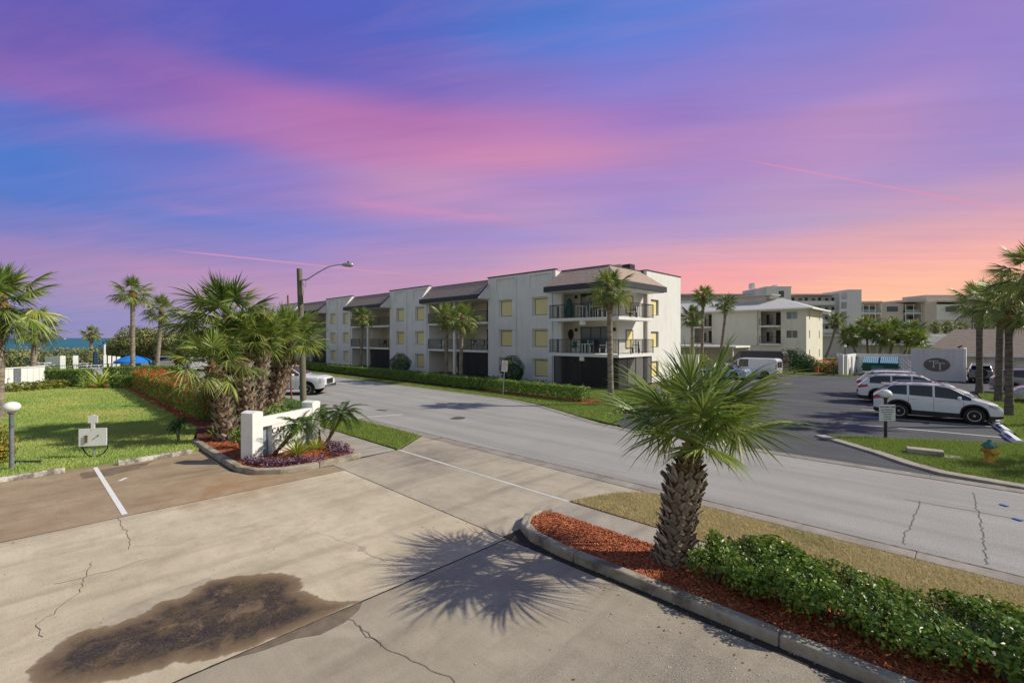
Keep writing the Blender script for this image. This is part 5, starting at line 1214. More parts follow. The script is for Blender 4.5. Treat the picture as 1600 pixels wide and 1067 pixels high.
# recessed balconies between the blocks
for bi, (a, b) in enumerate(bal[1:]):
    back = 32.9; inner = MB()
    inner.box(-b + .003, -a - .003, back, back + 0.2, 0, 7.5); inner.build('back_wall', M['cream_wall'], A, world=True)
    rest = MB(); rest.box(-b + .003, -a - .003, back + 0.2, DEP, 0, 9.3); rest.build('wall', M['white_wall'], A, world=True)
    for z in FZ[1:]:
        MB().box(-b + .004, -a - .004, F0 - 0.2, back - .002, z - 0.2, z).build('balcony_slab', M['white_trim'], A, world=True)
    MB().box(-b + .004, -a - .004, 29.5, back - .002, 7.42, 7.5).build('soffit', M['cream_wall'], A, world=True)
    m = (a + b) / 2 - 0.1
    MB().box(-m - 0.14, -m + 0.14, F0 - 0.42, F0 - 0.21, 0, 7.42).build('column', M['white_trim'], A, world=True)
    MB().box(-m - 0.1, -m + 0.1, F0 + 0.2, back - .002, 0.05, 7.41).build('party_wall', M['cream_wall'], A, world=True)
    for z in FZ[1:]:
        for u, v in ((-b + 0.05, -m - 0.15), (-m + 0.15, -a - 0.05)): railing(A, [(u, F0 - 0.12), (v, F0 - 0.12)], z, 1.05, M['dark'])
    for z in FZ:
        h = 2.1
        window(A, 'x', back - 0.07, -b + 1.2, -b + 2.1, z + 0.5, z + 1.95, M['shutter'], M['dark_frame'])
        window(A, 'x', back - 0.07, -m - 2.0, -m - 0.4, z + 0.02, z + h, M['glass'], M['dark_frame'], 0.06, 2, name='sliding_door')
        window(A, 'x', back - 0.07, -a - 2.6, -a - 0.4, z + 0.02, z + h, M['glass'], M['dark_frame'], 0.06, 2, name='sliding_door')
    window(A, 'x', F0 - 0.05, -m + 0.15, -a - 0.05, 0.05, 2.38, M['screen'], M['dark'], 0.05, 3, name='porch_screen')
    sl = MB().add([(-b + .01, 29.45, 7.93), (-a - .01, 29.45, 7.93), (-a - .01, F0 + 0.4, 9.36), (-b + .01, F0 + 0.4, 9.36), (-b + .01, F0 + 2.0, 9.36), (-a - .01, F0 + 2.0, 9.36), (-b + .01, 32.8, 7.6), (-a - .01, 32.8, 7.6)],
                  [(0, 1, 2, 3), (3, 2, 5, 4), (4, 5, 7, 6)])
    sl.build('mansard_roof', M['shingle'], A, world=True)
    MB().box(-b + .006, -a - .006, 29.3, 29.44, 7.5, 7.93).build('fascia', M['fascia'], A, world=True)
    MB().box(-b + .006, -a - .006, F0 + 0.38, F0 + 0.52, 9.37, 9.42).build('ridge_cap', M['fascia'], A, world=True)
# corner balconies
cx, cy = -19.7, 32.0                                     # inner corner of the walls
MB().box(-24.9 + .003, cx - .202, cy, cy + 0.2, 0, 7.5).build('back_wall', M['cream_wall'], A, world=True)
MB().box(-24.9 + .003, -24.7, F0 + .252, cy - .002, 0, 7.5).build('side_wall', M['cream_wall'], A, world=True)
MB().box(-24.898, -24.25, F0 - 0.05, F0 + 0.25, 0, 7.5).build('corner_pier', M['white_wall'], A, world=True)
sw = MB()
wins = [(33.0, 34.1, FZ[k] + 0.35, FZ[k] + 1.85) for k in (1, 2)]
grid_wall(sw, 'y', cx, 0.2, cy, 36.2, 0, 7.5, wins)
sw.box(-24.6, cx - .21, cy + 0.21, DEP, 0, 7.6)
sw.build('side_wall', M['white_wall'], A, world=True)
for (u, v, z, w_) in wins: window(A, 'y', cx + 0.04, u, v, z, w_, M['shutter'], M['dark_frame'], 0.07)
ew = MB(); eh = [(36.9, 38.3, z + 0.4, z + 1.75) for z in FZ]
grid_wall(ew, 'y', -19.6, 0.3, 36.2, DEP, 0, 9.46, eh); ew.box(-24.6, -19.905, 36.3, DEP - .01, 7.6, 9.3)
ew.build('end_wall', M['white_wall'], A, world=True)
for (u, v, z, w_) in eh: window(A, 'y', -19.75, u, v, z, w_, M['shutter'], M['dark_frame'], 0.05)
MB().box(-19.69, -19.45, 36.0, 36.198, 0, 9.0).build('shaded_return', M['tan_wall'], A, world=True)  # tan colour stands in for shade on the white end wall's narrow return
SX, SY = -18.1, 29.4
for z in FZ[1:]:
    pts = [(-24.6, SY), (SX, SY), (SX, 34.6), (cx + .003, 34.6), (cx + .003, cy - .003), (-24.6, cy - .003)]
    MB().prism(pts, z - 0.22, z).build('balcony_slab', M['white_trim'], A, world=True)
    railing(A, [(-24.55, F0 - 0.1), (-24.55, SY + 0.06), (SX - 0.06, SY + 0.06), (SX - 0.06, 34.55), (cx + 0.05, 34.55)], z, 1.08, M['dark'])
    MB().box(-21.6, -21.2, SY + 0.05, SY + 0.3, z - 0.55, z - 0.225).build('slab_bracket', M['white_trim'], A, world=True)
MB().prism([(-24.9, 29.2), (-17.95, 29.2), (-17.95, 36.0), (cx + .003, 36.0), (cx + .003, cy - .003), (-24.9, cy - .003)], 7.45, 7.52).build('soffit', M['white_trim'], A, world=True)
mans = MB().add([(-24.9, 29.12, 7.93), (-17.87, 29.12, 7.93), (-20.2, 31.4, 9.43), (-24.9, 31.4, 9.43), (-17.87, 36.2, 7.93), (-20.2, 36.2, 9.43), (-24.9, 36.2, 9.43)],
                [(0, 1, 2, 3), (1, 4, 5, 2), (2, 5, 6, 3), (4, 1, 0), (5, 4, 6), (0, 3, 6)])
mans.build('mansard_roof', M['shingle'], A, world=True)
fs = MB(); fs.box(-24.9, -17.8, 29.05, 29.195, 7.5, 7.93); fs.box(-17.945, -17.8, 29.2, 36.2, 7.5, 7.93); fs.build('fascia', M['fascia'], A, world=True)
rc = MB(); rc.box(-24.9, -20.15, 31.36, 31.5, 9.432, 9.5); rc.box(-20.3, -20.15, 31.502, 36.2, 9.432, 9.5); rc.build('ridge_cap', M['fascia'], A, world=True)
for z in FZ:
    window(A, 'x', cy - 0.08, -23.3, -20.35, z + 0.02, z + 2.1, M['glass'], M['dark_frame'], 0.07, 3, name='sliding_door')
    for x in (-23.75, -20.05):
        MB().box(x - 0.08, x + 0.08, cy - 0.18, cy - .003, z + 1.75, z + 2.0).build('wall_light', M['dark'], A, world=True)
pz = MB(); pz.box(-24.2, -18.25, SY + 0.12, SY + 0.2, 0.0, 0.05)
window(A, 'x', SY + 0.12, -24.2, -18.25, 0.05, 2.36, M['screen'], M['dark'], 0.06, 5, name='porch_screen')
window(A, 'y', SX - 0.15, 29.62, 34.5, 0.05, 2.36, M['screen'], M['dark'], 0.06, 4, name='porch_screen')
MB().box(-24.3, -18.2, SY, 34.6, 0.0, 0.045).build('porch_floor', M['walk'], A, world=True)
MB().box(-86.4, -24.0, 33.2, DEP - 0.02, 9.385, 9.44).build('flat_roof', M['metal_roof'], A, world=True)
for (x, y, w_, h_) in ((-22.9, 36.5, 1.4, 0.75), (-21.0, 35.2, 0.8, 0.45), (-22.0, 39.5, 1.0, 0.5)):
    MB().box(x - w_ / 2, x + w_ / 2, y, y + w_, 9.3, 9.3 + h_ + 0.28).build('roof_unit', M['tan_wall'] if w_ > 1 else M['dark'], A, world=True)

# furniture on the balconies
def chair(label, x, y, z, rz, fabric, frame=None, high=0.0):
    frame = frame or M['white_paint']
    r = thing('balcony_chair', label, 'chair', (x, y, z), rz, 'chairs on the balconies')
    sh = 0.42 + high
    for a, b in ((-.24, -.24), (.24, -.24), (-.24, .24), (.24, .24)): MB().box(a - .025, a + .025, b - .025, b + .025, 0, sh if b < 0 else sh + 0.5).build('leg', frame, r)
    MB().box(-.26, .26, -.26, .26, sh, sh + 0.05).build('seat', fabric, r); MB().box(-.212, .212, .215, .25, sh + 0.08, sh + 0.52).build('backrest', fabric, r)
    for a in (-.27, .27): MB().box(a - .03, a + .03, -.26, .21, sh + 0.2, sh + 0.24).build('armrest', frame, r)
chair('white high chair with teal sling on the top corner balcony', -21.3, 30.6, FZ[2], 2.6, M['teal'], None, 0.25)
chair('white chair beside the trunk on the top corner balcony', -20.1, 30.3, FZ[2], -1.9, M['white_paint'], None, 0.2)
chair('teal chair left of the table on the middle corner balcony', -22.9, 30.7, FZ[1], 0.9, M['teal'])
chair('teal chair behind the table on the middle corner balcony', -22.0, 31.3, FZ[1], 0.1, M['teal'], None, 0.1)
chair('teal chair right of the trunk on the middle corner balcony', -20.3, 30.7, FZ[1], -0.9, M['teal'])
chair('folding chair at the sunny side of the top corner balcony', -18.8, 32.6, FZ[2], -1.2, M['white_paint'], M['dark'])
chair('folding chair at the sunny side of the middle corner balcony', -18.8, 33.0, FZ[1], -1.2, M['white_paint'], M['dark'])
chair('teal chair on the middle balcony right of the slim column', -36.4, 31.6, FZ[1], 0.4, M['teal'])
chair('teal chair next to the sliding door on the middle balcony', -35.0, 31.5, FZ[1], -0.3, M['teal'])
chair('white high chair at the right end of the middle balcony', -33.9, 31.5, FZ[1], 0.0, M['white_paint'], None, 0.25)
chair('white chair behind the railing left of the slim column', -41.6, 31.6, FZ[1], 0.2, M['white_paint'])
chair('dark chair on the farther balcony, middle floor', -54.0, 31.6, FZ[1], 0.2, M['dark'], M['dark'])
def table(label, x, y, z, rz, w=0.8, h=0.72):
    r = thing('balcony_table', label, 'table', (x, y, z), rz, 'tables on the balconies')
    MB().box(-w / 2, w / 2, -w / 2, w / 2, h - 0.04, h).build('table_top', M['white_paint'], r)
    for a in (-1, 1):
        for b in (-1, 1): MB().box(a * w * .42 - .03, a * w * .42 + .03, b * w * .42 - .03, b * w * .42 + .03, 0, h - 0.041).build('leg', M['white_paint'], r)
table('white high table on the top corner balcony', -22.2, 30.5, FZ[2], 0.1, 0.7, 0.98)
table('white table between teal chairs on the middle corner balcony', -21.9, 30.4, FZ[1], 0.1, 0.8, 0.74)
table('white table on the middle balcony right of the slim column', -35.7, 31.2, FZ[1], 0.0, 0.7, 0.74)
def closed_umbrella(label, x, y, z, h, mat, r0=0.26):
    r = thing('closed_umbrella', label, 'umbrella', (x, y, z)); MB().tube([(0, 0, 0), (0, 0, h)], 0.02, 8).build('pole', M['white_paint'], r)
    m = MB(); n = 12
    pr = [(0.05, h), (r0 * 0.55, h * 0.85), (r0 * 0.8, h * 0.5), (r0, h * 0.18), (r0 * 0.6, h * 0.15)]
    for k, (rr, zz) in enumerate(pr):
        for j in range(n): th = 2 * math.pi * j / n; q = rr * (1 if j % 2 else 0.72); m.v.append((q * math.cos(th), q * math.sin(th), zz))
    for k in range(len(pr) - 1):
        for j in range(n): m.f.append((k * n + j, k * n + (j + 1) % n, (k + 1) * n + (j + 1) % n, (k + 1) * n + j))
    m.f.append(tuple(range(n))); m.build('canopy', mat, r); return r
closed_umbrella('closed teal umbrella standing in the corner of the top corner balcony', -24.0, 31.3, FZ[2], 1.75, M['teal'], 0.36)
orn = MB().lathe([(0.0, -0.03), (0.12, -0.05), (0.14, -0.02), (0.24, -0.04), (0.27, -0.01), (0.38, -0.035), (0.4, 0.0)], 28, axis='Y').build('wall_ornament', M['dark_frame']); orn.location = (-24.35, cy - 0.01, FZ[1] + 1.5); orn.scale = (0.75, 1, 1.1)
tag(orn, 'round dark ornament on the wall of the middle corner balcony', 'wall ornament')
pp = thing('potted_plant', 'potted plant on a stand at the left of the middle corner balcony', 'plant', (-23.2, 30.9, FZ[1]))
MB().lathe([(0.12, 0.0), (0.17, 0.36), (0.19, 0.36), (0.17, 0.39), (0, 0.37)], 14).build('pot', M['white_paint'], pp)
p_, n_ = blob_cloud([(0, 0, 0.55, 0.3, 0.3, 0.2)], 260, 0.8); foliage(pp, p_, n_, 0.12, M['leaf_hedge'])

# --- beige apartments behind the lot
B = thing('beige_apartments', 'beige three storey apartments with a pale hipped metal roof and dark railings', 'building', P(16.7, 76))
x1, y0, y1 = -16.7, 76.0, 86.0; x0 = -40.0; HB = 8.0
bw = MB()
rec = [(-22.6, -19.9), (-32.6, -29.8)]
wn = [(-18.9 + 0.0, -17.4 + 0.0)]
wz = [(0.95, 2.1), (3.75, 4.9), (6.45, 7.6)]
hl = [(-19.55 + 0.35, -17.75, a, b) for a, b in wz] + [(a, b, 2.75, 7.7) for a, b in rec]
grid_wall(bw, 'x', y0, 0.25, x0, x1 - 0.25, 0, HB, hl)
sh_ = [(77.6, 78.1, a, b) for a, b in wz] + [(83.6, 84.1, a, b) for a, b in wz]
grid_wall(bw, 'y', x1, 0.25, y0, y1, 0, HB, sh_)
bw.box(x0, x1 - 0.26, y0 + 2.2, y1, 0, HB - .01); bw.box(-29.2, -23.0, y0 - 0.25, y0 - .002, 2.7, 7.85)
bw.build('wall', M['beige_wall'], B, world=True)
for a, b in wz: window(B, 'x', y0 + 0.06, -19.2, -17.75, a, b, M['glass_pale'] if a > 6 else M['glass'], M['white_trim'], 0.05, 2)
for (u, v, a, b) in sh_: window(B, 'y', x1 - 0.08, u, v, a, b, M['glass'], M['white_trim'], 0.05)
for a, b in rec:
    for z in (2.75, 5.4):
        MB().box(a + .004, b - .004, y0 - 0.55, y0 + 2.198, z, z + 0.22).build('balcony_slab', M['white_trim'], B, world=True)
        railing(B, [(a, y0 - 0.5), (b, y0 - 0.5)], z + 0.22, 1.05, M['dark'], gap=0.16)
        window(B, 'x', y0 + 2.1, a + 0.2, a + 1.0, z + 0.5, z + 1.9, M['glass'], M['dark_frame'], 0.05)
        window(B, 'x', y0 + 2.1, a + 1.5, a + 2.5, z + 0.23, z + 2.2, M['interior'], M['dark_frame'], 0.06, name='entry_door')
rf = MB().add([(x0 - .6, y0 - 0.9, HB), (x1 + 0.9, y0 - 0.9, HB), (x1 + 0.9, y1 + 0.9, HB), (x0 - .6, y1 + 0.9, HB), (x0 - .6, 81, 9.9), (x1 - 4.2, 81, 9.9)],
              [(0, 1, 5, 4), (1, 2, 5), (2, 3, 4, 5), (3, 2, 1, 0)])
rf.build('roof', M['metal_roof'], B, world=True)
ed = MB(); ed.box(x0 - .6, x1 + 0.95, y0 - 0.96, y0 - 0.9, HB - 0.16, HB + 0.05); ed.box(x1 + 0.9, x1 + 0.96, y0 - 0.899, y1 + 0.9, HB - 0.16, HB + 0.05); ed.build('gutter', M['white_trim'], B, world=True)
MB().box(-29, -23, 79.8, 82.2, 9.3, 10.35).build('roof_monitor', M['tan_wall'], B, world=True)
MB().prism([(-29.6, 79.2), (-22, 79.2), (-21.2, 81), (-22, 82.8), (-29.6, 82.8)], 10.352, 10.5).build('monitor_roof', M['metal_roof'], B, world=True)
MB().tube([(x1 - 0.02, y0 - 0.06, 0), (x1 - 0.02, y0 - 0.06, 7.8)], 0.05, 8).build('downpipe', M['white_trim'], B, world=True)
car_ = thing('carport', 'flat white carport roof before the beige apartments', 'carport', P(24, 66))
MB().box(-42, -21.5, 62.5, 68, 2.55, 2.78).build('roof', M['white_trim'], car_, world=True)
for x in (-22, -27, -33, -39): MB().box(x - .07, x + .07, 62.9, 63.04, 0, 2.548).build('post', M['white_trim'], car_, world=True)
MB().box(-42, -21.6, 67.7, 67.9, 0, 2.547).build('back_wall', M['beige_wall'], car_, world=True)
ga = thing('garden_wall', 'low white wall at the foot of the white end wall', 'wall', P(21.5, 50.5)); MB().box(-28, -21.2, 50.4, 50.6, 0, 1.9).build('wall', M['white_wall'], ga, world=True); MB().box(-28.05, -21.15, 50.35, 50.65, 1.902, 1.97).build('coping', M['white_trim'], ga, world=True)

# --- far blocks that face the camera square-on (local x along the front, y into the block)
YAW = math.atan2(0.6999, 0.7142)
def at(px, Y):
    X = (px - 800) / 735 * Y; return P(-0.7142 * X + 0.6999 * Y, 0.6999 * X + 0.7142 * Y)
Ct = thing('white_block', 'distant white six storey block with open walkways and a stair tower', 'building', at(1180, 137), YAW)
k = 137 / 735.0
cw = lambda px: (px - 1180) * k
w = MB(); w.box(cw(1040), cw(1306), 1.6, 14, 0, 16.2); w.build('wall', M['grey_wall'], Ct)
for z in np.arange(2.7, 16, 2.72):
    MB().box(cw(1040), cw(1306), 0, 1.598, z - 0.2, z).build('walkway_slab', M['white_trim'], Ct)
    MB().box(cw(1040), cw(1306), 0.0, 0.12, z + 0.002, z + 1.0).build('walkway_rail', M['white_wall'], Ct)
    if z > 4:
        for px in range(1232, 1304, 21):
            window_ = MB().box(cw(px), cw(px + 5), 1.52, 1.598, z + 0.9, z + 1.95).build('window', M['glass'], Ct)
            MB().box(cw(px + 10), cw(px + 14), 1.52, 1.598, z + 0.1, z + 2.1).build('door', M['dark_frame'], Ct)
MB().box(cw(1040), cw(1308), -0.4, 14, 16.2, 16.6).build('roof_edge', M['tan_wall'], Ct)
tw = MB(); grid_wall(tw, 'x', -1.8, 0.4, cw(1305.5), cw(1318), 0, 17.4, [(cw(1307.5), cw(1316.5), z - 1.9, z) for z in np.arange(3.2, 17, 2.72)])
tw.box(cw(1318) + .002, cw(1339), -1.8, 6, 0, 17.4); tw.box(cw(1305.5), cw(1318), 2.2, 6, 0, 17.4); tw.build('stair_tower', M['white_wall'], Ct)
MB().box(cw(1318) + .01, cw(1339), -1.85, 6, 17.402, 17.7).build('tower_cap', M['white_trim'], Ct)
pt_ = MB(); pt_.box(cw(1191), cw(1229), -2.2, 5, 12, 18.3); pt_.build('lift_house', M['white_wall'], Ct)
MB().box(cw(1173), cw(1191) - .002, -2.0, 5, 12, 17.9).build('lift_house', M['grey_wall'], Ct)
MB().box(cw(1190), cw(1230), -2.3, 5.1, 18.302, 18.55).build('lift_house_cap', M['white_trim'], Ct)
MB().box(cw(1210), cw(1218), -2.26, -2.201, 15.5, 17.3).build('window', M['glass'], Ct)
for px, h in ((1178, 1.0), (1214, 0.5)): MB().box(cw(px), cw(px + 4), 1, 3, 18.3, 18.9 + h).build('roof_vent', M['white_trim'], Ct)
D = thing('pale_condominium', 'long pale distant condominium with glazed balconies behind the palms', 'building', at(1340, 146), YAW)
k2 = 146 / 735.0; dw = lambda px: (px - 1340) * k2
w = MB(); w.box(dw(1338), dw(1720), 2.2, 16, 0, 14.6)
w.box(dw(1378), dw(1414), 0.6, 2.198, 0, 14.6); w.box(dw(1441), dw(1459), -1.0, 2.198, 0, 14.9); w.box(dw(1459) + .01, dw(1519), 0.2, 2.198, 0, 14.2)
w.build('wall', M['tan_wall'], D)
MB().box(dw(1338), dw(1379), 0.0, 16, 14.602, 15.2).build('roof_edge', M['tan_wall'], D); MB().box(dw(1412), dw(1442), -1.4, 16, 14.91, 15.6).build('roof_edge', M['tan_wall'], D); MB().box(dw(1442) + .01, dw(1725), -0.4, 16, 14.92, 15.35).build('roof_edge', M['tan_wall'], D)
MB().box(dw(1460), dw(1560), 3, 12, 15.352, 17.4).build('penthouse', M['tan_wall'], D)
MB().box(dw(1459), dw(1519), 0.12, 0.198, 9.4, 12.4).build('white_panel', M['white_wall'], D); MB().box(dw(1459), dw(1519), 0.12, 0.198, 12.42, 14.2).build('white_panel', M['white_wall'], D)
for px in (1388, 1478):
    for z in ((12.0,) if px == 1388 else (11.9,)):
        window_ = MB().box(dw(px), dw(px + 17), 0.05 if px > 1400 else 0.5, 0.115 if px > 1400 else 0.598, z, z + 1.6).build('window', M['glass'], D)
for z in (2.6, 5.6, 8.6, 11.6):
    for a, b in ((1339, 1377), (1415, 1440), (1521, 1720)):
        MB().box(dw(a), dw(b), 0.0, 2.196, z - 0.35, z).build('balcony_slab', M['white_trim'], D)
        MB().box(dw(a), dw(b), 0.02, 0.08, z + 0.002, z + 1.0).build('balcony_screen', M['glass_pale'], D)
        n = max(2, int((b - a) / 9))
        for i in range(n + 1): MB().box(dw(a + (b - a) * i / n) - 0.08, dw(a + (b - a) * i / n) + 0.08, -0.05, 0.018, z - 2.6, z + 2.6 if z > 11 else z - 0.36).build('post', M['white_trim'], D)
        MB().box(dw(a) + 0.3, dw(b) - 0.3, 2.1, 2.195, z + 0.1, z + 2.2).build('window', M['glass'], D)
E_ = thing('low_white_building', 'long low white flat roofed building behind the dumpster palms', 'building', at(1280, 96), YAW - 0.02)
k3 = 96 / 735.0; ew_ = lambda px: (px - 1280) * k3
MB().box(ew_(1220), ew_(1560), 0, 10, 0, 4.1).build('wall', M['grey_wall'], E_)
MB().box(ew_(1220), ew_(1565), -0.5, 10.5, 4.102, 4.6).build('roof', M['white_trim'], E_)
MB().box(ew_(1340), ew_(1560), -3.0, -0.002, 2.35, 2.6).build('canopy', M['white_trim'], E_)
for px in range(1345, 1480, 22): MB().box(ew_(px), ew_(px + 14), -0.06, -0.003, 0.1, 2.2).build('garage_door', M['white_trim'], E_)
# --- garages with a shingled roof at the right
G = thing('garage_row', 'garage row with a tan shingled hip roof and white doors at the right', 'building', P(3.2, 67.6))
MB().box(-3.4, 40, 67.6, 75, 0, 2.15).build('wall', M['white_wall'], G, world=True)
MB().add([(-4.0, 66.8, 2.1), (40, 66.8, 2.1), (40, 72, 4.75), (-1.5, 72, 4.75), (-4.0, 77, 2.1), (40, 77, 2.1)], [(0, 1, 2, 3), (0, 3, 4), (3, 2, 5, 4), (0, 4, 5, 1)]).build('roof', M['shingle_tan'], G, world=True)
MB().box(-4.05, 40, 66.7, 66.795, 1.9, 2.14).build('fascia', M['white_trim'], G, world=True)
for i in range(9):
    d = MB()
    for j in range(4): d.box(-2.8 + i * 4.4, 0.9 + i * 4.4, 67.5, 67.597, 0.05 + j * 0.46, 0.49 + j * 0.46)
    d.build('garage_door', M['beige_wall'], G, world=True)

# --- block wall with the round TT sign
T = thing('sign_wall', 'grey block wall carrying a dark round sign with two letters T', 'wall', P(2.3, 56.6))
MB().box(-4.09, -0.6, 56.6, 56.85, 0, 2.86).build('wall', M['grey_wall'], T, world=True)
MB().box(-0.597, -0.42, 56.57, 60.5, 0, 2.88).build('side_wall', M['white_wall'], T, world=True)
M['brown_sign'] = pm('dark_brown_sign', (0.13, 0.11, 0.1), (0.155, 0.13, 0.12), 4, 0.6)
ov = MB(); n = 40; oc = (-2.32, 1.42)
ov.extrude([(oc[0] + 0.88 * math.cos(2 * math.pi * j / n), 56.598, oc[1] + 0.6 * math.sin(2 * math.pi * j / n)) for j in range(n)], (0, -0.06, 0)); sg_ = ov.build('oval_sign', M['brown_sign'], T, world=True)
for dx, dz in ((-0.2, 0.08), (0.22, -0.1)):
    t_ = MB(); y = 56.53; cx_, cz_ = oc[0] + dx, oc[1] + dz
    t_.box(cx_ - 0.3, cx_ + 0.3, y - 0.02, y, cz_ + 0.22, cz_ + 0.255); t_.box(cx_ - 0.025, cx_ + 0.025, y - 0.02, y, cz_ - 0.3, cz_ + 0.218)
    for e in (-0.3, 0.26): t_.box(cx_ + e, cx_ + e + 0.04, y - 0.02, y, cz_ + 0.14, cz_ + 0.218)
    t_.box(cx_ - 0.09, cx_ + 0.09, y - 0.02, y, cz_ - 0.34, cz_ - 0.302); t_.build('letter', M['white_paint'], sg_, world=True)
def perch(x, lab):
    r = thing('bird', lab, 'bird', (x, 56.72, 2.86)); m = MB(); m.tube([(-0.16, 0, 0.1), (-0.08, 0, 0.13), (0.02, 0, 0.16), (0.1, 0, 0.22), (0.14, 0, 0.27), (0.17, 0, 0.28), (0.22, 0, 0.27)], [0.015, 0.05, 0.075, 0.06, 0.035, 0.03, 0.006], 8)
    m.tube([(0.0, 0.02, 0.1), (0.0, 0.02, 0.0)], 0.008, 5); m.tube([(0.03, -0.02, 0.1), (0.03, -0.02, 0.0)], 0.008, 5); m.build('body', M['dark'], r, smooth=True)
perch(-0.85, 'grey bird perched on the right end of the wall with the round sign')
mass_ = shrub('wall_top_plant', 'green plants growing over the top of the wall with the round sign', 3.4, 57.5, [(0, 0, 2.75, 1.1, 0.5, 0.28), (0.9, 0, 2.7, 0.8, 0.4, 0.2)], 900, 0.16, M['leaf_yellow'], 'plant', stem=2, base=0.0)

# ------------------------------------------------------------------ vehicles
def paint(name, c, metal=0.0, rough=0.3):
    q = Nt(name); q.set(Base_Color=q.ramp(q.noise(1.2, 4, 0.6), [(0.3, c), (0.7, tuple(x * 0.93 for x in c))]), Metallic=metal, Roughness=rough, Coat_Weight=0.8, Coat_Roughness=0.04, Specular_IOR_Level=0.5); return q.m
M['car_white'] = paint('white_car_paint', (0.72, 0.73, 0.74))
M['car_silver'] = paint('silver_car_paint', (0.5, 0.51, 0.53), 0.35)
M['car_grey'] = paint('grey_car_paint', (0.26, 0.25, 0.26), 0.4)
M['car_black'] = pm('black_van_paint', (0.03, 0.03, 0.036), None, 2, 0.4, coat=0.15)
M['car_blue'] = paint('light_blue_car_paint', (0.3, 0.42, 0.55), 0.3)
M['car_navy'] = paint('blue_car_paint', (0.05, 0.13, 0.3), 0.3)
M['car_glass'] = glass_mat('car_glass', (0.008, 0.01, 0.012), 0.03)
M['clad'] = pm('black_plastic', (0.022, 0.022, 0.024), (0.035, 0.034, 0.035), 6, 0.6)
M['rubber'] = pm('tyre_rubber', (0.018, 0.018, 0.018), (0.03, 0.029, 0.028), 8, 0.85)
M['alloy'] = pm('alloy_rim', (0.55, 0.55, 0.57), (0.45, 0.45, 0.47), 6, 0.3, metal=0.8)
M['rim_dark'] = pm('dark_rim', (0.03, 0.03, 0.032), None, 6, 0.35, metal=0.6)
M['chrome'] = pm('chrome', (0.75, 0.75, 0.77), None, 6, 0.12, metal=1.0)
M['tail'] = pm('tail_light_red', (0.42, 0.012, 0.015), (0.3, 0.01, 0.012), 9, 0.2, coat=0.8)
M['lamp'] = pm('headlight_lens', (0.5, 0.52, 0.55), (0.3, 0.32, 0.34), 12, 0.1, coat=0.8)
def interp(pts, x):
    if x <= pts[0][0]: return pts[0][1]
    for (a, b), (c, d) in zip(pts, pts[1:]):
        if x <= c: return b + (d - b) * (x - a) / (c - a) if c > a else d
    return pts[-1][1]
def make_wheel(root, x, y, r, wd, side, rim_mat, spokes=5):
    """side = +1 for the wheel on +y; its face looks along +-y."""
    o = MB().lathe([(r * 0.62, -wd / 2), (r * 0.93, -wd / 2), (r, -wd / 2 + 0.03), (r, wd / 2 - 0.03), (r * 0.93, wd / 2), (r * 0.62, wd / 2)], 28, (0, 0, 0), 'Y').build('wheel', M['rubber'], root, smooth=35)
    o.location = (x, y, r)
    f = side * wd / 2
    m = MB().lathe([(r * 0.62, f - side * 0.004), (r * 0.6, f - side * 0.02), (r * 0.52, f - side * 0.05), (0.0, f - side * 0.06)], 28, (0, 0, 0), 'Y'); m.build('rim', M['rim_dark'] if rim_mat is not M['alloy'] else M['clad'], o)
    sp = MB().lathe([(r * 0.63, f - side * 0.006), (r * 0.63, f + side * 0.004), (r * 0.56, f + side * 0.002), (r * 0.56, f - side * 0.02)], 28, (0, 0, 0), 'Y')
    for k in range(spokes):
        a = 2 * math.pi * k / spokes + 0.3
        sp.obox((math.cos(a) * r * 0.3, f - side * 0.012, math.sin(a) * r * 0.3), (r * 0.56, 0.02, r * 0.13), 0, -a)
    sp.lathe([(r * 0.13, f - side * 0.03), (r * 0.13, f + side * 0.004), (0, f + side * 0.008)], 12, (0, 0, 0), 'Y')
    sp.build('spokes', M['alloy'], o)
    return o
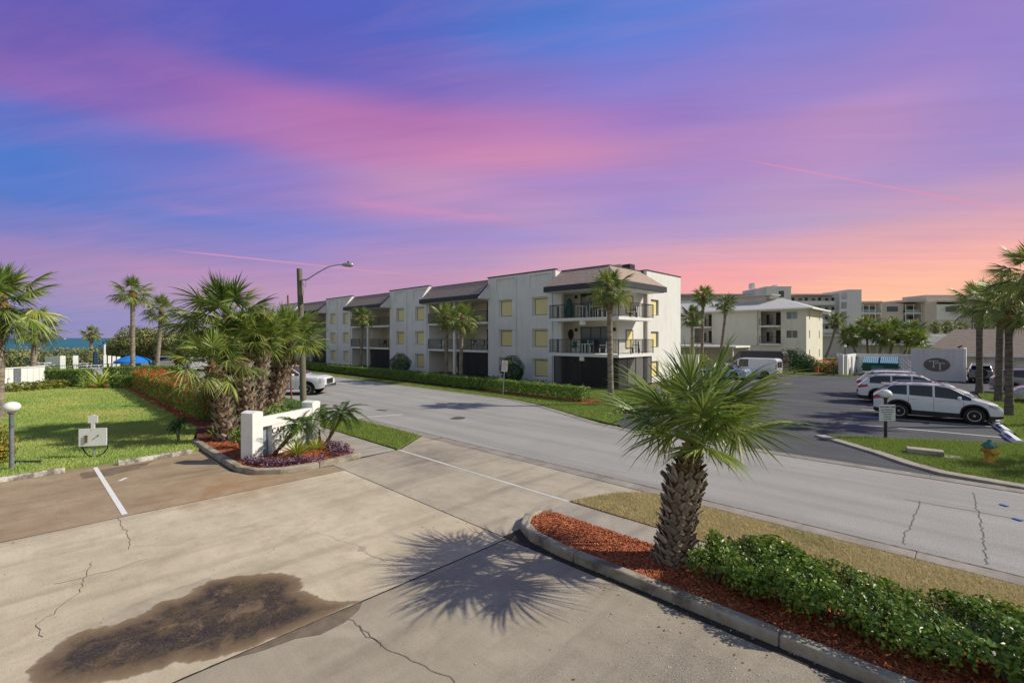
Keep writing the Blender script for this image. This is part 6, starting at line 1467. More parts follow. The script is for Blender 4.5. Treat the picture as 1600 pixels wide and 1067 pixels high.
def vehicle(name, label, cat, loc, rz, L, W, H, top, belt, axles, wr, body, roofw=0.76, hoodw=0.9, clear=0.22, glass=None, pillars=(), wind=None, rear=None, tail=None, head=None,
            rim=None, clad=True, rails=False, mirrors=True, group=None, rglass=True, spokes=5, seams=(), taper_r=0.1, taper_f=0.2, handle=(), clad_h=0.36, grille=True, spoiler=False, arch=0.07, parts=True):
    """A body lofted from cross-sections along x (front at +L/2); glass, lamps and cladding are cut out of the same skin as parts."""
    root = thing(name, label, cat, loc, rz, group)
    xs = set(np.round(np.linspace(-L / 2, L / 2, int(L / 0.09)), 4)); Ra = wr + arch
    for xa in axles:
        for k in range(15): xs.add(round(xa + Ra * math.cos(math.pi * k / 14), 4))
        xs.add(round(xa + Ra + 0.004, 4)); xs.add(round(xa - Ra - 0.004, 4))
    for p in pillars: xs |= {round(p[0], 4), round(p[1], 4)}
    for q in (glass, wind, rear):
        if q: xs |= {round(q[0], 4), round(q[1], 4)}
    xs = sorted(x for x in xs if -L / 2 <= x <= L / 2); out = [xs[0]]
    for x in xs[1:]:
        if x - out[-1] > 0.003: out.append(x)
    xs = out
    rows = 14
    def section(x):
        df = max(0, (x - (L / 2 - 0.55)) / 0.55); dr = max(0, (-L / 2 + 0.4 - x) / 0.4)
        hw = W / 2 * (1 - taper_f * df ** 2.2) * (1 - taper_r * dr ** 2)
        zt = interp(top, x); zb_ = min(interp(belt, x), zt - 0.05)
        low = clear + 0.1 * df ** 2 + 0.08 * dr ** 2; zb = low
        for xa in axles:
            if abs(x - xa) <= Ra + 1e-5: zb = max(zb, wr + math.sqrt(max(0, Ra * Ra - (x - xa) ** 2)))
        c = min(1, max(0, (zt - zb_ - 0.08) / 0.42)); rw = hw * (hoodw + (roofw - hoodw) * c)
        bw = hw * (0.965 - 0.0 * c)
        p = [(hw - 0.07, zb), (hw - 0.005, zb + 0.02)]
        for u, f in ((0.25, 1.0), (0.55, 1.0), (0.82, 0.992)): p.append((hw * f, zb + 0.02 + (zb_ - zb - 0.02) * u))
        p.append((bw, zb_))
        ze = zt - (0.05 if c > 0.5 else 0.035)
        for u in (0.07, 0.5, 0.92): p.append((bw + (rw - bw) * (u ** 1.25), zb_ + (ze - zb_) * u))
        p += [(rw, ze), (rw * 0.93, zt - 0.022), (rw * 0.7, zt - 0.008), (rw * 0.36, zt - 0.001), (0, zt)]
        return p, c
    secs = [section(x) for x in xs]
    nR = len(secs[0][0])
    V = []; 
    for i, x in enumerate(xs):
        for sg in (1, -1):
            for (y, z) in secs[i][0]: V.append((x, sg * y, z))
    idx = lambda i, sg, j: i * 2 * nR + (0 if sg > 0 else nR) + j
    groups = {}
    for i in range(len(xs) - 1):
        xm = (xs[i] + xs[i + 1]) / 2; c = (secs[i][1] + secs[i + 1][1]) / 2
        for sg in (1, -1):
            for j in range(nR - 1):
                q = (idx(i, sg, j), idx(i + 1, sg, j), idx(i + 1, sg, j + 1), idx(i, sg, j + 1))
                if sg < 0: q = q[::-1]
                zm = sum(V[k][2] for k in q) / 4; key = 'body'
                if glass and 6 <= j <= 7 and glass[0] < xm < glass[1] and c > 0.15 and not any(a < xm < b for a, b in pillars):
                    n_ = sum(1 for a, b in pillars if xm > b); key = ('side_window', n_, sg)
                if wind and j >= 10 and wind[0] < xm < wind[1]: key = 'windscreen'
                if rear and rglass and j >= 10 and rear[0] < xm < rear[1]: key = 'rear_window'
                if tail and tail[0] <= xm <= tail[1] and tail[2] < zm < tail[3] and j <= 9: key = ('tail_light', 0, sg)
                if head and head[0] <= xm <= head[1] and head[2] < zm < head[3] and 2 <= j <= 9: key = ('headlight', 0, sg)
                if clad and key == 'body' and j <= 1: key = 'cladding'
                groups.setdefault(key, []).append(q)
    for e, i in ((-1, 0), (1, len(xs) - 1)):
        for j in range(nR - 1):
            q = (idx(i, 1, j), idx(i, 1, j + 1), idx(i, -1, j + 1), idx(i, -1, j))
            if e < 0: q = q[::-1]
            zm = sum(V[k][2] for k in q) / 4; key = 'body'
            if j <= 1 and clad: key = 'cladding'
            if e > 0 and grille and 2 <= j <= 3: key = 'grille'
            if e < 0 and rear and rglass and 6 <= j <= 8 and secs[0][1] > 0.3: key = 'rear_window'
            groups.setdefault(key, []).append(q)
    mats = {'body': body, 'cladding': M['clad'], 'windscreen': M['car_glass'], 'rear_window': M['car_glass'], 'side_window': M['car_glass'], 'tail_light': M['tail'], 'headlight': M['lamp'], 'grille': M['clad']}
    for key, fs in groups.items():
        nm = key if isinstance(key, str) else key[0]
        used = sorted({k for f in fs for k in f}); mp = {k: n for n, k in enumerate(used)}
        mb = MB(); mb.v = [V[k] for k in used]; mb.f = [tuple(mp[k] for k in f) for f in fs]
        mb.build(nm, mats[nm], root, smooth=38)
    mb = MB(); mb.box(-L / 2 + 0.3, L / 2 - 0.35, -W / 2 + 0.3, W / 2 - 0.3, clear - 0.03, min(clear + 0.25, wr + 0.2))
    for xa in axles: mb.box(xa - Ra - 0.02, xa + Ra + 0.02, -W / 2 + 0.32, W / 2 - 0.32, clear, wr + Ra)
    mb.build('underbody', M['clad'], root)
    for xa in axles:
        for sg in (1, -1): make_wheel(root, xa, sg * (W / 2 - 0.13), wr, 0.22, sg, rim or M['alloy'], spokes)
    # wheel arch lips, seams, handles, mirrors, rails
    if clad:
        for xa in axles:
            for sg in (1, -1):
                MB().tube([(xa + (Ra + 0.012) * math.cos(math.pi * k / 12), sg * (W / 2 - 0.012), wr + (Ra + 0.012) * math.sin(math.pi * k / 12)) for k in range(13)], 0.028, 6).build('arch_trim', M['clad'], root, smooth=60)
    for x in seams:
        i = min(range(len(xs)), key=lambda k: abs(xs[k] - x)); p = secs[i][0]
        for sg in (1, -1):
            mb = MB()
            for j in range(1, 5):
                a, b = p[j], p[j + 1]; e = 0.0025
                mb.add([(x - .006, sg * (a[0] + e), a[1]), (x + .006, sg * (a[0] + e), a[1]), (x + .006, sg * (b[0] + e), b[1]), (x - .006, sg * (b[0] + e), b[1])], [(0, 1, 2, 3)])
            mb.build('door_seam', M['clad'], root)
    for x in handle:
        zb_ = interp(belt, x) - 0.13
        for sg in (1, -1): MB().box(x - 0.1, x + 0.1, sg * (W / 2 - 0.002), sg * (W / 2 + 0.022), zb_, zb_ + 0.035).build('door_handle', body, root, bevel=0.008)
    if mirrors and wind:
        x = wind[0] + 0.3; z = interp(belt, x) + 0.1
        for sg in (1, -1): MB().obox((x, sg * (W / 2 + 0.1), z), (0.13, 0.22, 0.15), sg * 0.2).build('mirror', body, root, bevel=0.04)
    if rails and glass:
        for sg in (1, -1):
            a, b = glass[0] + 0.2, (wind[0] if wind else glass[1]) - 0.15
            pts = [(a + (b - a) * k / 8, sg * W / 2 * roofw * 0.93, interp(top, a + (b - a) * k / 8) + (0.045 if 0 < k < 8 else -0.01)) for k in range(9)]
            MB().tube(pts, 0.02, 6).build('roof_rail', M['alloy'], root, smooth=60)
    if spoiler:
        x = -L / 2 + 0.12; z = interp(top, rear[1]) if rear else H
        MB().extrude([(rear[1] - 0.32, -W * 0.36, z - 0.035), (rear[1] + 0.05, -W * 0.36, z - 0.01), (rear[1] + 0.05, -W * 0.36, z + 0.012), (rear[1] - 0.32, -W * 0.36, z + 0.0)], (0, W * 0.72, 0)).build('spoiler', body, root, bevel=0.01)
    return root
def suv(label, loc, rz, body, L=4.6, W=1.86, H=1.7, wr=0.36, group=None, cat='car', rim=None, grow=1.0, **k):
    h = L / 2; b = 1.06 * H / 1.7
    top = [(-h, 1.02), (-h + 0.1, 1.12), (-h + 0.32, 1.32 * H / 1.7), (-h + 0.62, H - 0.13), (-h + 0.8, H - 0.05), (-h + 1.6, H), (0.1, H - 0.005), (0.5, H - 0.08), (0.95, H - 0.36), (1.3, 1.13), (1.42, 1.08), (h - 0.5, 1.0), (h - 0.2, 0.92), (h, 0.74)]
    belt = [(-h, 1.0), (-h + 0.6, b + 0.08), (0.3, b - 0.02), (1.3, b - 0.05), (h - 0.5, 0.93), (h, 0.66)]
    kw = dict(glass=(-h + 0.55, 1.2), pillars=((-0.98, -0.9), (-0.08, 0.0)), wind=(0.5, 1.33), rear=(-h + 0.08, -h + 0.62), tail=(-h, -h + 0.42, 0.9, 1.08), head=(h - 0.48, h - 0.04, 0.7, 0.88),
              seams=(-0.93, -0.04, 0.95), handle=(-0.75, 0.14), rails=True, spoiler=True, arch=0.09)
    kw.update(k)
    return vehicle('parked_car', label, cat, loc, rz, L, W, H, top, belt, (-h + 0.95, h - 0.93), wr, body, group=group, rim=rim, **kw)
GW = 'white cars parked on the dark lot'
suv('white compact utility car with black wheel arches, nearest on the dark lot', P(1.35, 29.75), R(7), M['car_white'], 4.45, 1.86, 1.69, 0.365, GW, rim=M['rim_dark'])
suv('longer pale car in the middle of the row, with a red tail light showing', P(2.5, 35.3), R(7), M['car_white'], 4.95, 1.93, 1.73, 0.37, GW)
suv('white car farthest in the row, only roof and windows showing', P(3.1, 38.8), R(7), M['car_white'], 4.9, 1.9, 1.72, 0.37, GW)
suv('grey minivan behind the island palms, rear with red light towards the lot', P(-3.4, 47.2), R(4), M['car_grey'], 5.0, 1.95, 1.72, 0.35, 'cars parked at the right edge', clad=False)
suv('silver car whose nose shows at the right edge behind a palm', P(-4.05, 41.2), R(182), M['car_silver'], 4.7, 1.85, 1.6, 0.34, 'cars parked at the right edge', clad=False)
suv('blue car behind the grey minivan at the right edge', P(-4.6, 52.0), R(4), M['car_navy'], 4.8, 1.9, 1.85, 0.36, 'cars parked at the right edge', clad=False)
jp = suv('dark boxy off roader with a covered spare wheel behind the far island palm', P(-0.45, 57.4), R(92), M['car_grey'], 3.6, 1.5, 1.6, 0.36)
sw_ = MB().lathe([(0.0, 0.0), (0.33, 0.0), (0.37, 0.04), (0.37, 0.16), (0.33, 0.2), (0.0, 0.2)], 22, (0, 0, 0), 'X').build('spare_wheel', M['rubber'], jp); sw_.location = (-2.0, 0.0, 0.9)
# sedan shapes at the street and lot
def sedan(label, loc, rz, body, L=4.7, W=1.82, H=1.45, wr=0.33, group=None, **k):
    h = L / 2
    top = [(-h, 0.72), (-h + 0.08, 0.9), (-h + 0.25, 0.98), (-h + 0.85, 1.04), (-h + 1.5, H - 0.06), (-h + 2.0, H), (0.2, H - 0.01), (0.45, H - 0.08), (1.25, 0.99), (1.35, 0.96), (h - 0.4, 0.84), (h - 0.1, 0.7), (h, 0.58)]
    belt = [(-h, 0.68), (-h + 0.3, 0.9), (0, 0.93), (1.2, 0.9), (h - 0.4, 0.78), (h, 0.52)]
    kw = dict(glass=(-h + 1.05, 1.15), pillars=((-0.32, -0.24),), wind=(0.42, 1.3), rear=(-h + 0.82, -h + 1.52), tail=(-h, -h + 0.2, 0.72, 0.9), head=(h - 0.42, h - 0.03, 0.6, 0.74), seams=(-1.1, -0.28, 0.8), handle=(-0.95, -0.1), clad=False, clear=0.18)
    kw.update(k)
    return vehicle('parked_car', label, 'car', loc, rz, L, W, H, top, belt, (-h + 1.0, h - 0.92), wr, body, group=group, **kw)
sedan('light blue car half hidden by the near palm fronds', P(16.9, 45.6), R(180), M['car_blue'])
suv('silver hatchback parked on the street behind the flowering hedge', P(64.6, 13.2), R(180), M['car_silver'], 4.4, 1.8, 1.6, 0.34, 'cars parked at the street end', clad=False, rails=False)
suv('dark silver car farther along the street end under the sea grapes', P(70.6, 11.0), R(180), M['car_grey'], 4.7, 1.85, 1.68, 0.36, 'cars parked at the street end', clad=False)
def van(label, loc, rz, body, L, W, H, wr, side=(), hood=1.0, **k):
    h = L / 2
    top = [(-h, H - 0.18), (-h + 0.06, H - 0.08), (-h + 0.25, H), (h - 2.1, H), (h - 1.75, H - 0.1), (h - 1.25, H - 0.5 * (H / 1.9)), (h - 0.78, 1.12 * H / 1.95 + 0.1), (h - 0.62, 1.1 * H / 2.0 + 0.05), (h - 0.15, 0.9), (h, 0.7)]
    belt = [(-h, 1.05 * H / 1.95), (h - 1.6, 1.05 * H / 1.95), (h - 0.8, 1.0), (h, 0.62)]
    kw = dict(glass=side[0] if side else None, pillars=side[1] if side else (), wind=(h - 1.72, h - 0.74), rear=None, tail=(-h, -h + 0.1, 0.85, 1.3), head=(h - 0.45, h - 0.03, 0.68, 0.86), seams=(-0.35, 0.75, h - 1.2), handle=(0.6,), clad=False, roofw=0.86, taper_r=0.03, arch=0.06)
    kw.update(k)
    r = vehicle('parked_van', label, 'van', loc, rz, L, W, H, top, belt, (-h + 1.0, h - 0.95), wr, body, group='vans parked by the beige apartments', **kw)
    for sg in (1, -1):
        MB().box(-h - 0.006, -h + 0.012, sg * 0.06, sg * (W / 2 - 0.24), 1.06 * H / 1.95, H - 0.32).build('rear_window', M['car_glass'], r)
    MB().box(-h - 0.008, -h + 0.01, -0.006, 0.006, 0.5, H - 0.2).build('door_seam', M['clad'], r)
    MB().box(-h - 0.05, -h + 0.02, -W / 2 + 0.12, W / 2 - 0.12, 0.36, 0.52).build('rear_bumper', M['clad'], r, bevel=0.02)
    return r
van('white panel van with one dark side window, parked nose away', P(15.45, 48.7), R(180), M['car_white'], 5.2, 1.92, 1.9, 0.34, ((-0.15, 1.85), ((0.72, 0.85),)))
van('tall black van parked beyond the white van', P(16.2, 52.3), R(180), M['car_black'], 5.9, 2.02, 2.5, 0.35, ((1.0, 2.25), ()))
# pickup truck on the street
def pickup():
    L, W, H = 6.6, 2.03, 1.98; h = L / 2
    top = [(-h, 1.32), (-h + 0.05, 1.36), (-0.95, 1.37), (-0.93, 1.9), (-0.75, H - 0.02), (-0.2, H), (0.75, H - 0.02), (1.0, H - 0.12), (1.72, 1.38), (1.82, 1.34), (h - 0.5, 1.27), (h - 0.12, 1.16), (h, 1.02)]
    belt = [(-h, 1.28), (-0.95, 1.3), (1.7, 1.26), (h - 0.5, 1.17), (h, 0.95)]
    r = vehicle('pickup_truck', 'white crew cab pickup truck parked on the street behind the palm clump', 'pickup truck', P(33.7, 11.9), R(45), L, W, H, top, belt, (-h + 1.25, h - 1.12), 0.41, M['car_white'],
        roofw=0.8, hoodw=0.9, clear=0.42, glass=(-0.8, 1.62), pillars=((0.32, 0.42),), wind=(0.98, 1.74), rear=None, tail=(-h, -h + 0.09, 0.9, 1.25), head=(h - 0.36, h - 0.02, 0.86, 1.13), rim=M['alloy'], seams=(-0.95, 0.36, 1.45), handle=(-0.6, 0.6), clad=False, taper_f=0.1, taper_r=0.03, arch=0.11, spokes=8, grille=False)
    MB().box(-h + 0.12, -1.05, -W / 2 + 0.16, W / 2 - 0.16, 1.365, 1.385).build('bed_cover', M['clad'], r)
    MB().box(h - 0.02, h + 0.02, -0.55, 0.55, 0.72, 1.06).build('grille', M['clad'], r, bevel=0.01)
    b = MB(); b.box(h - 0.12, h + 0.1, -W / 2 + 0.12, W / 2 - 0.12, 0.48, 0.7); b.build('front_bumper', M['chrome'], r, bevel=0.03)
    MB().box(-h - 0.1, -h + 0.05, -W / 2 + 0.1, W / 2 - 0.1, 0.52, 0.7).build('rear_bumper', M['chrome'], r, bevel=0.03)
    for sg in (1, -1):
        MB().tube([(-h + 1.25 + 0.52 * math.cos(math.pi * k / 10), sg * (W / 2 - 0.005), 0.41 + 0.52 * math.sin(math.pi * k / 10)) for k in range(11)], 0.03, 6).build('arch_trim', M['clad'], r, smooth=60)
        MB().tube([(h - 1.12 + 0.52 * math.cos(math.pi * k / 10), sg * (W / 2 - 0.005), 0.41 + 0.52 * math.sin(math.pi * k / 10)) for k in range(11)], 0.03, 6).build('arch_trim', M['clad'], r, smooth=60)
        MB().box(-1.4, 1.3, sg * (W / 2 - 0.12), sg * (W / 2 - 0.0), 0.4, 0.46).build('side_step', M['clad'], r)
        MB().box(2.0, 2.12, sg * (W / 2 - 0.001), sg * (W / 2 + 0.012), 0.98, 1.14).build('fender_vent', M['clad'], r)
pickup()

# ------------------------------------------------------------------ signs, lamps, street furniture
M['post_black'] = pm('black_post', (0.025, 0.025, 0.03), (0.05, 0.05, 0.055), 8, 0.6)
M['post_grey'] = pm('weathered_post', (0.2, 0.22, 0.25), (0.1, 0.11, 0.13), 7, 0.8)
M['globe'] = pm('white_globe', (0.8, 0.79, 0.76), (0.74, 0.73, 0.7), 2, 0.3, coat=0.3)
M['sign_white'] = pm('sign_white', (0.78, 0.78, 0.77), (0.7, 0.7, 0.7), 4, 0.5)
M['ink_blue'] = pm('dark_blue_ink', (0.02, 0.04, 0.16), None, 4, 0.5)
M['ink_red'] = pm('red_ink', (0.5, 0.03, 0.03), None, 4, 0.5)
M['ink_dark'] = pm('dark_lettering', (0.02, 0.022, 0.026), None, 4, 0.5)
M['galv'] = pm('galvanised_steel', (0.42, 0.43, 0.44), (0.33, 0.34, 0.35), 9, 0.45, metal=0.6)
M['wood_pole'] = pm('weathered_pole_wood', (0.2, 0.185, 0.13), (0.12, 0.11, 0.08), 6, 0.95, 0.5, 20, stretch=(3, 3, 0.15))
TEXTS = []
def text(body, size, mat, parent, M4, name='lettering', ext=0.008, align='CENTER', space=1.0, xs=1.0):
    cu = bpy.data.curves.new(name, 'FONT'); cu.body = body; cu.size = size; cu.extrude = ext; cu.align_x = align; cu.align_y = 'CENTER'; cu.space_character = space; cu.resolution_u = 3
    cu.materials.append(mat)
    o = o_ = bpy.data.objects.new(name, cu); C.objects.link(o); o.parent = parent; o.matrix_basis = M4 @ Matrix.Diagonal((xs, 1, 1, 1)); TEXTS.append(o); return o
def face(px, py, pz, rz): return Matrix.Translation((px, py, pz)) @ Matrix.Rotation(rz, 4, 'Z') @ Matrix.Rotation(R(90), 4, 'X')   # upright text that reads along rz
# entrance sign: local x runs from the near pillar to the far one, the lettered side looks along -y
a, b = P(15.65, 4.75), P(16.75, 7.0); d = b - a; SL = d.length
ES = thing('entrance_sign', 'white resort entrance sign of two pillars and a lettered panel', 'sign', (a.x, a.y, 0.08), math.atan2(d.y, d.x))
for x in (0, SL):
    MB().box(x - 0.2, x + 0.2, -0.135, 0.33, 0, 1.44).build('pillar', M['white_trim'], ES, bevel=0.02)
    MB().extrude([(x - 0.2 + 0.4 * i / 10, -0.135, 1.442 + 0.055 * math.sin(math.pi * i / 10)) for i in range(11)], (0, 0.465, 0)).build('pillar_cap', M['white_trim'], ES)
MB().box(0.203, SL - 0.203, -0.12, 0.1, 0.97, 1.27).build('beam', M['white_trim'], ES, bevel=0.015)
MB().box(0.56, SL - 0.5, -0.115, 0.06, 0.0, 0.968).build('panel', M['white_trim'], ES, bevel=0.012)
MB().box(0.203, 0.55, 0.07, 0.1, 0.0, 0.968).build('slot_shade', M['car_blue'], ES); MB().box(SL - 0.49, SL - 0.203, 0.07, 0.1, 0.0, 0.968).build('slot_shade', M['car_blue'], ES)  # blue sheets stand in for the shaded faces inside the slots
text('CAPE WINDS', 0.25, M['ink_dark'], ES, face(SL / 2, -0.126, 0.78, 0), space=1.05, xs=0.92)
text('RESORT', 0.2, M['ink_dark'], ES, face(SL / 2, -0.126, 0.53, 0), space=1.6, xs=0.8)
text('7400', 0.2, M['ink_dark'], ES, face(SL / 2, -0.126, 0.28, 0), space=1.3, xs=0.9)

def globe_lamp(label, s, t, h, mat, rot=0):
    r = thing('globe_lamp', label, 'street lamp', P(s, t, 0.03), rot, 'low globe lamps')
    MB().tube([(0, 0, 0), (0, 0, h - 0.32)], 0.055, 12).build('post', mat, r, smooth=40)
    MB().lathe([(0.055, h - 0.33), (0.09, h - 0.31), (0.09, h - 0.27), (0.06, h - 0.255)], 14).build('collar', mat, r)
    MB().ball((0, 0, h - 0.13), 0.2, 22, 14, 0.78).build('globe', M['globe'], r, smooth=80); return r
globe_lamp('white globe lamp on a grey post at the left edge of the lawn', 19.7, -0.41, 1.92, M['post_grey'])
globe_lamp('white globe lamp on a black post holding the towing notice', 2.33, 22.31, 1.82, M['post_black'])
tow = thing('notice_sign', 'white notice board with blue lettering on the black lamp post', 'sign', P(2.33, 22.31, 0.0), YAW)
MB().box(-0.3, 0.3, -0.085, -0.065, 0.72, 1.32).build('board', M['sign_white'], tow)
text('TOW AWAY ZONE', 0.088, M['ink_blue'], tow, face(0, -0.089, 1.235, 0), ext=0.002, xs=0.76)
for i, tx in enumerate(['UNAUTHORIZED VEHICLES', 'WILL BE TOWED AWAY AT', 'OWNERS EXPENSE', '24 HOURS A DAY', '7 DAYS A WEEK']):
    text(tx, 0.052, M['ink_blue'], tow, face(0, -0.089, 1.13 - 0.085 * i, 0), ext=0.002, xs=0.72)
npk = thing('parking_sign', 'white street sign with red lettering on a leaning metal pole by the hedge', 'sign', P(21.6, 21.2, 0.03), YAW + 0.3)
npk.matrix_basis = Matrix.Translation(P(21.6, 21.2, 0.03)) @ Matrix.Rotation(YAW - 0.1, 4, 'Z') @ Matrix.Rotation(R(3.4), 4, 'Y')
MB().box(-0.025, 0.025, -0.02, 0.02, 0, 2.25).build('pole', M['galv'], npk)
MB().box(-0.19, 0.19, -0.036, -0.022, 1.62, 2.32).build('board', M['sign_white'], npk, bevel=0.004)
for i, tx in enumerate(['NO', 'PARKING', 'STANDING', 'ON CITY', 'STREET', '2AM-6AM']):
    text(tx, 0.085, M['ink_red'] if i < 5 else M['ink_dark'], npk, face(0, -0.039, 2.23 - 0.1 * i, 0), ext=0.002, xs=0.75)

# hose stand on the front lawn, seen from behind
hs = thing('hose_stand', 'white board hose stand with a coiled hose on the front lawn', 'hose stand', P(19.82, 1.37, 0.03), YAW + 0.25)
MB().tube([(0, 0, 0), (0, 0, 1.05)], 0.035, 8).build('post', M['galv'], hs)
MB().box(-0.37, 0.37, -0.07, -0.04, 0.38, 0.93).build('board', M['white_paint'], hs)
MB().box(-0.05, 0.05, -0.065, -0.04, 0.932, 1.1).build('neck', M['white_paint'], hs)
MB().box(-0.13, 0.13, -0.065, -0.04, 1.102, 1.33).build('plate', M['white_paint'], hs); MB().extrude([(0.05 * math.cos(math.pi * k / 8), -0.04, 1.332 + 0.035 * math.sin(math.pi * k / 8)) for k in range(9)], (0, -0.025, 0)).build('knob', M['white_paint'], hs)
MB().tube([(0.42 * math.cos(a_) * (0.82 + 0.05 * (k % 7) / 7), 0.03 + 0.012 * (k % 5), 0.42 + 0.4 * math.sin(a_)) for k, a_ in ((k, k * 0.42) for k in range(60))], 0.016, 6).build('hose', M['ink_dark'], hs, smooth=60)
MB().box(-0.2, -0.13, -0.1, -0.071, 0.5, 0.72).build('tap_handle', M['boot_brown'], hs); MB().tube([(0.15, -0.075, 0.7), (0.15, -0.11, 0.7)], 0.02, 8).build('hole', M['ink_dark'], hs)
MB().tube([(-0.04, -0.071, 0.88), (-0.04, -0.075, 0.88)], 0.012, 6).build('bolt', M['ink_dark'], hs)
pl_ = thing('drain_cover', 'dark flat drain strip in the lawn beside the globe lamp', 'drain cover', P(20.4, -0.1, 0.045), 0.8); MB().box(-0.4, 0.4, -0.05, 0.05, 0, 0.05).build('bar', M['dark'], pl_)

# utility pole with cobra lamp
up_ = thing('utility_pole', 'weathered wooden utility pole with a curved lamp arm above the palms', 'street lamp', P(26.29, 10.44), YAW)
MB().tube([(0, 0, 0), (-0.06, 0, 3), (-0.14, 0, 5.3), (-0.22, 0, 7.6)], [0.17, 0.16, 0.15, 0.14], 12).build('pole', M['wood_pole'], up_, smooth=50)
MB().tube([(-0.1, -0.1, 6.95), (0.25, -0.1, 7.0), (0.8, -0.1, 7.35), (1.4, -0.1, 7.68), (1.9, -0.1, 7.8), (2.25, -0.1, 7.82)], [0.045, 0.04, 0.035, 0.032, 0.03, 0.03], 8).build('arm', M['galv'], up_, smooth=60)
MB().tube([(-0.08, -0.1, 6.95), (0.18, -0.1, 6.55), (0.18, -0.1, 7.0)], 0.018, 6).build('brace', M['galv'], up_)
MB().lathe([(0.0, 0.0), (0.055, 0.02), (0.1, 0.15), (0.13, 0.4), (0.12, 0.55), (0.06, 0.62), (0.0, 0.63)], 14, (2.15, -0.1, 7.8), 'X').build('lamp_head', M['galv'], up_, smooth=60)
MB().lathe([(0.045, 0.0), (0.045, 0.09), (0.0, 0.11)], 10, (2.5, -0.1, 7.9)).build('photocell', M['dark'], up_)
MB().tube([(0.0, -0.16, 6.9), (0.15, -0.25, 6.5), (0.05, -0.2, 5.9), (0.12, -0.22, 5.6), (-0.02, -0.17, 5.3)], 0.008, 5).build('loose_wire', M['ink_dark'], up_)
gp_ = thing('marker_pipe', 'thin red brown pipe standing beside the utility pole', 'pipe', P(26.1, 9.95), YAW); MB().tube([(-0.2, 0, 0), (-0.42, 0, 6.1)], 0.045, 8).build('pipe', pm('rusty_pipe', (0.24, 0.09, 0.04), (0.18, 0.07, 0.035), 5, 0.8), gp_)

# fire hydrant
M['hyd_y'] = pm('worn_yellow_paint_iron', (0.62, 0.4, 0.06), (0.34, 0.14, 0.035), 7, 0.7, 0.3, 40, lo=0.45, hi=0.68)
M['hyd_g'] = pm('green_bonnet_paint', (0.03, 0.16, 0.12), (0.05, 0.2, 0.15), 6, 0.5)
M['hyd_r'] = pm('rusty_iron', (0.3, 0.12, 0.045), (0.45, 0.25, 0.07), 9, 0.8)
hy = thing('fire_hydrant', 'yellow fire hydrant with a green bonnet on the grass island', 'fire hydrant', P(-0.35, 19.99, 0.05), YAW)
MB().lathe([(0.2, 0.0), (0.2, 0.035), (0.12, 0.05), (0.115, 0.3), (0.118, 0.33)], 18).build('barrel', M['hyd_y'], hy, smooth=40)
MB().lathe([(0.118, 0.33), (0.14, 0.35), (0.14, 0.47), (0.12, 0.5)], 18).build('upper_barrel', M['hyd_r'], hy, smooth=40)
MB().lathe([(0.12, 0.5), (0.19, 0.51), (0.185, 0.535), (0.13, 0.6), (0.07, 0.65), (0.055, 0.66), (0.045, 0.7), (0.0, 0.71)], 18).build('bonnet', M['hyd_g'], hy, smooth=30)
MB().lathe([(0.05, 0.66), (0.04, 0.72), (0, 0.72)], 5).build('bonnet_nut', M['hyd_g'], hy)
MB().lathe([(0.1, -0.1), (0.115, -0.14), (0.115, -0.2), (0.08, -0.23), (0, -0.235)], 18, (0, 0, 0.4), 'Y').build('pumper_cap', M['hyd_y'], hy, smooth=40)
for sg in (-1, 1):
    MB().lathe([(0.05, sg * 0.1), (0.06, sg * 0.14), (0.06, sg * 0.2), (0.04, sg * 0.24), (0.02, sg * 0.24), (0.02, sg * 0.28), (0, sg * 0.28)], 14, (0, 0, 0.42), 'X').build('side_cap', M['hyd_r'], hy, smooth=40)
mt_ = thing('meter_box', 'concrete meter box set in the grass by the hydrant', 'meter box', P(0.85, 20.0, 0.05), 0.15)
MB().box(-0.75, 0.6, -0.22, 0.28, 0.0, 0.05).build('slab', M['gutter'], mt_, bevel=0.01); MB().box(-0.7, 0.2, -0.16, 0.26, 0.052, 0.2).build('lid', M['kerb'], mt_, bevel=0.02)

# wheel stops
def wheel_stop(label, s, t, L, rz, mat, group, sticker=False, h=0.13, w=1.0):
    r = thing('wheel_stop', label, 'wheel stop', P(s, t), rz, group)
    MB().extrude([(-L / 2, y * w, z) for y, z in ((-0.09, 0), (0.09, 0), (0.07, h * 0.7), (0.045, h), (-0.045, h), (-0.07, h * 0.7))], (L, 0, 0)).build('block', mat, r, bevel=0.012)
    if sticker: MB().obox((0, 0.066 * w, h * 0.84), (0.9, 0.1, 0.006), 0, 0, -0.55).build('mark', M['ink_blue'], r)
    return r
M['stop'] = pm('whitewashed_stop', (0.52, 0.49, 0.43), (0.16, 0.14, 0.12), 4.5, 0.85, 0.3, 30, lo=0.42, hi=0.6)
wheel_stop('whitewashed wheel stop log left of the white stall line', 18.35, -0.35, 2.0, R(93), M['stop'], 'wheel stops at the front lawn')
wheel_stop('whitewashed wheel stop log right of the white stall line', 18.35, 2.75, 1.9, R(93), M['stop'], 'wheel stops at the front lawn')
for lab, t in (('white wheel stop with a blue mark nearest the hydrant', 25.75), ('white wheel stop with a blue mark second from the hydrant', 28.2), ('white wheel stop in front of the nearest white car', 30.9)):
    wheel_stop(lab, -0.66 - (31 - t) * 0.075, t, 2.2, R(97), M['white_paint'], 'wheel stops of the dark lot', True, 0.15, 1.7)

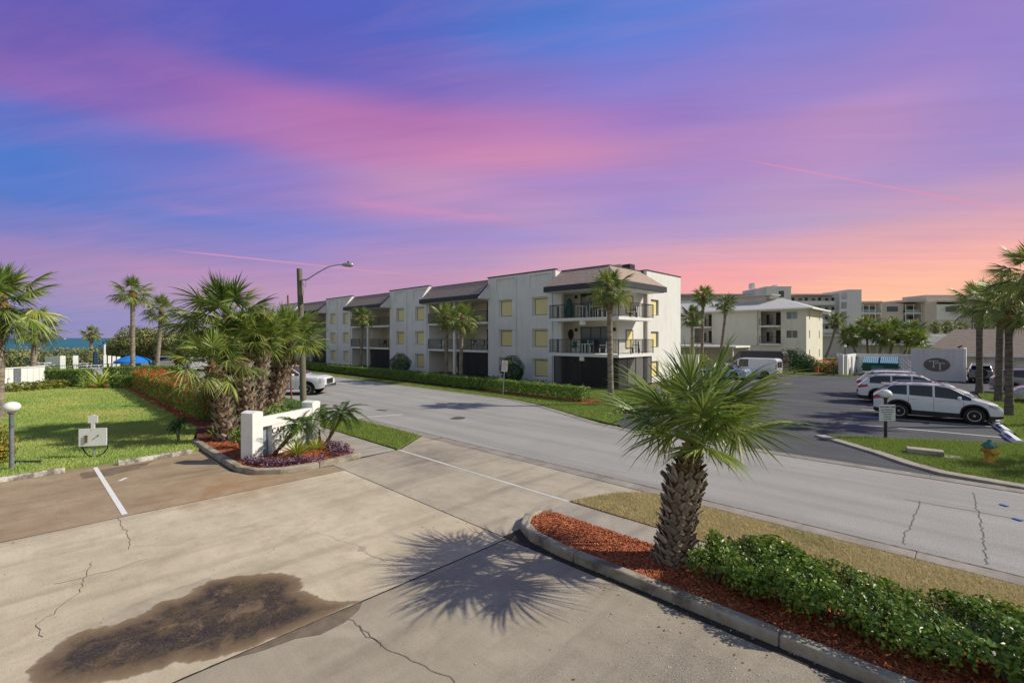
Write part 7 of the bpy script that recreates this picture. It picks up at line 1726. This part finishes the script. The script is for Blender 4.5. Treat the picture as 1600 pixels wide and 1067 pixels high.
# pipes and small things near the apartment lawn
pv = thing('vent_pipe', 'small curved white pipe at the end of the long hedge', 'pipe', P(15.2, 23.3)); MB().tube([(0, 0, 0), (0, 0, 0.55), (0.04, 0, 0.66), (0.14, 0, 0.7), (0.24, 0, 0.64), (0.26, 0, 0.5)], 0.05, 10).build('pipe', M['galv'], pv, smooth=60)
sp_ = thing('splash_block', 'pale concrete block on the grass beside the tall lone palm', 'concrete block', P(14.4, 23.3), 0.7); MB().box(-0.4, 0.4, -0.2, 0.2, 0.03, 0.13).build('block', M['strip'], sp_, bevel=0.02)
st_ = thing('stump_marker', 'broken grey wooden marker stub behind the near hedge', 'wooden stub', P(2.95, 8.85), 0.4)
MB().obox((0.02, 0, 0.13), (0.08, 0.03, 0.3), 0.3, 0.25).build('stub', M['galv'], st_); MB().obox((-0.12, 0.0, 0.12), (0.06, 0.03, 0.3), 0.2, -0.7).build('stub', M['wood_pole'], st_)

# dumpster and its enclosure
dm = thing('dumpster', 'dark green dumpster with a pale blue corrugated lid', 'dumpster', P(8.1, 59.5), 0.03)
M['dump_g'] = pm('dark_green_steel', (0.012, 0.06, 0.04), (0.02, 0.08, 0.055), 5, 0.5)
M['dump_l'] = pm('pale_blue_lid', (0.35, 0.58, 0.68), (0.3, 0.52, 0.62), 5, 0.5)
MB().extrude([(0, 0, 0.12), (0, 1.7, 0.12), (0, 1.7, 1.75), (0, 0.9, 1.75), (0, 0.0, 1.25)], (2.9, 0, 0)).build('bin', M['dump_g'], dm, bevel=0.02)
for i in range(18):
    if i == 8: continue
    x = 0.06 + i * 0.155; MB().extrude([(x, -0.06, 1.27), (x, 0.86, 1.83), (x, 0.86, 1.88), (x, -0.06, 1.32)], (0.11, 0, 0)).build('lid_rib', M['dump_l'], dm)
MB().extrude([(0.02, -0.05, 1.25), (0.02, 0.87, 1.8), (0.02, 0.87, 1.82), (0.02, -0.05, 1.28)], (2.86, 0, 0)).build('lid', M['ink_blue'], dm)
MB().box(0.75, 1.7, -0.012, -0.002, 0.62, 1.0).build('notice', M['hyd_g'], dm)
for x in (-0.12, 2.905): MB().box(x, x + 0.1, 0.3, 1.2, 0.75, 0.95).build('lift_pocket', M['dump_g'], dm)
en = thing('dumpster_enclosure', 'white wall enclosure with lattice blocks round the dumpster', 'wall', P(9.3, 57.5))
MB().box(-9.75, -9.35, 57.2, 57.9, 0, 2.12).build('gate_pillar', M['grey_wall'], en, world=True)
MB().box(-9.34, -9.1, 57.9, 63.0, 0, 2.1).build('side_wall', M['white_wall'], en, world=True); MB().box(-9.34, -4.1, 63.0, 63.2, 0, 2.1).build('back_wall', M['white_wall'], en, world=True)
MB().box(-8.95, -8.8, 58.8, 59.0, 0, 1.9).build('gate_post', M['white_trim'], en, world=True)
for i in range(5):                                          # open lattice blocks at the right of the bin
    for j in range(7):
        if (i + j) % 2 == 0: MB().box(-4.97 + i * 0.17, -4.8 + i * 0.17, 56.9, 57.1, 0.75 + j * 0.17, 0.92 + j * 0.17).build('lattice_block', M['grey_wall'], en, world=True)
MB().box(-4.99, -4.12, 56.88, 57.12, 0, 0.748).build('low_wall', M['grey_wall'], en, world=True); MB().box(-4.99, -4.12, 56.88, 57.12, 1.942, 2.2).build('cap', M['grey_wall'], en, world=True)
# green fence rail, garden corner
fe = thing('rail_fence', 'low green rail fence along the back grass of the lot', 'fence', P(13, 56.2))
for x in (-17.5, -13.4, -9.95): MB().tube([(x, 56.2, 0), (x, 56.2, 1.15)], 0.06, 8).build('post', M['dump_g'], fe, world=True)
for z in (1.05,): MB().tube([(-17.5, 56.2, z), (-9.95, 56.2, z)], 0.03, 6).build('rail', M['dump_g'], fe, world=True)
def flowers(label, s, t, r_, h_, cols, n=700):
    q = leafmat('blossom', cols, 0.2, 0.6); root = thing('flower_bed', label, 'flowers', P(s, t), 0, 'flower beds beside the beige apartments')
    p, nr = blob_cloud([(0, 0, h_ * 0.4, r_, r_, h_ * 0.6)], n, 0.7); foliage(root, p, nr, 0.16, M['leaf_hedge'])
    p, nr = blob_cloud([(0, 0, h_ * 0.55, r_, r_, h_ * 0.6)], n // 3, 0.3); p[:, 2] = np.maximum(p[:, 2], 0.2); foliage(root, p, nr, 0.2, q, 0.9, 0.9, 'blossoms')
flowers('orange and red flowers at the corner of the beige apartments', 13.9, 63.5, 1.2, 1.5, [(0.75, 0.2, 0.03), (0.6, 0.06, 0.02), (0.8, 0.4, 0.05)])
flowers('orange flowers in the middle of the garden corner', 12.3, 62.8, 0.9, 1.1, [(0.75, 0.25, 0.05), (0.7, 0.4, 0.06)])
flowers('reddish flowers at the right of the garden corner', 10.9, 62.5, 0.9, 1.2, [(0.5, 0.12, 0.05), (0.7, 0.3, 0.08)])
def pot(label, s, t, mat, h=0.6, r=0.28):
    o = thing('flower_pot', label, 'pot', P(s, t), 0, 'pots in the garden corner'); MB().lathe([(r * 0.7, 0), (r, h), (r * 1.08, h), (r * 1.0, h + 0.05), (0, h)], 14).build('pot', mat, o, smooth=40)
    p, nr = blob_cloud([(0, 0, h + 0.2, r * 1.3, r * 1.3, 0.25)], 120, 0.8); foliage(o, p, nr, 0.14, M['leaf_hedge'])
pot('teal pot in the garden corner', 12.9, 60.2, M['teal']); pot('terracotta pot beside the teal pot', 12.3, 60.3, pm('terracotta', (0.5, 0.17, 0.08), None, 5, 0.8)); pot('white pot left of the teal pot', 14.6, 61.5, M['white_paint'], 0.5)
ar = thing('garden_swing', 'garden swing under a pale olive canopy behind the fence', 'garden swing', P(9.9, 62.5), YAW)
MB().extrude([(-0.9, -0.6, 1.55), (-0.75, -0.6, 1.75), (0, -0.6, 1.85), (0.75, -0.6, 1.75), (0.9, -0.6, 1.55), (0.75, -0.6, 1.68), (0, -0.6, 1.78), (-0.75, -0.6, 1.68)], (0, 1.2, 0)).build('canopy', pm('olive_canvas', (0.4, 0.42, 0.22), None, 4, 0.9), ar)
for sg in (-1, 1): MB().tube([(sg * 0.85, -0.4, 0), (sg * 0.8, 0, 1.6), (sg * 0.85, 0.4, 0)], 0.035, 6).build('frame', M['dump_g'], ar)
MB().box(-0.7, 0.7, -0.25, 0.25, 0.42, 0.5).build('seat', M['dump_g'], ar); MB().box(-0.7, 0.7, 0.252, 0.3, 0.5, 0.95).build('backrest', M['dump_g'], ar)
gl = thing('globe_lamp', 'small globe lamp on a dark post beyond the dumpster enclosure', 'street lamp', P(12.6, 78.5), 0, 'low globe lamps'); MB().tube([(0, 0, 0), (0, 0, 2.5)], 0.05, 8).build('post', M['post_black'], gl); MB().ball((0, 0, 2.65), 0.18, 14, 8).build('globe', M['globe'], gl, smooth=80)
bd = thing('notice_board', 'small white board with a brown stripe behind the garden swing', 'sign', P(11.9, 70.5), YAW); MB().box(-0.3, 0.3, -0.02, 0.02, 1.2, 1.9).build('board', M['white_paint'], bd); MB().box(-0.06, 0.06, -0.03, -0.022, 1.25, 1.85).build('stripe', M['boot_brown'], bd); MB().tube([(0, 0, 0), (0, 0, 1.2)], 0.03, 6).build('post', M['white_paint'], bd)

# ------------------------------------------------------------------ pool side at the left
gw = thing('garden_wall', 'white boarded garden wall at the left behind the leaning palm', 'wall', P(50, -0.5))
a, b = P(48.9, -4.5), P(52.6, 0.7); L_ = (b - a).length; ang = math.atan2((b - a).y, (b - a).x); u_ = (b - a) / L_
for i in range(16):
    c_ = a + u_ * (L_ * (i + 0.5) / 16); MB().obox((c_.x, c_.y, 0.78), (L_ / 16 - 0.015, 0.06, 1.5), ang).build('board', M['white_wall'], gw, world=True)
MB().obox(((a + b) / 2).to_tuple()[:2] + (1.56,), (L_, 0.16, 0.07), ang).build('coping', M['white_trim'], gw, world=True)
c_ = a + u_ * (L_ * 0.72); MB().obox((c_.x + 0.05, c_.y - 0.05, 0.75), (0.42, 0.16, 1.48), ang).build('pier', M['post_grey'], gw, world=True)
pf = thing('pool_fence', 'thin black picket fence around the pool lawn', 'fence', P(60, 0))
for (p0, p1) in (((59.0, -7.5), (61.0, 7.8)), ((61.0, 7.8), (72, 8.6))): railing(pf, [(-p0[0], p0[1]), (-p1[0], p1[1])], 0.0, 1.25, M['dark'], 'pickets', 0.14, 2.4)
def pool_post(label, s, t, h, w, g_): 
    o = MB().box(-w / 2, w / 2, -w / 2, w / 2, 0, h).build('white_post', M['white_paint'], None, bevel=0.01); o.location = P(s, t); tag(o, label, 'post', g_)
gq = 'white posts by the pool walk'
for k, lab in enumerate(('leftmost white post left of the blue umbrella', 'second white post left of the blue umbrella', 'third white post left of the blue umbrella', 'white post nearest the blue umbrella on its left')):
    X_ = (164 + 7 * k - 800) / 735 * (56 - 1.5 * k); Y_ = 56 - 1.5 * k; pool_post(lab, -0.7142 * X_ + 0.6999 * Y_, 0.6999 * X_ + 0.7142 * Y_, 1.75, 0.28, gq)
for px_, Y_, lab in ((98, 58, 'broad white gate post left of the other gate post'), (118, 58.5, 'broad white gate post right of the other gate post')):
    X_ = (px_ - 800) / 735 * Y_; pool_post(lab, -0.7142 * X_ + 0.6999 * Y_, 0.6999 * X_ + 0.7142 * Y_, 1.6, 0.5, 'broad white gate posts')
def atg(px, Y): X = (px - 800) / 735 * Y; return P(-0.7142 * X + 0.6999 * Y, 0.6999 * X + 0.7142 * Y)
sc_ = thing('pool_screen', 'white slatted screen wall behind the pool fence', 'screen', atg(82, 60), YAW)
for i in range(8): MB().box(-0.95 + i * 0.245, -0.72 + i * 0.245, 0, 0.06, 0.1, 1.45).build('slat', M['white_paint'], sc_)
MB().box(-1.05, 1.05, 0.062, 0.1, 1.2, 1.3).build('rail', M['white_paint'], sc_)
def picnic(label, px, Y):
    r = thing('picnic_table', label, 'table', atg(px, Y), YAW + 0.2, 'white picnic tables by the pool')
    MB().box(-0.9, 0.9, -0.4, 0.4, 0.7, 0.76).build('table_top', M['white_paint'], r)
    for sg in (-1, 1):
        MB().box(-0.9, 0.9, sg * 0.75 - 0.13, sg * 0.75 + 0.13, 0.42, 0.47).build('bench', M['white_paint'], r)
        MB().extrude([(sg * 0.6 - .03, -0.7, 0), (sg * 0.6 - .03, -0.6, 0), (sg * 0.6 - .03, 0.62, 0.7), (sg * 0.6 - .03, 0.52, 0.7)], (0.06, 0, 0)).build('leg', M['white_paint'], r); MB().extrude([(sg * 0.6 + .04, 0.7, 0), (sg * 0.6 + .04, 0.6, 0), (sg * 0.6 + .04, -0.62, 0.7), (sg * 0.6 + .04, -0.52, 0.7)], (0.06, 0, 0)).build('leg', M['white_paint'], r)
picnic('white picnic table left of the slatted screen', 64, 58); picnic('white picnic table right of the broad gate posts', 130, 57); picnic('white picnic table nearest the white post row', 148, 53)
M['blue'] = pm('blue_canvas', (0.01, 0.16, 0.55), (0.012, 0.19, 0.62), 3, 0.75)
um = thing('pool_umbrella', 'open bright blue umbrella by the pool', 'umbrella', atg(208, 46))
m_ = MB(); n = 24
for k, (rr, zz) in enumerate(((0.02, 2.12), (0.5, 2.03), (1.05, 1.82), (1.48, 1.55), (1.5, 1.36))):
    for j in range(n): th = 2 * math.pi * j / n; q = rr * (1 if j % 3 == 0 else 0.975); m_.v.append((q * math.cos(th), q * math.sin(th), zz + (0.03 if (k == 4 and j % 2) else 0)))
for k in range(4):
    for j in range(n): m_.f.append((k * n + j, k * n + (j + 1) % n, (k + 1) * n + (j + 1) % n, (k + 1) * n + j))
m_.build('canopy', M['blue'], um, smooth=30); MB().tube([(0, 0, 0), (0, 0, 2.2)], 0.025, 8).build('pole', M['white_paint'], um)
closed_umbrella('furled dark blue umbrella beyond the pool gate', *atg(149, 57).to_tuple()[:2], 0.0, 2.3, pm('dark_blue_canvas', (0.015, 0.05, 0.11), None, 3, 0.8), 0.3)
def pool_chair(label, px, Y, rz):
    r = thing('pool_chair', label, 'chair', atg(px, Y), rz, 'white pool chairs')
    for a_, b_ in ((-.22, -.22), (.22, -.22), (-.22, .22), (.22, .22)): MB().box(a_ - .025, a_ + .025, b_ - .025, b_ + .025, 0, 0.42 if b_ < 0 else 0.95).build('leg', M['white_paint'], r)
    MB().box(-.25, .25, -.25, .25, .42, .47).build('seat', M['white_paint'], r); MB().box(-.19, .19, .2, .24, .5, .93).build('backrest', M['white_paint'], r)
for px_, lab in ((191, 'white pool chair at the left under the blue umbrella'), (199, 'white pool chair left of the tall palm trunk'), (215, 'white pool chair right of the tall palm trunk'), (224, 'white pool chair at the right under the blue umbrella'), (236, 'white pool chair beside the leaning palm')):
    pool_chair(lab, px_, 45 + (px_ % 3), px_ * 0.7)
shp = thing('beach_shower', 'white beach shower post with a blue top and a side beam', 'shower', atg(163, 60), YAW)
MB().box(-0.09, 0.09, -0.09, 0.09, 0, 3.0).build('post', M['white_paint'], shp); MB().box(-0.12, 0.12, -0.12, 0.12, 3.002, 3.25).build('cap', M['blue'], shp); MB().box(-1.1, 1.1, 0.1, 0.18, 2.75, 2.85).build('beam', M['wood_pole'], shp); MB().box(-0.13, 0.13, -0.14, -0.095, 0.6, 1.0).build('panel', M['blue'], shp)
bs = thing('beach_sign', 'white board sign on two posts before the sea grapes', 'sign', atg(195, 62), YAW - 0.2)
MB().box(-0.62, 0.62, -0.03, 0.03, 1.5, 2.45).build('board', M['sign_white'], bs)
for sg in (-1, 1): MB().box(sg * 0.68 - .05, sg * 0.68 + .05, -.05, .05, 0, 2.5).build('post', M['white_paint'], bs)
tf = thing('turnstile_fence', 'white bench beside the pool hedge', 'bench', atg(152, 43), YAW); MB().box(-0.7, 0.7, -0.25, 0.25, 0.42, 0.5).build('seat', M['white_paint'], tf); MB().box(-0.7, 0.7, 0.22, 0.28, 0.55, 0.95).build('backrest', M['white_paint'], tf)
for sg in (-1, 1): MB().box(sg * 0.6 - .04, sg * 0.6 + .04, -.22, .22, 0, 0.418).build('leg', M['white_paint'], tf)
tf.name = 'pool_bench'
wl = thing('water_tap', 'thin standpipe with a tap before the white garden wall', 'tap', atg(12, 33.2)); MB().tube([(0, 0, 0), (0, 0, 0.95)], 0.02, 6).build('pipe', M['galv'], wl); MB().tube([(0, 0, 0.93), (0.12, 0.08, 0.95), (0.16, 0.1, 0.88)], 0.025, 6).build('tap', M['hyd_r'], wl)
bo = thing('boat', 'small white boat far out on the sea', 'boat', atg(101, 1500) + Vector((0, 0, -2.4)), YAW)
MB().extrude([(-6, -1.5, 0.2), (5, -1.5, 0.2), (8, -1.5, 2.6), (-6, -1.5, 2.2)], (0, 3, 0)).build('hull', M['white_paint'], bo); MB().box(-2.5, 1.5, -1.2, 1.2, 2.3, 5.0).build('cabin', M['white_paint'], bo)

# lettering becomes plain mesh
bpy.context.view_layer.update()
dg = bpy.context.evaluated_depsgraph_get()
for o in TEXTS:
    me = bpy.data.meshes.new_from_object(o.evaluated_get(dg)); me.name = 'lettering'
    par, mx = o.parent, o.matrix_basis.copy(); bpy.data.objects.remove(o)
    q = bpy.data.objects.new('lettering', me); C.objects.link(q); q.parent = par; q.matrix_basis = mx
